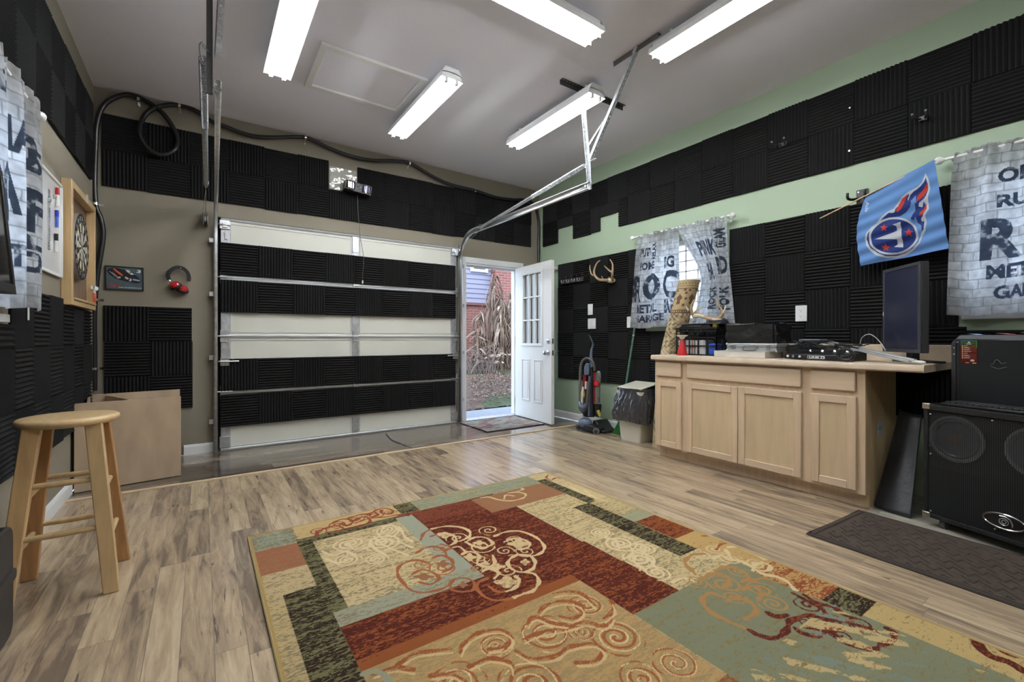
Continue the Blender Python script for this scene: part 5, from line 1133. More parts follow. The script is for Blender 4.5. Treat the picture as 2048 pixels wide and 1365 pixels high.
# red cone with white rim
t = thing('red_cone', (3.37, 2.315, Z), 'red plastic cone with a white fluted rim on the counter', 'cone')
mb = MB(); mb.lathe([(.043, 0), (.043, .004), (.014, .132), (.012, .136)], (3.37, 2.315, Z), n=28); mb.build('cone', M['red'], t)
mb = MB(); mb.lathe([(.012, .136), (.020, .142), (.024, .155), (.046, .166), (.048, .170), (.030, .172), (.0, .170)], (3.37, 2.315, Z), n=12); mb.build('rim', M['white'], t)
# milk crate
cr = (3.455, 3.765, 2.055, 2.435, Z, Z+.235)
t = thing('milk_crate', ((cr[0]+cr[1])/2, (cr[2]+cr[3])/2, Z), 'black lattice milk crate full of disc cases on the counter', 'crate')
mb = MB(); x0, x1, y0, y1, z0, z1 = cr; e = .008
mb.box(x0, x1, y0, y1, z0, z0+.006)
for zz in (z0, z0+.075, z0+.145, z1-.035, z1-.010):
    hh = .010 if zz != z1-.010 else .010
    mb.box(x0, x0+e, y0, y1, zz, zz+hh); mb.box(x1-e, x1, y0, y1, zz, zz+hh); mb.box(x0, x1, y0, y0+e, zz, zz+hh); mb.box(x0, x1, y1-e, y1, zz, zz+hh)
n = 9
for k in range(n+1):
    yy = y0+(y1-y0-.006)*k/n; zt_ = z1 if True else 0
    if k in (0, n) or k % 2 == 0: mb.box(x0, x0+e, yy, yy+.006, z0, z1); mb.box(x1-e, x1, yy, yy+.006, z0, z1)
    else: mb.box(x0, x0+e, yy, yy+.006, z1-.035, z1); 
for k in range(8):
    xx = x0+(x1-x0-.006)*k/7; mb.box(xx, xx+.006, y0, y0+e, z0, z1) if k % 2 == 0 else mb.box(xx, xx+.006, y0, y0+e, z1-.035, z1)
    mb.box(xx, xx+.006, y1-e, y1, z1-.035, z1)
mb.box(x0-.008, x0, y0-.008, y1+.008, z1-.012, z1); mb.box(x0, x1, y0-.008, y0, z1-.012, z1); mb.box(x0, x1, y1, y1+.008, z1-.012, z1)
mb.build('lattice', M['black'], t, smooth=0)
r = random.Random(8); y = y1-.018; cols_ = [(.45, .48, .50), (.12, .13, .15), (.62, .30, .03), (.40, .41, .42), (.05, .05, .06), (.35, .36, .36), (.5, .5, .48), (.42, .13, .05), (.3, .33, .36), (.55, .53, .48)]
names_ = ['pale grey', 'charcoal', 'orange', 'light grey', 'black', 'mid grey', 'white', 'rust red', 'slate', 'cream']
for k in range(24):
    th_ = .0105; y -= th_+.0012
    if y < y0+.10: break
    ci = [0, 3, 8, 1, 2, 4, 5, 6, 3, 8, 0, 7, 5, 1, 9, 9, 4, 3, 0, 6, 5, 8, 1, 3][k]; hz = .118+.006*r.random()
    mb = MB(); mb.box(x0+e+.002, x0+.14, y, y+th_, z0+.007, z0+.007+hz); o = mb.build('disc_case', mat('case_'+names_[ci].replace(' ', '_'), cols_[ci], .3), smooth=0)
    tag(o, f'{names_[ci]} disc case, {ORD[k] if k < 17 else "one of the last"} in the crate row from the red cone', 'disc case', 'disc cases in the milk crate')
mb = MB(); mb.box(x0+e+.002, x0+.15, y0+.018, y0+.075, z0+.007, z0+.10); tag(mb.build('blue_box', M['blue'], bevel=.003), 'bright blue small box in the right end of the milk crate', 'box')
mb = MB(); mb.box(x0+.16, x1-.02, y0+.03, y1-.03, z0+.007, z1-.06); tag(mb.build('dark_carton', M['dgrey'], bevel=.003), 'dark carton behind the discs inside the milk crate', 'box')
zc_ = z1+.001
t = thing('tray', (3.60, 2.24, zc_), 'black plastic tray lying on top of the milk crate', 'tray')
mb = MB(); f = lambda u, v, w_: Vector((w_, u, v)); mb.prism([(2.11, zc_), (2.41, zc_), (2.385, zc_+.028), (2.135, zc_+.028)], f, 3.47, 3.74); mb.build('body', M['dgrey'], t, bevel=.004)
mb = MB(); mb.box(3.468, 3.471, 2.20, 2.34, zc_+.006, zc_+.024); mb.build('front_inset', mat('grey_gloss', (.08, .085, .095), .25), t)
mb = MB(); mb.box(3.47, 3.50, 2.065, 2.10, zc_, zc_+.03); tag(mb.build('small_box', mat('yellow_card', (.45, .36, .05), .5), bevel=.002), 'tiny yellow box beside the black tray on the crate', 'box')
za = zc_+.0295
mb = MB(); mb.box(3.455, 3.75, 2.02, 2.43, za, za+.006); tag(mb.build('flat_board', mat('brown_board', (.13, .10, .08), .6), bevel=.001), 'thin brown board lying over the tray on the crate', 'board')
zb = za+.0065
t = thing('cap', (3.64, 2.15, zb), 'dark navy cap lying behind the antlers on the crate', 'cap')
mb = MB(); mb.lathe([(.088, 0), (.09, .008), (.078, .030), (.05, .043), (0, .047)], (3.64, 2.15, zb), n=28, scale=(.9, 1)); mb.build('crown', mat('navy_cloth', (.02, .022, .04), .8), t)
mb = MB(); mb.lathe([(.0, 0), (.085, .0), (.088, .005), (.0, .006)], (3.565, 2.15, zb), n=24, scale=(.9, .8)); mb.build('brim', mat('navy_cloth', (.02, .022, .04), .8), t)
def f3(x, y, X=3.50): q = onX(1330+x/7.585, 600+y/7.585, X); return q
t = thing('antler_skull', (3.50, 2.2, zb), 'weathered antlers on a broken skull plate lying on the crate', 'antlers')
fx_ = lambda p: f3(p[0], p[1], p[2] if len(p) > 2 else 3.50)
for pts, r0 in (([(440, 262), (408, 190, 3.48), (402, 110, 3.47), (425, 40, 3.47), (468, -20, 3.48)], .015), ([(430, 205, 3.49), (480, 160, 3.47), (530, 130, 3.46), (572, 112, 3.46)], .010), ([(355, 160, 3.45), (335, 130, 3.44), (318, 95, 3.44)], .009), ([(600, 262), (700, 292, 3.48), (800, 285, 3.47), (865, 225, 3.46), (870, 170, 3.46), (820, 90, 3.46), (775, -15, 3.47)], .016), ([(880, 205, 3.46), (905, 150, 3.46), (922, 85, 3.46)], .010), ([(700, 292, 3.48), (760, 300, 3.46), (870, 292, 3.45)], .010)):
    P = spline([fx_(p) for p in pts], 6); n_ = len(P); mb = MB(); mb.tube(P, [r0*(1-.72*(i/(n_-1))**1.4) for i in range(n_)], 9); mb.build('antler' if len(pts) > 4 else 'tine', M['bonew'] if r0 < .012 else M['bone'], t)
mb = MB(); P = spline([f3(425, 265), f3(480, 235), f3(540, 240), f3(620, 275)], 5); mb.tube(P, [.012, .014, .018, .022, .024, .024, .024, .025, .024, .023, .022, .020, .017, .014, .012, .01][:len(P)], 10); mb.build('skull', M['bonew'], t)
# white flat box, aluminium case, black wrapped box
t = thing('white_carton', (3.44, 1.80, Z), 'flat worn white carton on the counter under the aluminium case', 'carton')
mb = MB(); mb.box(3.33, 3.60, 1.612, 2.002, Z, Z+.048); mb.build('body', mat('worn_white_card', (.62, .60, .54), .6, var=.12, vscale=9), t, bevel=.002)
mb = MB(); mb.box(3.3285, 3.33, 1.625, 1.99, Z+.046, Z+.0485); mb.build('lid_edge', mat('scuffed_edge', (.35, .32, .28), .8), t)
z0 = Z+.0485
t = thing('aluminium_case', (3.50, 1.76, z0), 'small aluminium hard case with latches and handle on the white carton', 'case')
AL = mat('brushed_aluminium', (.55, .57, .58), .35, metal=.7, var=.06, vscale=30)
mb = MB(); mb.box(3.395, 3.60, 1.565, 1.935, z0, z0+.057); mb.build('body', AL, t, bevel=.004)
mb = MB(); mb.box(3.393, 3.602, 1.563, 1.937, z0+.030, z0+.033); mb.build('seam', M['dsteel'], t)
for y in (1.62, 1.88):
    mb = MB(); mb.box(3.388, 3.395, y-.016, y+.016, z0+.012, z0+.046); mb.box(3.384, 3.389, y-.010, y+.010, z0+.022, z0+.048); mb.build('latch', M['steel'], t, bevel=.001)
mb = MB(); mb.tube(spline([(3.394, 1.80, z0+.034), (3.38, 1.80, z0+.02), (3.374, 1.79, z0+.008), (3.374, 1.71, z0+.008), (3.38, 1.70, z0+.02), (3.394, 1.70, z0+.034)], 4), .005, 8); mb.build('handle', M['dsteel'], t)
for y in (1.567, 1.933):
    for z in (z0+.004, z0+.053):
        mb = MB(); mb.ball((3.397, y, z), .010, 8); mb.build('corner_cap', M['steel'], t)
# black plastic wrapped box: crumpled skin
z0 = Z+.0485+.058
def crumple_box(x0, x1, y0, y1, z0, z1, amp, seed, n=26):
    vs = {}; mb = MB(); fr = MB()
    bm = bmesh.new(); bmesh.ops.create_cube(bm, size=1); bmesh.ops.bevel(bm, geom=bm.edges[:], offset=.05, segments=2, affect='EDGES'); bmesh.ops.subdivide_edges(bm, edges=bm.edges[:], cuts=5, use_grid_fill=True)
    X = np.array([v.co[:] for v in bm.verts]); nn = np.stack([vnoise(X[:, (k+1) % 3]*3+5, X[:, (k+2) % 3]*3+X[:, k]*2+5, 1.4, 1.4, seed+k, 4) for k in range(3)], 1)-.5
    Y = np.array([(x0+x1)/2, (y0+y1)/2, (z0+z1)/2])+X*np.array([x1-x0, y1-y0, z1-z0])+nn*amp*np.array([1, 1, 1.0])*2
    Y[:, 2] = np.maximum(Y[:, 2], z0+.0005); mb.v = [Vector(y) for y in Y]; mb.f = [[v.index for v in f.verts] for f in bm.faces]; mb.m = [0]*len(mb.f); bm.free(); return mb
tag(crumple_box(3.415, 3.66, 1.578, 1.965, z0, z0+.152, .018, 4).build('wrapped_box', mat('black_bin_liner', (.012, .012, .013), .22, coat=.3, bump=.5, bscale=25), smooth=50), 'box wrapped in black plastic on top of the aluminium case', 'wrapped box')
# pedalboard and gear
t = thing('guitar_pedalboard', (3.40, 1.29, Z), 'low black effects unit with a white framed name badge on the counter', 'effects unit')
A_, B_ = Vector((3.355, 1.492, Z)), Vector((3.300, 1.09, Z)); dn_ = (B_-A_).normalized(); nn_ = Vector((-dn_.y, dn_.x, 0)); L_ = (B_-A_).length
P_ = lambda u, v, z: A_+dn_*u+nn_*v+Vector((0, 0, z))
mb = MB(); f = lambda u, v, w_: P_(w_, u, v); mb.prism([(0, .004), (0, .036), (.012, .042), (.20, .062), (.20, .004)], f, 0, L_); mb.build('body', M['black'], t, bevel=.003)
mb = MB(); 
def facetext(mb, s, u, z, w_, h_, bold=.03, dv=-.0012, mi=0):
    V2, T2 = text_tris(s, bold); mb.add([P_(u+x*w_, dv, z+y*h_) for x, y in V2], T2.tolist(), mi)
bu0, bu1, bz0, bz1 = .155, .262, .010, .030
for a in ((bu0, bu1, bz0, bz0+.0022), (bu0, bu1, bz1-.0022, bz1), (bu0, bu0+.002, bz0, bz1), (bu1-.024, bu1, bz0, bz1)): mb.hexa([P_(a[0], -.0012, a[2]), P_(a[1], -.0012, a[2]), P_(a[1], 0, a[2]), P_(a[0], 0, a[2])], [P_(a[0], -.0012, a[3]), P_(a[1], -.0012, a[3]), P_(a[1], 0, a[3]), P_(a[0], 0, a[3])])
facetext(mb, 'LINE', bu0+.042, .020, .062, .011, .05); mb.build('badge', M['plate'], t, smooth=0)
mb = MB(); facetext(mb, '6', bu1-.012, .020, .012, .013, .05, -.0016); mb.build('badge_number', M['black'], t, smooth=0)
for u in (.025, .060, .105):
    q = P_(u, 0, .022); mb = MB(); mb.lathe([(.008, 0), (.008, .006), (.006, .008), (0, .008)], q, -nn_, 12); mb.build('jack' if u > .03 else 'knob', M['steel'] if u == .060 else M['plate'], t)
for k in range(4):
    q = P_(.12+k*.075, .10, .052); mb = MB(); mb.lathe([(.014, 0), (.012, .012), (.009, .016), (0, .016)], q, (0, 0, 1), 14); mb.build('foot_switch', M['chrome'], t)
def tangle(name, c, sx, sy, sz, n, r, seed, label, m_=M['black'], z_=None):
    rr = random.Random(seed); pts = []; z_ = Z if z_ is None else z_
    for k in range(n): a = k*2.3+rr.random(); pts.append((c[0]+math.cos(a)*sx*rr.uniform(.35, 1), c[1]+math.sin(a)*sy*rr.uniform(.35, 1), z_+r+sz*rr.random()**1.3))
    mb = MB(); mb.tube(spline(pts, 8), r, 6); return tag(mb.build(name, m_, smooth=70), label, 'cable', 'cables on the counter')
zz = Z+.066
tangle('cable_tangle', (3.42, 1.36), .07, .12, .06, 26, .0028, 5, 'loose tangle of thin black cables on the effects unit', z_=zz)
tangle('cable_tangle', (3.50, 1.16), .08, .13, .045, 22, .0028, 6, 'tangle of black cables behind the metal bars', z_=zz)
mb = MB(); rr = random.Random(4)
for k in range(11):
    c = Vector((3.262+rr.uniform(-.006, .006), 1.10+rr.uniform(-.01, .01), Z+.042+rr.uniform(-.004, .006))); R_ = .036+rr.uniform(-.006, .006)
    mb.tube([c+Vector((.25*math.cos(a)*R_*.5, math.cos(a)*R_*1.1, math.sin(a)*R_*.92)) for a in np.linspace(0, 2*math.pi, 25)[:-1]], .0026, 6, closed=True)
tag(mb.build('cable_coil', mat('grey_black_cable', (.03, .03, .03), .35), smooth=70), 'neat round coil of black cable leaning in front of the effects unit', 'cable', 'cables on the counter')
mb = MB(); mb.tube(spline([onX(1719, 694, 3.6), onX(1724, 676, 3.6), onX(1738, 669, 3.6), onX(1752, 676, 3.58), onX(1764, 690, 3.55), onX(1771, 702, 3.52)], 8), .0032, 8)
tag(mb.build('grey_cable', mat('light_grey_cord', (.35, .35, .34), .4), smooth=70), 'grey cable arching up beside the monitor', 'cable', 'cables on the counter')
# stacked disc sleeves
r = random.Random(2)
mb = MB(); mb.box(3.53, 3.74, 1.30, 1.555, Z, Z+.095); tag(mb.build('black_receiver', M['black'], bevel=.004), 'black audio box under the pile of shiny disc sleeves', 'audio box')
for k in range(9):
    zc = Z+.0965+k*.0048; c = Vector((3.60+r.uniform(-.02, .02), 1.42+r.uniform(-.035, .035)+(-.04 if k > 6 else 0), zc)); a = r.uniform(-.5, .5); h_ = .065; e = Vector((math.cos(a)*h_, math.sin(a)*h_, 0)); g = Vector((-e.y, e.x, 0))
    mb = MB(); lo = [c-e-g, c+e-g, c+e+g, c-e+g]; mb.hexa(lo, [p+Vector((0, 0, .0035)) for p in lo]); o = mb.build('disc_sleeve', [mat('sleeve_blue', (.42, .52, .72), .25, metal=.2), mat('sleeve_dark', (.05, .05, .06), .2), mat('sleeve_clear', (.62, .65, .70), .2, metal=.2)][k % 3], smooth=0)
    tag(o, f'{["blue silver", "black", "pale silver"][k % 3]} disc sleeve, {ORD[k]} from the bottom of the pile', 'disc sleeve', 'pile of disc sleeves behind the effects unit')
# metal bars
a0, b0 = onX(1655, 686, 3.62), onX(1832, 720, 3.285); b0.z = Z+.009; a0.z = Z+.112
for k, (dx, dz) in enumerate(((0, 0), (.030, .010), (-.022, .001))):
    mb = MB(); mb.bar(a0+Vector((dx, 0, dz)), b0+Vector((dx*1.1, .01*k, dz+.002*k)), .022, .012)
    tag(mb.build('metal_bar', AL if k else mat('cream_bar', (.58, .55, .46), .4), bevel=.002), ['long cream bar sloping down to the counter corner', 'long aluminium bar lying behind the cream one', 'long aluminium bar nearest the counter edge'][k], 'bar', 'long bars across the counter')
t = thing('handheld_device', (3.31, .757, Z), 'small white oval gadget with black tip at the counter corner', 'gadget')
mb = MB(); mb.ball((3.315, .768, Z+.011), .011, 14, sc=(1.5, 2.9, 1)); mb.build('body', M['white'], t)
mb = MB(); mb.cyl((3.335, .748, Z+.010), (3.395, .728, Z+.012), .006, .003, n=8); mb.build('tip', M['black'], t)
# monitor, standing on end
t = thing('computer_monitor', (3.50, .90, Z), 'black computer monitor standing on end on the counter', 'monitor')
ML, MR = Vector((3.645, 1.022, 0)), Vector((3.372, .775, 0)); dm = (MR-ML).normalized(); nm_ = Vector((dm.y, -dm.x, 0)); nm_ = nm_ if nm_.x < 0 else -nm_; Wm = (MR-ML).length
mp_ = lambda u, z, d: ML+dm*u+nm_*d+Vector((0, 0, z+(0)))
zb0, zb1 = Z+.060, 1.468
def mbx(mb, u0, u1, z0, z1, d0, d1): mb.hexa([mp_(u0, z0, d0), mp_(u1, z0, d0), mp_(u1, z0, d1), mp_(u0, z0, d1)], [mp_(u0, z1, d0), mp_(u1, z1, d0), mp_(u1, z1, d1), mp_(u0, z1, d1)])
mb = MB(); mbx(mb, 0, Wm, zb0, zb1, -.045, -.004); mb.build('body', M['dgrey'], t, bevel=.006)
mb = MB()
for a in ((0, Wm, zb0, zb0+.020), (0, Wm, zb1-.020, zb1), (0, .018, zb0+.02, zb1-.02), (Wm-.022, Wm, zb0+.02, zb1-.02)): mbx(mb, *a, -.004, .002)
mb.build('bezel', mat('bezel_grey', (.045, .047, .055), .3), t, bevel=.0015)
mb = MB(); mbx(mb, .018, Wm-.022, zb0+.020, zb1-.020, -.004, -.001); mb.build('screen', mat('monitor_screen', (.022, .024, .045), .22), t)
mb = MB(); mbx(mb, .004, .012, 1.17, 1.195, .002, .003); mb.build('badge', M['plate'], t)
mb = MB(); mbx(mb, Wm/2-.03, Wm/2+.03, Z+.01, 1.2, -.085, -.045); mb.build('stand_neck', M['black'], t, bevel=.004)
mb = MB(); mbx(mb, Wm/2-.11, Wm/2+.11, Z, Z+.012, -.17, -.01); mb.build('stand_base', M['black'], t, bevel=.004)

# ---------------------------------------------------------------- speaker cabinet, keyboard, tower, black sheet
SA, SB = Vector((3.262, .738, 0)), Vector((3.133, .352, 0)); ds = (SB-SA).normalized(); ns = Vector((ds.y, -ds.x, 0)); ns = ns if ns.x < 0 else -ns; Ws = .62
s_ = lambda u, z, d: SA+ds*u+ns*d+Vector((0, 0, z))
def sbx(mb, u0, u1, z0, z1, d0, d1, mi=0): mb.hexa([s_(u0, z0, d0), s_(u1, z0, d0), s_(u1, z0, d1), s_(u0, z0, d1)], [s_(u0, z1, d0), s_(u1, z1, d0), s_(u1, z1, d1), s_(u0, z1, d1)], mi)
t = thing('bass_speaker_cabinet', SA+ds*.3-ns*.2, 'large black bass speaker cabinet with steel grille on casters', 'speaker')
sz0, sz1 = .052, .668
mb = MB(); sbx(mb, 0, Ws, sz0, sz1, -.36, -.022); sbx(mb, 0, .022, sz0, sz1, -.022, 0); sbx(mb, Ws-.022, Ws, sz0, sz1, -.022, 0); sbx(mb, .022, Ws-.022, sz0, sz0+.024, -.022, 0); sbx(mb, .022, Ws-.022, sz1-.034, sz1, -.022, 0)
mb.build('enclosure', mat('black_tolex', (.008, .008, .008), .6, spec=.35, bump=.5, bscale=220), t, bevel=.005)
# perforated steel grille
def grille_mat(name, c, hole):
    m = bpy.data.materials.new(name); m.use_nodes = True; nt = m.node_tree; b = nt.nodes['Principled BSDF']; L = nt.links.new
    at = nt.nodes.new('ShaderNodeAttribute'); at.attribute_name = 'lay'; sp = nt.nodes.new('ShaderNodeSeparateXYZ'); L(at.outputs['Vector'], sp.inputs[0])
    def mth(op, a, b_=None):
        n = nt.nodes.new('ShaderNodeMath'); n.operation = op
        for i, x in enumerate((a, b_)):
            if x is None: continue
            if isinstance(x, (int, float)): n.inputs[i].default_value = x
            else: L(x, n.inputs[i])
        return n.outputs[0]
    s = math.pi/hole; a = mth('SINE', mth('MULTIPLY', sp.outputs[0], s)); q = mth('SINE', mth('MULTIPLY', sp.outputs[1], s*1.7)); f_ = mth('MULTIPLY', a, q)
    f2 = mth('GREATER_THAN', mth('ABSOLUTE', f_), .30); L(f2, b.inputs['Alpha']); inv = mth('SUBTRACT', 1, f2); L(inv, b.inputs['Alpha'])
    b.inputs['Base Color'].default_value = (*c, 1); b.inputs['Metallic'].default_value = .7; b.inputs['Roughness'].default_value = .45; return m
gm_ = grille_mat('perforated_grille', (.055, .058, .062), .0085)
u0, u1, z0, z1 = .024, Ws-.024, sz0+.026, sz1-.036
me = bpy.data.meshes.new('grille'); nseg = 30; vs = []; lay = []; fs = []
for i in range(nseg+1):
    u = u0+(u1-u0)*i/nseg; d = -.005+.0*math.sin(i)
    for z in (z0, z1): vs.append(s_(u, z, d)-t.location); lay.append((u, z, 0))
fs = [(2*i, 2*i+2, 2*i+3, 2*i+1) for i in range(nseg)]
me.from_pydata([tuple(v) for v in vs], [], fs); at = me.attributes.new('lay', 'FLOAT_VECTOR', 'POINT'); at.data.foreach_set('vector', [x for l in lay for x in l]); me.materials.append(gm_)
o = bpy.data.objects.new('grille', me); COL.objects.link(o); o.parent = t; md = o.modifiers.new('s', 'SOLIDIFY'); md.thickness = .0015
mb = MB(); sbx(mb, .023, Ws-.023, sz0+.025, sz0+.285, -.020, -.0095); mb.build('lower_baffle', M['blackm'], t)
for cu in (.138, .138+.31):
    c = s_(cu, .500, -.016); sub = mb = MB(); mb.lathe([(.120, 0), (.120, .006), (.108, .008), (.104, .002)], c, ns, 40, closed_top=False); w1 = mb.build('woofer', mat('speaker_ring', (.20, .205, .21), .5), t)
    mb = MB(); mb.lathe([(.104, .001), (.092, .006), (.084, .0), (.035, -.004)], c, ns, 40, closed_top=False); mb.build('cone', mat('speaker_cone', (.10, .105, .12), .4), w1)
    mb = MB(); mb.lathe([(.038, -.004), (.030, .003), (.015, .006), (0, .007)], c, ns, 24); mb.build('dust_cap', mat('dust_cap', (.16, .10, .05), .6), w1)
for u in (0, Ws):
    for z in (sz0, sz1):
        mb = MB(); a = 1 if u == 0 else -1; b = 1 if z == sz0 else -1; e = .004
        us_ = sorted((u-a*e, u+a*.032)); zs_ = sorted((z-b*e, z+b*.028)); sbx(mb, us_[0], us_[1], zs_[0], zs_[1], -.03, .004); mb.build('metal_corner', mat('nickel', (.62, .58, .50), .25, metal=.9), t, bevel=.004)
for u, z in ((.034, .615), (.034, .40), (.034, .09), (.29, .625), (.30, .10), (.58, .615)):
    mb = MB(); mb.ball(s_(u, z, -.002), .0045, 8); mb.build('screw', M['steel'], t)
c = s_(.335, .148, .002); mb = MB(); ring_o = [c+ds*math.cos(a)*.077+Vector((0, 0, math.sin(a)*.035)) for a in np.linspace(0, 2*math.pi, 49)[:-1]]; mb.tube(ring_o, .005, 8, closed=True); bd = mb.build('emblem', M['chrome'], t)
mb = MB(); mb.add([c+ds*math.cos(a)*.075+Vector((0, 0, math.sin(a)*.033)) for a in np.linspace(0, 2*math.pi, 41)[:-1]], [tuple(range(40))]); mb.build('emblem_plate', M['black'], bd, smooth=0)
mb = MB(); q = c+ns*.002
mb.tube([q+ds*(math.cos(a)*.008)+Vector((0, 0, math.sin(a)*.008)) for a in np.linspace(0, 2*math.pi, 21)[:-1]], .002, 6, closed=True)
mb.tube([q+ds*(math.cos(a)*.017)+Vector((0, 0, math.sin(a)*.016)) for a in np.linspace(0, 2*math.pi, 25)[:-1]], .0022, 6, closed=True)
mb.tube([q+ds*(-.016)+Vector((0, 0, .025)), q+ds*(.004)+Vector((0, 0, .027)), q+ds*.022+Vector((0, 0, .018)), q+ds*.030+Vector((0, 0, 0)), q+ds*.031+Vector((0, 0, -.014))], .0026, 6)
mb.build('emblem_swirl', M['steel'], bd)
for u in (.07, Ws-.07):
    for d in (-.05, -.31):
        mb = MB(); c = s_(u, .026, d); mb.cyl(c-ds*.012, c+ds*.012, .025, n=20); w1 = mb.build('caster', M['dsteel'], t); mb = MB(); mb.box(c.x-.02, c.x+.02, c.y-.02, c.y+.02, .046, sz0); mb.build('caster_plate', M['steel'], w1)
# keyboard on the speaker
t = thing('computer_keyboard', s_(.3, sz1, -.06), 'black computer keyboard lying on the speaker cabinet', 'keyboard')
def sq(mb, u0, u1, d0, d1, z0, z1): sbx(mb, u0, u1, z0, z1, d0, d1)
mb = MB(); sq(mb, .07, .51, -.155, -.015, sz1+.001, sz1+.016); mb.build('base', M['black'], t, bevel=.004)
mb = MB()
for k in range(5):
    for j in range(17): sq(mb, .083+j*.0245, .083+j*.0245+.020, -.143+k*.024, -.143+k*.024+.019, sz1+.016, sz1+.023)
mb.build('keys', M['dgrey'], t, bevel=.0015)
mb = MB(); mb.tube(spline([s_(.40, sz1+.028, -.02), s_(.395, sz1+.05, -.05), s_(.41, sz1+.075, -.12), s_(.46, sz1+.07, -.19), s_(.55, sz1+.02, -.25)], 8), .0035, 8); mb.build('cord', M['black'], t)
# tower
t = thing('computer_tower', (3.45, .5, sz1), 'black computer tower with a colourful sticker on top of the speaker', 'computer')
TX = 3.375; ty0_, ty1_ = .140, .628; tz0_, tz1_ = sz1+.001, 1.045
TA = Vector((TX, ty1_, 0)); dt = (ds*.35+Vector((0, -1, 0))*.65).normalized(); nt_ = Vector((dt.y, -dt.x, 0)); nt_ = nt_ if nt_.x < 0 else -nt_
q_ = lambda u, z, d: TA+dt*u+nt_*d+Vector((0, 0, z))
def tbx(mb, u0, u1, z0, z1, d0, d1, mi=0): mb.hexa([q_(u0, z0, d0), q_(u1, z0, d0), q_(u1, z0, d1), q_(u0, z0, d1)], [q_(u0, z1, d0), q_(u1, z1, d0), q_(u1, z1, d1), q_(u0, z1, d1)], mi)
mb = MB(); tbx(mb, 0, .42, tz0_, tz1_-.02, -.18, 0); mb.build('case', M['black'], t, bevel=.004)
mb = MB(); mb.hexa([q_(-.022, tz0_, -.185), q_(.0, tz0_, -.185), q_(0, tz0_, .004), q_(-.022, tz0_, -.006)], [q_(-.012, tz1_-.04, -.185), q_(.0, tz1_-.02, -.185), q_(0, tz1_-.02, .004), q_(-.022, tz1_-.045, -.006)]); mb.build('front_bezel', M['dgrey'], t, bevel=.003)
mb = MB(); mb.hexa([q_(-.02, tz1_-.045, -.185), q_(.42, tz1_-.020, -.185), q_(.42, tz1_-.020, .004), q_(-.02, tz1_-.045, .002)], [q_(.012, tz1_, -.175), q_(.42, tz1_, -.175), q_(.42, tz1_, -.010), q_(.012, tz1_, -.010)]); mb.build('top_cover', M['dgrey'], t, bevel=.003)
mb = MB(); tbx(mb, .012, .41, tz0_+.01, tz1_-.028, 0, .003); mb.build('side_panel', mat('satin_black', (.008, .0085, .010), .6, spec=.3), t, bevel=.0015)
for z in (tz1_-.07, tz1_-.105):
    mb = MB(); mb.ball(q_(-.008, z, .001), .0035, 8); mb.build('screw', M['steel'], t)
# sticker
nu_, nv_ = 110, 160; U, V = np.meshgrid(np.linspace(0, 1, nu_), np.linspace(0, 1, nv_), indexing='ij'); C = Canvas(U*250, (1-V)*370, (.04, .012, .010))
g_ = np.clip((C.Y)/130, 0, 1)[..., None]; C.C = np.array([.012, .10, .02])*(1-g_)+np.array([.10, .012, .008])*g_; C.rect(0, 6, 0, 80, (.03, .12, .3)); C.rect(244, 250, 0, 120, (.05, .4, .08)); C.rect(0, 250, 0, 6, (.05, .15, .35))
C.poly([(108, 45), (120, 22), (140, 22), (152, 45), (140, 40), (128, 32), (118, 42)], (.6, .65, .6)); C.rect(85, 165, 52, 62, (.45, .5, .45))
for k in range(7):
    y = 82+k*32; C.ell(28, y+8, 13, 9, (.75, .45-.03*k, .08+.02*k)); C.rect(52, 110+17*((k*5) % 4), y, y+5, (.5, .45, .4)); C.rect(52, 90+20*((k*3) % 4), y+9, y+13, (.35, .3, .28)); C.rect(20, 240, y+20, y+22, (.4, .2, .12))
C.ell(180, 322, 34, 16, (.35, .33, .36)); C.line([(160, 322), (200, 312)], 5, (.6, .2, .15)); C.rect(75, 130, 355, 366, (.55, .3, .15)); C.rect(180, 240, 358, 368, (.6, .5, .1)); C.text('CCL', 182, 322, 46, 18, (.7, .7, .75), ux=(1, 0), uy=(0, -1))
su0, su1, sz1_, sz0_ = .020, .083, tz1_-.030, tz1_-.152
Pt = np.array([[list(q_(su0+(su1-su0)*a, sz0_+(sz1_-sz0_)*b, .0042)) for b in np.linspace(0, 1, nv_)] for a in np.linspace(0, 1, nu_)]); grid_mesh('sticker', Pt, C.C, vcmat('sticker_gloss', .25, coat=.5), t)
lg = mat('embossed_grey', (.11, .11, .12), .4)
mb = MB(); q3 = lambda x, y: q_(.012+(x-400)/770*.195, tz1_-.028-(y-500)/380*.125, .004)
mb.tube(spline([q3(880, 878), q3(925, 870), q3(945, 820), q3(970, 806), q3(1000, 820), q3(1040, 862), q3(1105, 845)], 6), .0012, 5); mb.tube([q3(878, 908), q3(992, 950), q3(1105, 912)], .0012, 5); mb.build('embossed_emblem', lg, t)
# papers on the tower
for k, (u0, u1, zc, c_, lb) in enumerate(((.01, .12, .003, (.25, .35, .55), 'bluish sheet of paper curling at the front of the computer tower top'), (.10, .26, .005, (.5, .12, .12), 'red edged folder lying on the computer tower'), (.23, .42, .008, (.6, .65, .72), 'white papers bulging on the computer tower, nearest the near window'))):
    N = 20; Uq, Vq = np.meshgrid(np.linspace(0, 1, N), np.linspace(0, 1, 6), indexing='ij'); hgt = (.028*np.sin(Uq*math.pi) if k == 2 else .004*np.sin(Uq*7)); Pq = np.zeros((N, 6, 3))
    for i in range(N):
        for j in range(6): Pq[i, j] = q_(u0+(u1-u0)*Uq[i, j], tz1_+zc+hgt[i, j], -.16+.14*Vq[i, j])
    cc = np.zeros((N, 6, 3)); cc[:] = c_; tag(grid_mesh('paper', Pq, cc, M['vc']), lb, 'paper', 'papers on the computer tower')
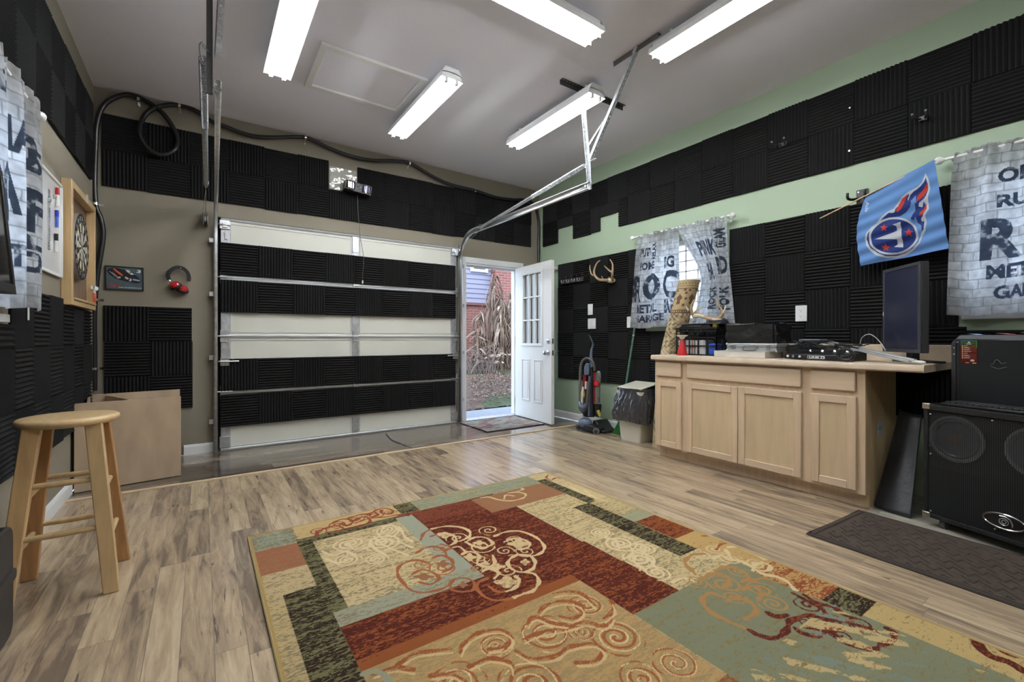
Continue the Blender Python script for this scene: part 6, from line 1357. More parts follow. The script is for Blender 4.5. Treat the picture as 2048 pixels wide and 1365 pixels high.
# black curved sheet leaning between
N = 24; Uq, Vq = np.meshgrid(np.linspace(0, 1, N), np.linspace(0, 1, N), indexing='ij'); c00, c10, c01, c11 = [np.array(v) for v in ((3.365, .985, .003), (3.300, .800, .003), (3.63, .93, .575), (3.585, .815, .560))]
Pq = (c00*(1-Uq[..., None])+c10*Uq[..., None])*(1-Vq[..., None])+(c01*(1-Uq[..., None])+c11*Uq[..., None])*Vq[..., None]; bow = .030*np.sin(Uq*math.pi)*(.4+.6*Vq); Pq[..., 0] -= bow; Pq[..., 1] += bow*.2
me_ = MB(); me_.v = [Vector(p) for p in Pq.reshape(-1, 3)]; me_.f = [[i*N+j, (i+1)*N+j, (i+1)*N+j+1, i*N+j+1] for i in range(N-1) for j in range(N-1)]; me_.m = [0]*len(me_.f)
tag(me_.build('vinyl_sheet', mat('black_vinyl', (.022, .024, .028), .38, bump=.15, bscale=40), solid=.006, smooth=80), 'curved black vinyl sheet leaning between cabinet and speaker', 'vinyl sheet')

# ---------------------------------------------------------------- rolled carpet, broom, bin, vacuum
nu_, nv_ = 150, 620; A2, S2 = np.meshgrid(np.linspace(0, 2*math.pi, nu_), np.linspace(0, 1, nv_), indexing='ij'); Rr = .090
axp = spline([(3.60, 2.695, 0), (3.605, 2.66, .45), (3.612, 2.607, .88), (3.625, 2.515, 1.22), (3.645, 2.43, 1.548)], 12); axp = np.array([list(p) for p in axp]); sv = np.linspace(0, 1, len(axp))
cxx, cyy, czz = [np.interp(S2, sv, axp[:, k]) for k in range(3)]
Xc, Yc = A2*Rr, S2*1.6; C = Canvas(Xc, Yc, (.40, .31, .17)); nn_ = vnoise(Xc, Yc, 30, 30, 3, 3); C.C *= (.8+.4*nn_)[..., None]
BR_ = (.13, .07, .045); top = S2 > .985
band = lambda a, b, col: C.put((Yc > a) & (Yc < b), col)
fl = np.sin(Xc*78+2.5*np.sin(Yc*31))*np.sin(Yc*70+2.0*np.sin(Xc*45))+.55*np.sin(Xc*150+Yc*60)*np.sin(Yc*140); C.put((Yc < 1.24) & (fl > .38), (.17, .13, .09)); C.put((Yc < 1.24) & (fl < -.62), (.52, .44, .29))
C.C[Yc < .9] = C.C[Yc < .9]*.95+.03
band(1.238, 1.246, BR_); band(1.262, 1.270, BR_); band(1.475, 1.482, BR_); band(1.505, 1.512, BR_)
d2 = np.sin(Xc*2*math.pi/.028)*np.sin((Yc-1.53)*2*math.pi/.05); C.put((Yc > 1.52) & (Yc < 1.56) & (d2 > .45), BR_); d3 = np.sin(Xc*2*math.pi/.02); C.put((Yc > 1.246) & (Yc < 1.262) & (d3 > .2), BR_)
for k in range(5):
    xm = (k+.55)*2*math.pi*Rr/5*1.0; ym = 1.375
    leaf = [(xm+.021*math.sin(a)*(1+.35*math.cos(5*a)), ym-.005+.048*math.cos(a)*(1+.12*math.cos(7*a))) for a in np.linspace(0, 2*math.pi, 40)]; C.poly(leaf, BR_)
    for dx, dy in ((.052, .055), (.060, .0), (.050, -.06), (.036, .088), (-.036, .082)): C.poly([(xm+dx+(.013*(1+.3*math.cos(5*a)))*math.cos(a), ym+dy+.013*(1+.3*math.cos(5*a))*math.sin(a)) for a in np.linspace(0, 2*math.pi, 20)], BR_)
t = thing('rolled_carpet', (3.605, 2.745, 0), 'tall rolled patterned carpet leaning behind the counter end', 'rolled carpet')
sq_ = 1+.03*np.sin(A2*2+S2*3); P = np.stack([cxx+np.cos(A2)*Rr*sq_, cyy+np.sin(A2)*Rr*sq_, czz+np.cos(A2)*0], -1); grid_mesh('roll', P, C.C, vcmat('carpet_weave', .95, noise=.15), t)
mb = MB(); pts = []
e = axp[-1]
for k in range(90): a = k*.38; r_ = .012+.076*k/90; pts.append((e[0]+math.cos(a)*r_, e[1]+math.sin(a)*r_, e[2]-.004))
mb.tube(pts, .0055, 6); mb.build('rolled_edge', mat('carpet_edge', (.33, .26, .15), .95), t)

t = thing('broom', (3.67, 3.285, 0), 'broom with green pole and green bristles leaning on the foam', 'broom')
mb = MB(); mb.cyl((3.665, 3.265, .13), (3.765, 3.125, 1.30), .011, n=12); mb.build('pole', mat('green_metal', (.07, .17, .12), .4), t)
mb = MB(); mb.cyl((3.7436, 3.155, 1.05), (3.7445, 3.1537, 1.06), .0116, n=12); mb.build('pole_chip', M['cream'], t)
mb = MB(); mb.hexa([(3.64, 3.23, .09), (3.69, 3.21, .09), (3.70, 3.29, .09), (3.65, 3.31, .09)], [(3.65, 3.245, .15), (3.68, 3.235, .15), (3.685, 3.275, .15), (3.655, 3.285, .15)]); mb.build('broom_head', mat('green_plastic', (.02, .16, .06), .5), t, bevel=.004)
mb = MB(); r = random.Random(1)
for k in range(260):
    u, v = r.random(), r.random(); a = Vector((3.645+.045*u, 3.215+.09*v, .10)); b = Vector((3.62+.075*u+r.uniform(-.006, .006), 3.17+.19*v+r.uniform(-.006, .006), .002)); mb.tube([a, b], [.0022, .0014], 4)
o = mb.build('bristles', mat('green_bristle', (.03, .22, .05), .6), t, smooth=0); o['kind'] = 'stuff'

t = thing('waste_bin', (3.63, 2.97, 0), 'cream waste bin with a crumpled grey liner beside the cabinet', 'waste bin')
def rr_ring(cx, cy, hx, hy, r_, n=6): return rrect(cx-hx, cx+hx, cy-hy, cy+hy, r_, n)
mb = MB(); cx_, cy_ = 3.630, 3.005; lv = [(.0, .118, .125), (.02, .122, .130), (.25, .134, .146), (.47, .146, .160), (.50, .150, .165)]; nR = 28; vs = []
for z, hx, hy in lv: vs += [(x, y, z) for x, y in rr_ring(cx_, cy_, hx, hy, .028)]
m_ = len(rr_ring(0, 0, 1, 1, .1)); mb.add(vs, [(i*m_+k, i*m_+(k+1) % m_, (i+1)*m_+(k+1) % m_, (i+1)*m_+k) for i in range(len(lv)-1) for k in range(m_)]+[tuple(range(m_-1, -1, -1))]); mb.build('bin', M['cream'], t, smooth=50)
# liner skirt
nA, nS = 150, 40; A3, S3 = np.meshgrid(np.linspace(0, 2*math.pi, nA), np.linspace(0, 1, nS), indexing='ij')
ca_, sa_ = np.cos(A3), np.sin(A3); k_ = (np.abs(ca_)**4+np.abs(sa_)**4)**(-.25)
fold = (np.abs(vnoise(A3*1.9+S3*.5, S3*1.2, 3.2, 1.3, 21, 4)-.5)*2)**.8; hem = .195+.045*(vnoise(A3, S3*0, 1.4, 1, 4, 2)-.5)
hx_ = .150+.045*np.sin(np.clip(S3*1.15, 0, 1)*math.pi*.62)+.05*(fold-.35)*np.clip(S3*3, 0, 1)*(.4+.6*S3); Pz = .512-S3*(.512-hem)+.012*np.sin(A3*9)*(S3 < .05)
Pz = np.where(S3 < .08, .512+.02*vnoise(A3, S3, 3, 3, 8), Pz); P = np.stack([cx_+ca_*k_*hx_*.98, cy_+sa_*k_*(hx_+.016), Pz], -1)
mb = MB(); mb.v = [Vector(p) for p in P.reshape(-1, 3)]; mb.f = [[i*nS+j, (i+1)*nS+j, (i+1)*nS+j+1, i*nS+j+1] for i in range(nA-1) for j in range(nS-1)]; mb.m = [0]*len(mb.f)
mb.build('liner', mat('grey_film', (.075, .075, .085), .16, coat=.6, metal=.45, bump=.6, bscale=22), t, smooth=60)
mb = MB(); lid = [(cx_-.135, cy_-.15), (cx_+.15, cy_-.15), (cx_+.15, cy_+.15), (cx_-.135, cy_+.15)]
lo = [(x, y, .515+(x-cx_+.135)*.16) for x, y in lid]; mb.hexa(lo, [(x, y, z+.016) for x, y, z in lo]); mb.build('lid', M['cream'], t, bevel=.01)

# vacuum
t = thing('vacuum_cleaner', (3.50, 3.56, 0), 'upright bagless vacuum cleaner with a looped hose beside the waste bin', 'vacuum cleaner')
BG = mat('blue_grey_plastic', (.10, .125, .19), .3); BK = M['black']; DR = mat('dark_red_plastic', (.22, .012, .015), .3)
v_ = lambda x, y, X=3.50: onX(1130+x/5.46, 650+y/5.46, X)
def vt(nm, pts, r_, m, X=3.50, n=12, s=5):
    P = spline([v_(*p) if len(p) > 2 else v_(p[0], p[1], X) for p in pts], s) if len(pts) > 2 else [v_(*p) if len(p) > 2 else v_(p[0], p[1], X) for p in pts]
    mb = MB(); rr_ = r_ if not isinstance(r_, list) else list(np.interp(np.linspace(0, 1, len(P)), np.linspace(0, 1, len(r_)), r_)); mb.tube(P, rr_, n); return mb.build(nm, m, t, smooth=50)
vt('upright_frame', [(290, 1010, 3.53), (285, 780, 3.55), (290, 560, 3.57), (285, 460, 3.58)], [.030, .032, .032, .026], BK)
vt('chassis', [(235, 1000, 3.56), (250, 860, 3.57), (262, 640, 3.58), (262, 540, 3.585)], [.050, .054, .046, .030], BK, n=16)
vt('side_tube', [(262, 1000), (262, 780), (270, 560)], [.014, .014, .014], BG, 3.50)
vt('motor_cap', [(240, 545), (240, 470), (250, 425)], [.030, .031, .020], BG, 3.50, 16)
vt('red_body', [(215, 700), (222, 545)], [.026, .028], DR, 3.52, 14)
vt('red_spine', [(318, 850, 3.56), (322, 520, 3.58)], [.014, .016], DR)
vt('handle_stem', [(300, 470, 3.58), (285, 360, 3.60), (292, 270, 3.61), (312, 210, 3.62)], [.028, .018, .012, .014], BG)
vt('handle_grip', [(312, 225, 3.62), (290, 165, 3.62), (268, 128, 3.62), (245, 122, 3.62), (228, 150, 3.62), (232, 195, 3.62)], [.015, .014, .012, .010, .009, .007], BK)
vt('handle_button', [(286, 300, 3.60), (284, 262, 3.60)], [.014, .008], BG)
vt('hose', [(165, 850, 3.47), (165, 700, 3.47), (168, 520, 3.48), (178, 430, 3.49), (205, 385, 3.50), (250, 368, 3.51), (295, 395, 3.52), (318, 450, 3.53), (322, 500, 3.54)], .0165, mat('grey_hose', (.075, .068, .062), .45), n=12)
vt('hose', [(158, 850, 3.46), (165, 915, 3.45), (192, 945, 3.45), (222, 920, 3.46), (240, 850, 3.47), (250, 740, 3.48), (256, 620, 3.49)], .0165, MATS['grey_hose'], n=12)
vt('hose_cuff', [(155, 845, 3.46), (170, 890, 3.45), (205, 905, 3.45), (232, 870, 3.46)], .021, BG)
vt('accessory_tool', [(182, 850), (190, 750), (198, 680)], [.014, .018, .012], M['cream'], 3.48)
vt('yellow_dial', [(205, 790, 3.475), (210, 730, 3.475)], [.010, .006], mat('yellow_plastic', (.55, .42, .03), .4))
vt('white_clip', [(225, 700, 3.48), (228, 620, 3.48)], [.010, .010], M['plate'])
c = v_(343, 645, 3.55); mb = MB(); mb.lathe([(.030, -.03), (.032, .0), (.027, .012), (0, .014)], c, (-.8, -.5, .1), 20); mb.build('red_knob', M['red'], t)
vt('dust_canister', [(348, 850, 3.60), (350, 700, 3.60), (362, 560, 3.61), (372, 505, 3.62)], [.036, .036, .034, .016], mat('clear_smoke_plastic', (.55, .56, .54), .1, trans=.75), n=20)
vt('dust', [(350, 852, 3.60), (350, 790, 3.60)], [.030, .026], mat('dust_beige', (.30, .23, .17), .9), n=14)
vt('filter_housing', [(345, 1000, 3.58), (355, 930, 3.59), (355, 868, 3.59)], [.030, .040, .044], BK, n=16)
vt('yellow_cord_plug', [(378, 995, 3.55), (358, 935, 3.54)], [.015, .019], mat('yellow_plug', (.50, .43, .06), .5), n=10)
vt('plug_pin', [(380, 1010, 3.55), (378, 992, 3.55)], [.005, .005], M['steel'], n=8)
c = v_(222, 1075, 3.50); mb = MB(); mb.ball(c, .066, 20, sc=(1.15, 1.25, .95)); mb.build('motor_dome', BG, t)
mb = MB(); pts = [v_(130, 1075, 3.44), v_(300, 1085, 3.44)]
f = lambda u, v, w_: Vector((w_, u, v)); mb.prism([(3.71, .012), (3.40, .012), (3.40, .06), (3.46, .085), (3.64, .08), (3.71, .05)], f, 3.44, 3.58); mb.build('base', BK, t, bevel=.012)
mb = MB(); mb.prism([(3.375, .008), (3.54, .008), (3.54, .12), (3.50, .125), (3.43, .05), (3.375, .022)], f, 3.53, 3.72); mb.build('floor_head', BK, t, bevel=.01)
for a, b in (((145, 1105), 3.44), ((337, 1145), 3.44)):
    c = v_(a[0], a[1], b); c.z = .034; mb = MB(); mb.lathe([(.020, -.024), (.034, -.022), (.034, -.003), (.029, .0), (0, .0)], c, (-.85, -.5, 0), 24); w1 = mb.build('wheel', mat('wheel_grey', (.10, .10, .10), .5), t)
    mb = MB(); mb.lathe([(.020, .0), (.019, .006), (.008, .010), (0, .010)], c, (-.85, -.5, 0), 20); mb.build('hubcap', M['dgrey'], w1)
mb = MB(); q = v_(180, 985, 3.46); mb.ball(q, .016, 12, sc=(1, 1.6, .7)); mb.build('foot_pedal', M['plate'], t)

# ---------------------------------------------------------------- mats, cord, rug
def flat_pattern(name, x0, x1, y0, y1, z, th, nx, ny, paint, m, label, cat, rot=0):
    cx, cy = (x0+x1)/2, (y0+y1)/2; t = thing(name, (cx, cy, 0), label, cat); U, V = np.meshgrid(np.linspace(x0, x1, nx), np.linspace(y0, y1, ny), indexing='ij'); C = Canvas(U, V, (.2, .2, .2)); h = paint(C)
    P = np.stack([U, V, z+th+(h if h is not None else 0*U)], -1)
    c_, s_ = math.cos(rot), math.sin(rot); dx, dy = P[..., 0]-cx, P[..., 1]-cy; P[..., 0], P[..., 1] = cx+dx*c_-dy*s_, cy+dx*s_+dy*c_
    grid_mesh('face', P, C.C, m, t)
    return t, (lambda x, y, zz: Vector((cx+(x-cx)*c_-(y-cy)*s_, cy+(x-cx)*s_+(y-cy)*c_, zz)))
def paint(C):
    n = vnoise(C.X, C.Y, 14, 22, 31, 4); m = vnoise(C.X, C.Y, 5, 9, 33, 3); C.C[:] = (.25, .235, .20); C.C[(n > .50)] = (.19, .13, .12); C.C[(n > .60) & (m > .5)] = (.15, .075, .075); C.C[(m < .40)] = (.28, .27, .235); C.C[n < .38] = (.20, .21, .205)
t, w_f = flat_pattern('door_mat', 2.56, 3.36, 4.165, 4.80, 0, .006, 200, 160, paint, vcmat('mat_weave', .95, noise=.2), 'faded red and grey door mat on the floor at the open door', 'door mat')
mb = MB(); mb.tube([w_f(*p) for p in ((2.56, 4.165, .004), (3.36, 4.165, .004), (3.36, 4.80, .004), (2.56, 4.80, .004))], .005, 6, closed=True); mb.build('binding', mat('mat_binding', (.10, .07, .06), .9), t)
def paint(C):
    X, Y = C.X-2.555, C.Y; n = vnoise(X, Y, 120, 120, 41, 2); n2 = vnoise(X, Y, 9, 9, 42, 3); C.C[:] = (.058, .043, .034); C.C *= (.55+.7*n+.4*n2)[..., None]
    # rows of zigzag chevrons running across the mat
    px, py = .062, .19; d = np.full(X.shape, 1e9); inb = (X > .04) & (X < .555) & (C.Y < .975)
    xx = X % px; row = np.floor(X/px); yy = (Y+.5*py*(row % 2)) % py
    for a, b, c_, e in ((.006, .01, .056, .065), (.056, .065, .010, .075), (.010, .075, .058, .135), (.058, .135, .012, .140), (.012, .140, .05, .185)):
        L = (c_-a)**2+(e-b)**2; tt = np.clip(((xx-a)*(c_-a)+(yy-b)*(e-b))/L, 0, 1); d = np.minimum(d, np.hypot(xx-a-tt*(c_-a), yy-b-tt*(e-b)))
    h = np.where(inb, .004*np.clip(d/.006, 0, 1), .0035); brd = (np.abs(X-.022) < .006) | (np.abs(Y-1.005) < .006); h = np.where(brd, 0, h); C.C[(d < .004) & inb] *= .45; C.C[brd] *= .5; return h
t, w_f = flat_pattern('brown_floor_mat', 2.555, 3.15, -.55, 1.03, 0, .004, 260, 620, paint, vcmat('rubber_mat', .9, noise=.25), 'dark brown ribbed floor mat with zigzag pattern before the speaker', 'floor mat', rot=-.06)
mb = MB(); mb.tube([w_f(*p) for p in ((2.555, -.55, .004), (3.15, -.55, .004), (3.15, 1.03, .004), (2.555, 1.03, .004))], .0075, 6, closed=True); mb.build('raised_rim', mat('mat_rim', (.035, .026, .02), .8), t)
mb = MB(); P = [onZ(x, y, .0) for x, y in ((772, 868), (783, 880), (800, 887), (822, 896), (835, 901))]; mb.tube(spline([p+Vector((0, 0, .001)) for p in P], 6), .003, 6)
tag(mb.build('network_cable', mat('blue_cord', (.03, .05, .12), .5), smooth=70), 'thin dark blue cord on the dark floor before the garage door', 'cord')

# the big patterned rug
RX0, RX1, RY0, RY1 = .195, 2.150, -.25, 2.655
nx, ny = 560, 832; U, V = np.meshgrid(np.linspace(RX0, RX1, nx), np.linspace(RY0, RY1, ny), indexing='ij')
CR, DKR, RST, GRN, BLK, BEI, TEA, LTB, SAL = (.52, .44, .27), (.085, .018, .014), (.27, .095, .035), (.17, .185, .105), (.030, .018, .014), (.44, .34, .165), (.225, .25, .185), (.31, .37, .33), (.32, .14, .085)
A = Canvas(U, V, BEI); B = Canvas(U, V, CR); BI = Canvas(U, V, (0, 0, 0))     # ground colour, fleck colour, share of flecks
def reg(x0, x1, y0, y1, a, b, share): A.rect(x0, x1, y0, y1, a); B.rect(x0, x1, y0, y1, b); BI.rect(x0, x1, y0, y1, (share, 0, 0))
reg(RX0, RX1, RY0, RY1, (.50, .43, .27), (.36, .34, .22), .40)
reg(.195, .40, 2.44, 2.66, (.42, .40, .26), LTB, .5); reg(.40, .95, 2.47, 2.66, (.52, .43, .24), (.42, .33, .18), .3); reg(.95, 1.06, 2.48, 2.66, GRN, BLK, .45); reg(1.06, 1.97, 2.46, 2.66, (.30, .36, .28), (.42, .43, .30), .45)
reg(.195, .39, 2.18, 2.44, SAL, (.48, .33, .20), .42); reg(.195, .39, 1.97, 2.18, (.52, .46, .30), (.42, .40, .27), .4); reg(.195, .262, RY0, 1.97, (.50, .43, .26), (.42, .41, .30), .42)
reg(.39, .905, 1.74, 2.475, GRN, BLK, .44); reg(.455, .895, 1.74, 2.405, (.58, .52, .34), (.45, .42, .28), .42)
reg(.262, .40, RY0, 1.97, (.17, .185, .105), BLK, .48); reg(.40, .455, 1.64, 1.75, GRN, BLK, .4)
reg(.905, 1.56, 1.64, 2.475, DKR, RST, .40); reg(1.0, 1.39, 2.3, 2.475, (.20, .06, .035), DKR, .4); reg(.40, 1.58, 1.39, 1.64, DKR, RST, .42)
reg(.895, .995, 1.64, 2.45, (.33, .40, .36), (.40, .42, .33), .3); reg(.40, .99, 1.64, 1.74, (.33, .38, .32), (.40, .41, .31), .4)
reg(1.39, 1.96, 2.21, 2.46, (.30, .15, .09), (.45, .33, .19), .42); reg(1.565, 1.96, 1.64, 2.21, (.56, .50, .32), (.46, .43, .28), .42); reg(1.575, 2.0, 1.10, 1.64, (.56, .50, .32), (.44, .43, .28), .42)
reg(.40, 1.305, 1.36, 1.44, RST, DKR, .28)
reg(1.30, 1.58, 1.10, 1.39, DKR, RST, .42); reg(.40, 1.305, .745, 1.385, (.46, .34, .17), (.56, .48, .29), .45)
reg(1.835, 1.965, 1.27, 2.0, GRN, BLK, .48); reg(1.965, 2.15, 2.02, 2.66, (.56, .50, .32), (.47, .44, .28), .35); reg(1.955, 2.035, 2.0, 2.52, GRN, BLK, .47); reg(2.02, 2.15, 1.75, 2.02, (.50, .46, .28), (.43, .42, .28), .4)
reg(1.965, 2.15, 1.65, 1.76, (.33, .38, .29), (.42, .42, .29), .35); reg(1.97, 2.15, 1.395, 1.65, DKR, RST, .5); reg(1.965, 2.15, 1.0, 1.395, (.50, .38, .18), (.30, .15, .07), .3)
reg(1.31, 2.0, RY0, 1.10, (.21, .255, .19), (.24, .22, .11), .36); reg(1.97, 2.15, .745, 1.0, (.47, .33, .15), (.27, .08, .04), .45); reg(1.98, 2.15, .62, .745, GRN, BLK, .5); reg(1.995, 2.15, RY0, .62, (.50, .42, .22), (.42, .40, .25), .35)
reg(.40, 1.31, RY0, .745, (.44, .33, .16), (.22, .08, .035), .5); reg(1.0, 1.31, .5, .745, (.24, .09, .05), (.46, .34, .16), .42)
f4 = lambda x, y, ox=480, s=2.612: tuple(onZ(ox+x/s, 920+y/s, .010)[:2])
def scroll(pts, wd, colA, colB=None, ox=480, share=None, closed=False, mask=None):
    P = [f4(x, y, ox) for x, y in pts]+([f4(*pts[0], ox)] if closed else []); P = [tuple(p)[:2] for p in spline([(a, b, 0) for a, b in P], 5)]; m = A.dist(P) < wd*.33*(1+.35*np.sin(U*70+V*40))
    if mask is not None: m = m & mask
    A.put(m, colA); B.put(m, colB or colA)
    if share is not None: BI.put(m, (share, 0, 0))
inkm = lambda pts, ox=480: A.inside([f4(x, y, ox) for x, y in pts])
# medallion one: cream on dark red, red-brown where it crosses the pale field
onred = (U > 1.0)
WT_ = (.62, .53, .34); RB = (.33, .13, .06)
med1 = [([(945, 420), (960, 385), (1010, 360), (1090, 348), (1160, 355), (1200, 378), (1195, 405), (1150, 425)], 1), ([(1330, 400), (1380, 380), (1450, 372), (1520, 392), (1575, 430), (1590, 465), (1560, 495), (1500, 505), (1450, 495)], 1),
        ([(1450, 495), (1410, 520), (1400, 550), (1430, 578), (1480, 588), (1530, 570), (1540, 530), (1510, 500), (1450, 495)], 1), ([(1480, 588), (1540, 600), (1562, 640), (1530, 685), (1470, 705), (1400, 730), (1330, 735), (1270, 712), (1235, 672), (1250, 640), (1290, 620)], 1),
        ([(1095, 655), (1120, 625), (1180, 620), (1225, 645), (1220, 680), (1165, 690), (1110, 680), (1095, 655)], 1), ([(985, 540), (920, 525), (850, 545), (822, 580), (840, 630), (890, 680), (960, 695), (1040, 680), (1095, 655)], 0),
        ([(920, 490), (960, 465), (1010, 455), (1060, 470), (1080, 500)], 0), ([(1000, 400), (1050, 385), (1110, 395), (1130, 425), (1090, 450), (1050, 440)], 1), ([(1180, 430), (1230, 405), (1290, 410), (1320, 440), (1270, 460), (1220, 450), (1180, 430)], 1),
        ([(1380, 430), (1440, 410), (1500, 425), (1510, 455), (1460, 470)], 1), ([(1300, 660), (1350, 690), (1420, 680), (1460, 640), (1440, 610)], 1), ([(1150, 500), (1200, 480), (1250, 500), (1240, 540), (1290, 560), (1330, 540), (1320, 500)], 1), ([(1260, 590), (1300, 570), (1350, 590), (1330, 620)], 1),
        ([(900, 600), (950, 575), (1010, 590), (1040, 620), (1000, 650), (940, 640)], 0), ([(1000, 520), (1050, 500), (1100, 520), (1110, 560), (1060, 590)], 0), ([(1080, 470), (1140, 455), (1180, 480)], 1)]
for pts, wgt in med1:
    for msk, c_ in ((onred, WT_), (~onred, RB)): scroll(pts, .024, c_, None, mask=msk, share=.0)
for cx, cy, rx, ry in ((1490, 535, 22, 15), (1165, 655, 22, 14), (1395, 640, 60, 26), (1455, 440, 50, 20), (1250, 435, 30, 12), (1340, 560, 40, 16), (1280, 545, 22, 16), (960, 612, 45, 16), (1070, 395, 40, 14), (1200, 510, 30, 18), (1060, 545, 30, 16)):
    P = [f4(cx+rx*math.cos(a)*(1+.25*math.cos(4*a)), cy+ry*math.sin(a)*(1+.25*math.cos(4*a))) for a in np.linspace(0, 2*math.pi, 28)]; m = A.inside(P)
    for msk, c_ in ((onred, WT_), (~onred, (.30, .16, .09))): A.put(m & msk, c_); B.put(m & msk, c_)
# red lace at the far border
for k, pts in enumerate([[(400, 400), (410, 375), (460, 355), (500, 345), (540, 360), (500, 375), (450, 380)], [(480, 335), (520, 315), (560, 312), (590, 325), (560, 345), (530, 335)], [(570, 305), (620, 290), (680, 280), (720, 260), (760, 255), (800, 268), (780, 285), (740, 280), (740, 265)], [(600, 335), (650, 315), (700, 305), (760, 300), (820, 290), (880, 280), (930, 268)], [(560, 360), (620, 350), (680, 325), (660, 300), (620, 305), (600, 320)], [(690, 300), (720, 290), (700, 275), (670, 290)], [(820, 300), (860, 285), (900, 278), (880, 292)]]):
    scroll(pts, .026 if k != 3 else .018, (.27, .075, .04), (.16, .04, .03), share=.35)
# cream fan at the far border
for pts in ([(1255, 200), (1300, 195), (1350, 210), (1420, 215), (1480, 200), (1490, 180), (1450, 170), (1400, 175)], [(1380, 205), (1390, 185), (1430, 190)], [(1440, 170), (1480, 155), (1470, 150)]): scroll(pts, .020, (.62, .54, .34), share=0)
scroll([(1610, 80), (1600, 95), (1625, 108), (1650, 95), (1690, 100)], .022, (.27, .09, .05), share=.2)
for pts in ([(100, 470), (130, 430), (180, 420), (220, 440), (190, 455)], [(130, 400), (190, 390), (240, 400), (270, 430)], [(1450, 110), (1500, 100), (1540, 120), (1500, 135)]): scroll(pts, .018, (.22, .32, .33), share=.2)
# tone on tone fans in the pale fields
FW = (.68, .62, .44)
for pts in ([(740, 370), (760, 345), (800, 345), (830, 370), (800, 400), (770, 395)], [(720, 390), (760, 420), (830, 430), (900, 460)], [(700, 400), (740, 440), (800, 470), (880, 500)], [(680, 420), (700, 460), (760, 500)], [(560, 440), (600, 470), (660, 460), (690, 440)], [(430, 480), (490, 500), (550, 480), (600, 500)], [(450, 520), (510, 540), (580, 520)], [(830, 350), (860, 400), (900, 430)]): scroll(pts, .020, FW, (.5, .47, .33), share=.15)
for pts in ([(350, 470), (400, 450), (450, 440), (500, 460), (480, 500)], [(380, 520), (450, 500), (520, 520), (540, 560)], [(470, 470), (520, 520), (560, 570)], [(430, 470), (440, 530), (500, 580)], [(640, 640), (700, 620), (760, 640)], [(1290-1000, 410), (340, 420), (360, 460)]): scroll(pts, .020, FW, (.5, .47, .33), ox=1100, share=.15)
for pts in ([(60, 135), (100, 140), (140, 160)], [(120, 150), (170, 175), (220, 190)], [(180, 160), (240, 200), (300, 220)]): scroll(pts, .016, FW, ox=1100, share=.1)
# curling scrolls: ink runs in arms that wind round a centre
def whorl(cx, cy, R, pitch, turn, colA, colB, share, region, th=.40, ph=0):
    dx, dy = U-cx, V-cy; r = np.hypot(dx, dy); an = np.arctan2(dy, dx)/(2*math.pi)*turn; wob = .25*(vnoise(U, V, 18, 18, int(R*1000) % 50, 2)-.5)
    k = (r/pitch-an+ph+wob) % 1; m = (r < R*(1+.08*np.sin(an*5*6.28))) & (k < th*(1-.4*r/R)) & region; A.put(m, colA); B.put(m, colB); BI.put(m, (share, 0, 0))
rb = random.Random(14)
field_b = (U > .405) & (U < 1.30) & (V > .2) & (V < 1.355)
for cx, cy, R in ((.62, 1.18, .085), (.80, 1.05, .10), (.98, 1.20, .095), (1.16, 1.05, .09), (1.20, 1.24, .07), (.52, 1.02, .075), (.68, .90, .09), (.90, .86, .08), (1.08, .88, .07), (1.22, .86, .075), (.55, .82, .07), (.80, 1.25, .06), (1.08, 1.14, .05)):
    whorl(cx, cy, R, R*.42, rb.choice([-1, 1]), (.32, .12, .05), (.46, .32, .16), .36, field_b, .42, rb.random()); whorl(cx, cy, R*.95, R*.42, 1, (.68, .60, .40), (.56, .45, .26), .2, field_b, .16, rb.random())
pale = (U > .46) & (U < .895) & (V > 1.75) & (V < 2.40)
for cx, cy, R in ((.60, 2.28, .08), (.74, 2.20, .09), (.80, 2.33, .06), (.55, 2.12, .06), (.66, 2.05, .055)): whorl(cx, cy, R, R*.36, rb.choice([-1, 1]), (.70, .64, .46), (.62, .56, .38), .2, pale, .5, rb.random())
pale = (U > 1.57) & (U < 1.83) & (V > 1.12) & (V < 2.2)
for cx, cy, R in ((1.70, 1.52, .09), (1.66, 1.36, .08), (1.76, 1.42, .07), (1.62, 1.24, .07), (1.72, 1.66, .06)): whorl(cx, cy, R, R*.36, rb.choice([-1, 1]), (.70, .64, .46), (.62, .56, .38), .2, pale, .5, rb.random())
lace = (V > 2.475) & (V < 2.64) & (U > .42) & (U < .95)
for cx, cy, R in ((.50, 2.52, .05), (.60, 2.55, .055), (.71, 2.56, .05), (.82, 2.56, .055), (.90, 2.55, .04)): whorl(cx, cy, R, R*.5, rb.choice([-1, 1]), (.27, .075, .04), (.42, .2, .1), .2, lace, .45, rb.random())
for cx, cy, R in ((1.12, 2.58, .05), (1.25, 2.57, .06), (1.60, 2.56, .06), (1.75, 2.57, .07), (.28, 2.55, .06)): whorl(cx, cy, R, R*.4, 1, (.24, .33, .32), (.36, .40, .33), .3, V > 2.45, .45, rb.random())
md = (U > .70) & (U < 1.0); mr_ = (U >= 1.0)
for cx, cy, R in ((1.07, 2.03, .06), (1.25, 2.02, .06), (1.30, 1.85, .05), (1.27, 1.72, .05), (1.10, 1.62, .06), (1.00, 1.72, .04), (.88, 1.80, .07), (.82, 1.88, .05), (.95, 1.98, .05), (1.12, 1.88, .07), (1.19, 1.78, .05), (1.05, 1.78, .05)):
    whorl(cx, cy, R, R*.55, rb.choice([-1, 1]), (.62, .53, .34), (.50, .40, .24), .12, mr_, .34, rb.random()); whorl(cx, cy, R, R*.55, rb.choice([-1, 1]), (.36, .15, .07), (.45, .28, .14), .3, md, .36, rb.random())
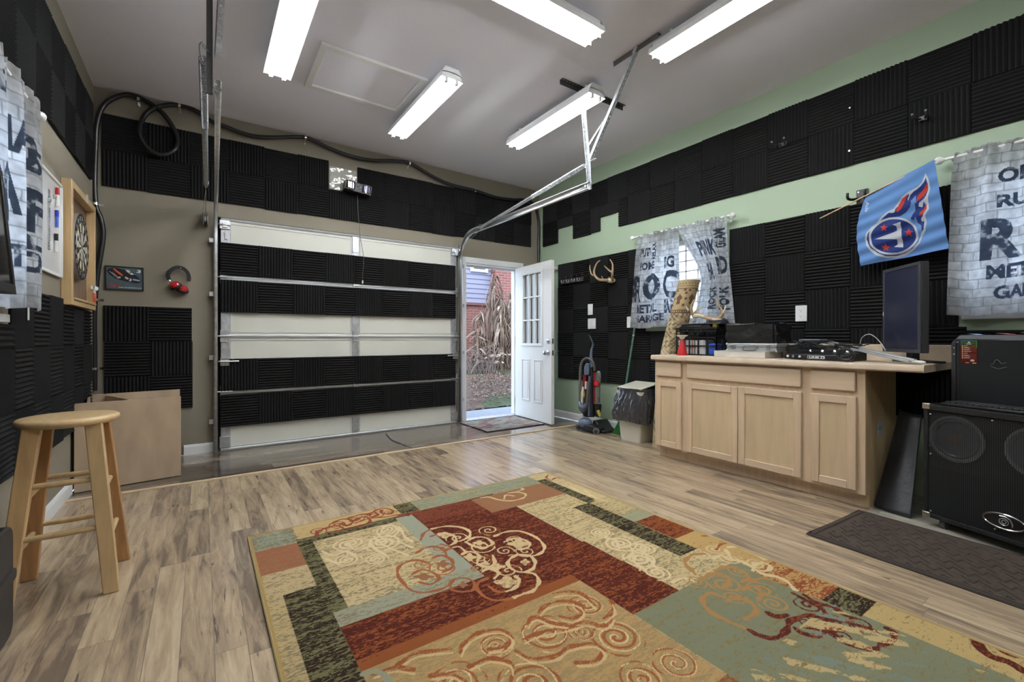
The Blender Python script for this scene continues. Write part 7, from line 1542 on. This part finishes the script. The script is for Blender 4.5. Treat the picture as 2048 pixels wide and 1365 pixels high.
for cx, cy, R in ((1.78, 1.02, .07), (1.86, .92, .06), (1.80, .84, .06), (1.72, .95, .05), (1.92, 1.04, .05), (1.70, 1.10, .05)): whorl(cx, cy, R, R*.5, rb.choice([-1, 1]), (.42, .27, .12), (.30, .24, .14), .3, U > 1.5, .42, rb.random())
for cx, cy, R in ((1.90, .76, .05), (1.86, .66, .05), (1.93, .60, .045), (1.80, .62, .04), (1.78, .72, .035)): whorl(cx, cy, R, R*.6, rb.choice([-1, 1]), (.095, .022, .016), (.24, .07, .035), .35, U > 1.5, .42, rb.random())
for cx, cy, R in ((2.03, 1.22, .05), (2.00, 1.12, .055), (2.05, 1.03, .045), (1.93, 1.22, .05)): whorl(cx, cy, R, R*.5, rb.choice([-1, 1]), (.64, .58, .42), (.45, .3, .15), .15, U > 1.5, .42, rb.random())
# red scrolls in the big beige field
RS_ = (.30, .105, .045)
for pts in ([(1150, 1010), (1180, 950), (1260, 900), (1360, 890), (1420, 930), (1380, 980), (1300, 990)], [(1560, 800), (1600, 760), (1680, 740), (1760, 750), (1790, 790), (1740, 830), (1670, 820)], [(1480, 940), (1580, 900), (1700, 880), (1800, 850), (1900, 870), (1950, 820)], [(820, 1080), (900, 1020), (1000, 1000), (1100, 990)], [(700, 1120), (800, 1090), (900, 1100)], [(1440, 1000), (1520, 1040), (1640, 1030), (1720, 980), (1840, 960), (1900, 1000), (1860, 1050), (1760, 1060)], [(1200, 1080), (1300, 1040), (1400, 1060), (1420, 1110)], [(1640, 700), (1700, 690), (1780, 700), (1850, 760)], [(1900, 830), (1950, 790), (1940, 740)], [(1500, 860), (1540, 820), (1620, 850), (1700, 860)], [(1000, 1130), (1100, 1120), (1160, 1150)]):
    scroll(pts, .026, RS_, (.42, .28, .13), share=.38); scroll([(x+8, y+20) for x, y in pts], .014, (.60, .50, .31), share=.2)
scroll([(650, 1120), (700, 1105), (750, 1120), (780, 1150)], .03, (.30, .36, .30), share=.1)
# medallion two
G2 = (.40, .25, .11)
for pts in ([(760, 600), (720, 560), (705, 530), (740, 500), (800, 490)], [(1040, 890), (940, 850), (860, 810), (805, 760), (800, 720), (840, 700), (900, 720)], [(790, 630), (830, 600), (900, 600), (940, 640), (900, 670), (850, 660)], [(860, 580), (930, 560), (1000, 580), (1040, 620), (1000, 640)], [(920, 740), (980, 720), (1050, 750), (1080, 800), (1020, 830)], [(1000, 680), (1060, 660), (1110, 690), (1090, 730)], [(1060, 630), (1120, 620), (1180, 640)]): scroll(pts, .030, G2, (.30, .24, .14), ox=1100, share=.35)
D2 = (.095, .022, .016)
for pts in ([(1040, 890), (1090, 915), (1150, 930), (1210, 920), (1240, 880), (1260, 840), (1320, 820), (1400, 820), (1440, 850), (1440, 900), (1390, 920), (1320, 905), (1280, 880)], [(1440, 870), (1500, 930), (1570, 965), (1650, 985), (1710, 985), (1750, 960), (1800, 940)], [(1140, 800), (1180, 820), (1240, 810)], [(1270, 700), (1350, 740), (1430, 790), (1440, 850)], [(1330, 710), (1400, 750), (1480, 770), (1530, 810), (1600, 830)], [(1440, 840), (1520, 840), (1600, 860), (1700, 900)], [(1760, 880), (1790, 900), (1800, 940)], [(1500, 890), (1560, 880), (1620, 900)], [(1340, 880), (1380, 880), (1390, 890)]): scroll(pts, .034, D2, (.24, .07, .035), ox=1100, share=.4)
W2_ = (.64, .58, .42)
for pts in ([(920, 470), (950, 520), (1000, 530), (1050, 560), (1120, 600), (1180, 610), (1240, 640), (1280, 680)], [(1060, 580), (1070, 550), (1110, 540), (1150, 555), (1140, 580), (1100, 580)], [(930, 460), (980, 455), (1030, 480), (1080, 500), (1120, 520)], [(850, 520), (890, 500), (930, 520)]): scroll(pts, .026, W2_, ox=1100, share=.05)
for pts in ([(1760, 960), (1830, 940)], [(2040, 1000), (1990, 950)]): pass
for pts in ([(870, 470), (900, 440), (960, 440), (1000, 460)], [(1100, 500), (1150, 520), (1200, 540)], [(800, 400), (860, 400), (900, 430)]): scroll(pts, .020, (.30, .11, .05), ox=1100, share=.3)
# far right corner scroll
for pts in ([(1960, 1295), (1965, 1285)],): pass
c5 = lambda x, y: tuple(onZ(1400+x/3.16, 980+y/3.16, .010)[:2])
for pts in ([(1800, 945), (1755, 950), (1770, 1000), (1850, 1060), (1950, 1090), (2048, 1150)], [(1890, 1000), (1960, 1040), (2048, 1050)]):
    P = spline([(*c5(x, y), 0) for x, y in pts], 5); m = A.dist([tuple(p)[:2] for p in P]) < .017; A.put(m, D2); B.put(m, RST); BI.put(m, (.4, 0, 0))
# pale brushwork on the teal field
tm = (U > 1.33) & (U < 1.99) & (V < .72); ns_ = vnoise(U*np.cos(.6)+V*np.sin(.6), -U*np.sin(.6)+V*np.cos(.6), 26, 9, 77, 4); A.put(tm & (ns_ > .60) & (vnoise(U, V, 4, 4, 78) > .42), (.50, .44, .26)); A.put((ns_ < .36) & tm, (.20, .28, .27))
bd_ = (U < RX0+.012) | (U > RX1-.012) | (V > RY1-.012) | (V < RY0+.012); A.put(bd_, (.42, .33, .15)); B.put(bd_, (.42, .33, .15))
# weave: flecks in lengthwise streaks
m = bpy.data.materials.new('rug_weave'); m.use_nodes = True; nt = m.node_tree; b = nt.nodes['Principled BSDF']; L = nt.links.new; N_ = lambda x: nt.nodes.new('ShaderNode'+x)
ta = N_('Attribute'); ta.attribute_name = 'Col'; tb = N_('Attribute'); tb.attribute_name = 'Fleck'; ts = N_('Attribute'); ts.attribute_name = 'Share'; tc = N_('TexCoord')
def nz(sc3, det, rou=.6, dis=0): mp = N_('Mapping'); mp.inputs['Scale'].default_value = sc3; L(tc.outputs['Object'], mp.inputs[0]); n = N_('TexNoise'); n.inputs['Scale'].default_value = 1; n.inputs['Detail'].default_value = det; n.inputs['Roughness'].default_value = rou; n.inputs['Distortion'].default_value = dis; L(mp.outputs[0], n.inputs[0]); return n.outputs[0]
def mt(op, a, b_): n = N_('Math'); n.operation = op; [L(x, n.inputs[i]) if not isinstance(x, (int, float)) else setattr(n.inputs[i], 'default_value', x) for i, x in enumerate((a, b_))]; return n.outputs[0]
fine = nz((42, 105, 1), 5, .72, .6); broad = nz((5, 34, 1), 4, .6); mixn = mt('ADD', mt('MULTIPLY', fine, .68), mt('MULTIPLY', broad, .32))
thr = mt('ADD', mt('MULTIPLY', ts.outputs['Fac'], .60), .225); dlt = mt('MULTIPLY', mt('SUBTRACT', thr, mixn), 28); cl = N_('Clamp'); L(mt('ADD', dlt, .5), cl.inputs[0])
mx = N_('Mix'); mx.data_type = 'RGBA'; L(cl.outputs[0], mx.inputs[0]); L(ta.outputs['Color'], mx.inputs[6]); L(tb.outputs['Color'], mx.inputs[7])
f2 = nz((420, 420, 1), 2); mr = N_('MapRange'); mr.inputs[3].default_value = .75; mr.inputs[4].default_value = 1.25; L(f2, mr.inputs[0]); m2 = N_('Mix'); m2.data_type = 'RGBA'; m2.blend_type = 'MULTIPLY'; m2.inputs[0].default_value = 1; L(mx.outputs[2], m2.inputs[6]); L(mr.outputs[0], m2.inputs[7])
L(m2.outputs[2], b.inputs['Base Color']); b.inputs['Roughness'].default_value = .95; b.inputs['Specular IOR Level'].default_value = .15
bu = N_('Bump'); bu.inputs['Strength'].default_value = .35; bu.inputs['Distance'].default_value = .004; L(fine, bu.inputs['Height']); L(bu.outputs[0], b.inputs['Normal'])
t = thing('area_rug', ((RX0+RX1)/2, (RY0+RY1)/2, 0), 'large patchwork rug in red, beige, green and teal with scroll medallions', 'rug')
A.C *= np.array([.80, .68, .56]); lum = B.C.mean(-1, keepdims=True); B.C *= np.where(lum > .3, .62, 1.0)*np.array([.78, .63, .50])
face = grid_mesh('woven_face', np.stack([U, V, .010+.0008*vnoise(U, V, 3, 3, 2)], -1), A.C, m, t)
at = face.data.attributes.new('Fleck', 'FLOAT_COLOR', 'POINT'); c4 = np.ones((nx*ny, 4), np.float32); c4[:, :3] = B.C.reshape(-1, 3); at.data.foreach_set('color', c4.reshape(-1))
at = face.data.attributes.new('Share', 'FLOAT', 'POINT'); at.data.foreach_set('value', BI.C[..., 0].reshape(-1).astype(np.float32))
mb = MB(); mb.tube([(RX0, RY0, .006), (RX1, RY0, .006), (RX1, RY1, .006), (RX0, RY1, .006)], .006, 8, closed=True); mb.build('binding', mat('rug_binding', (.30, .23, .10), .85), t)
mb = MB(); mb.box(RX0, RX1, RY0, RY1, .001, .006); mb.build('backing', mat('rug_backing', (.2, .15, .1), .95), t)
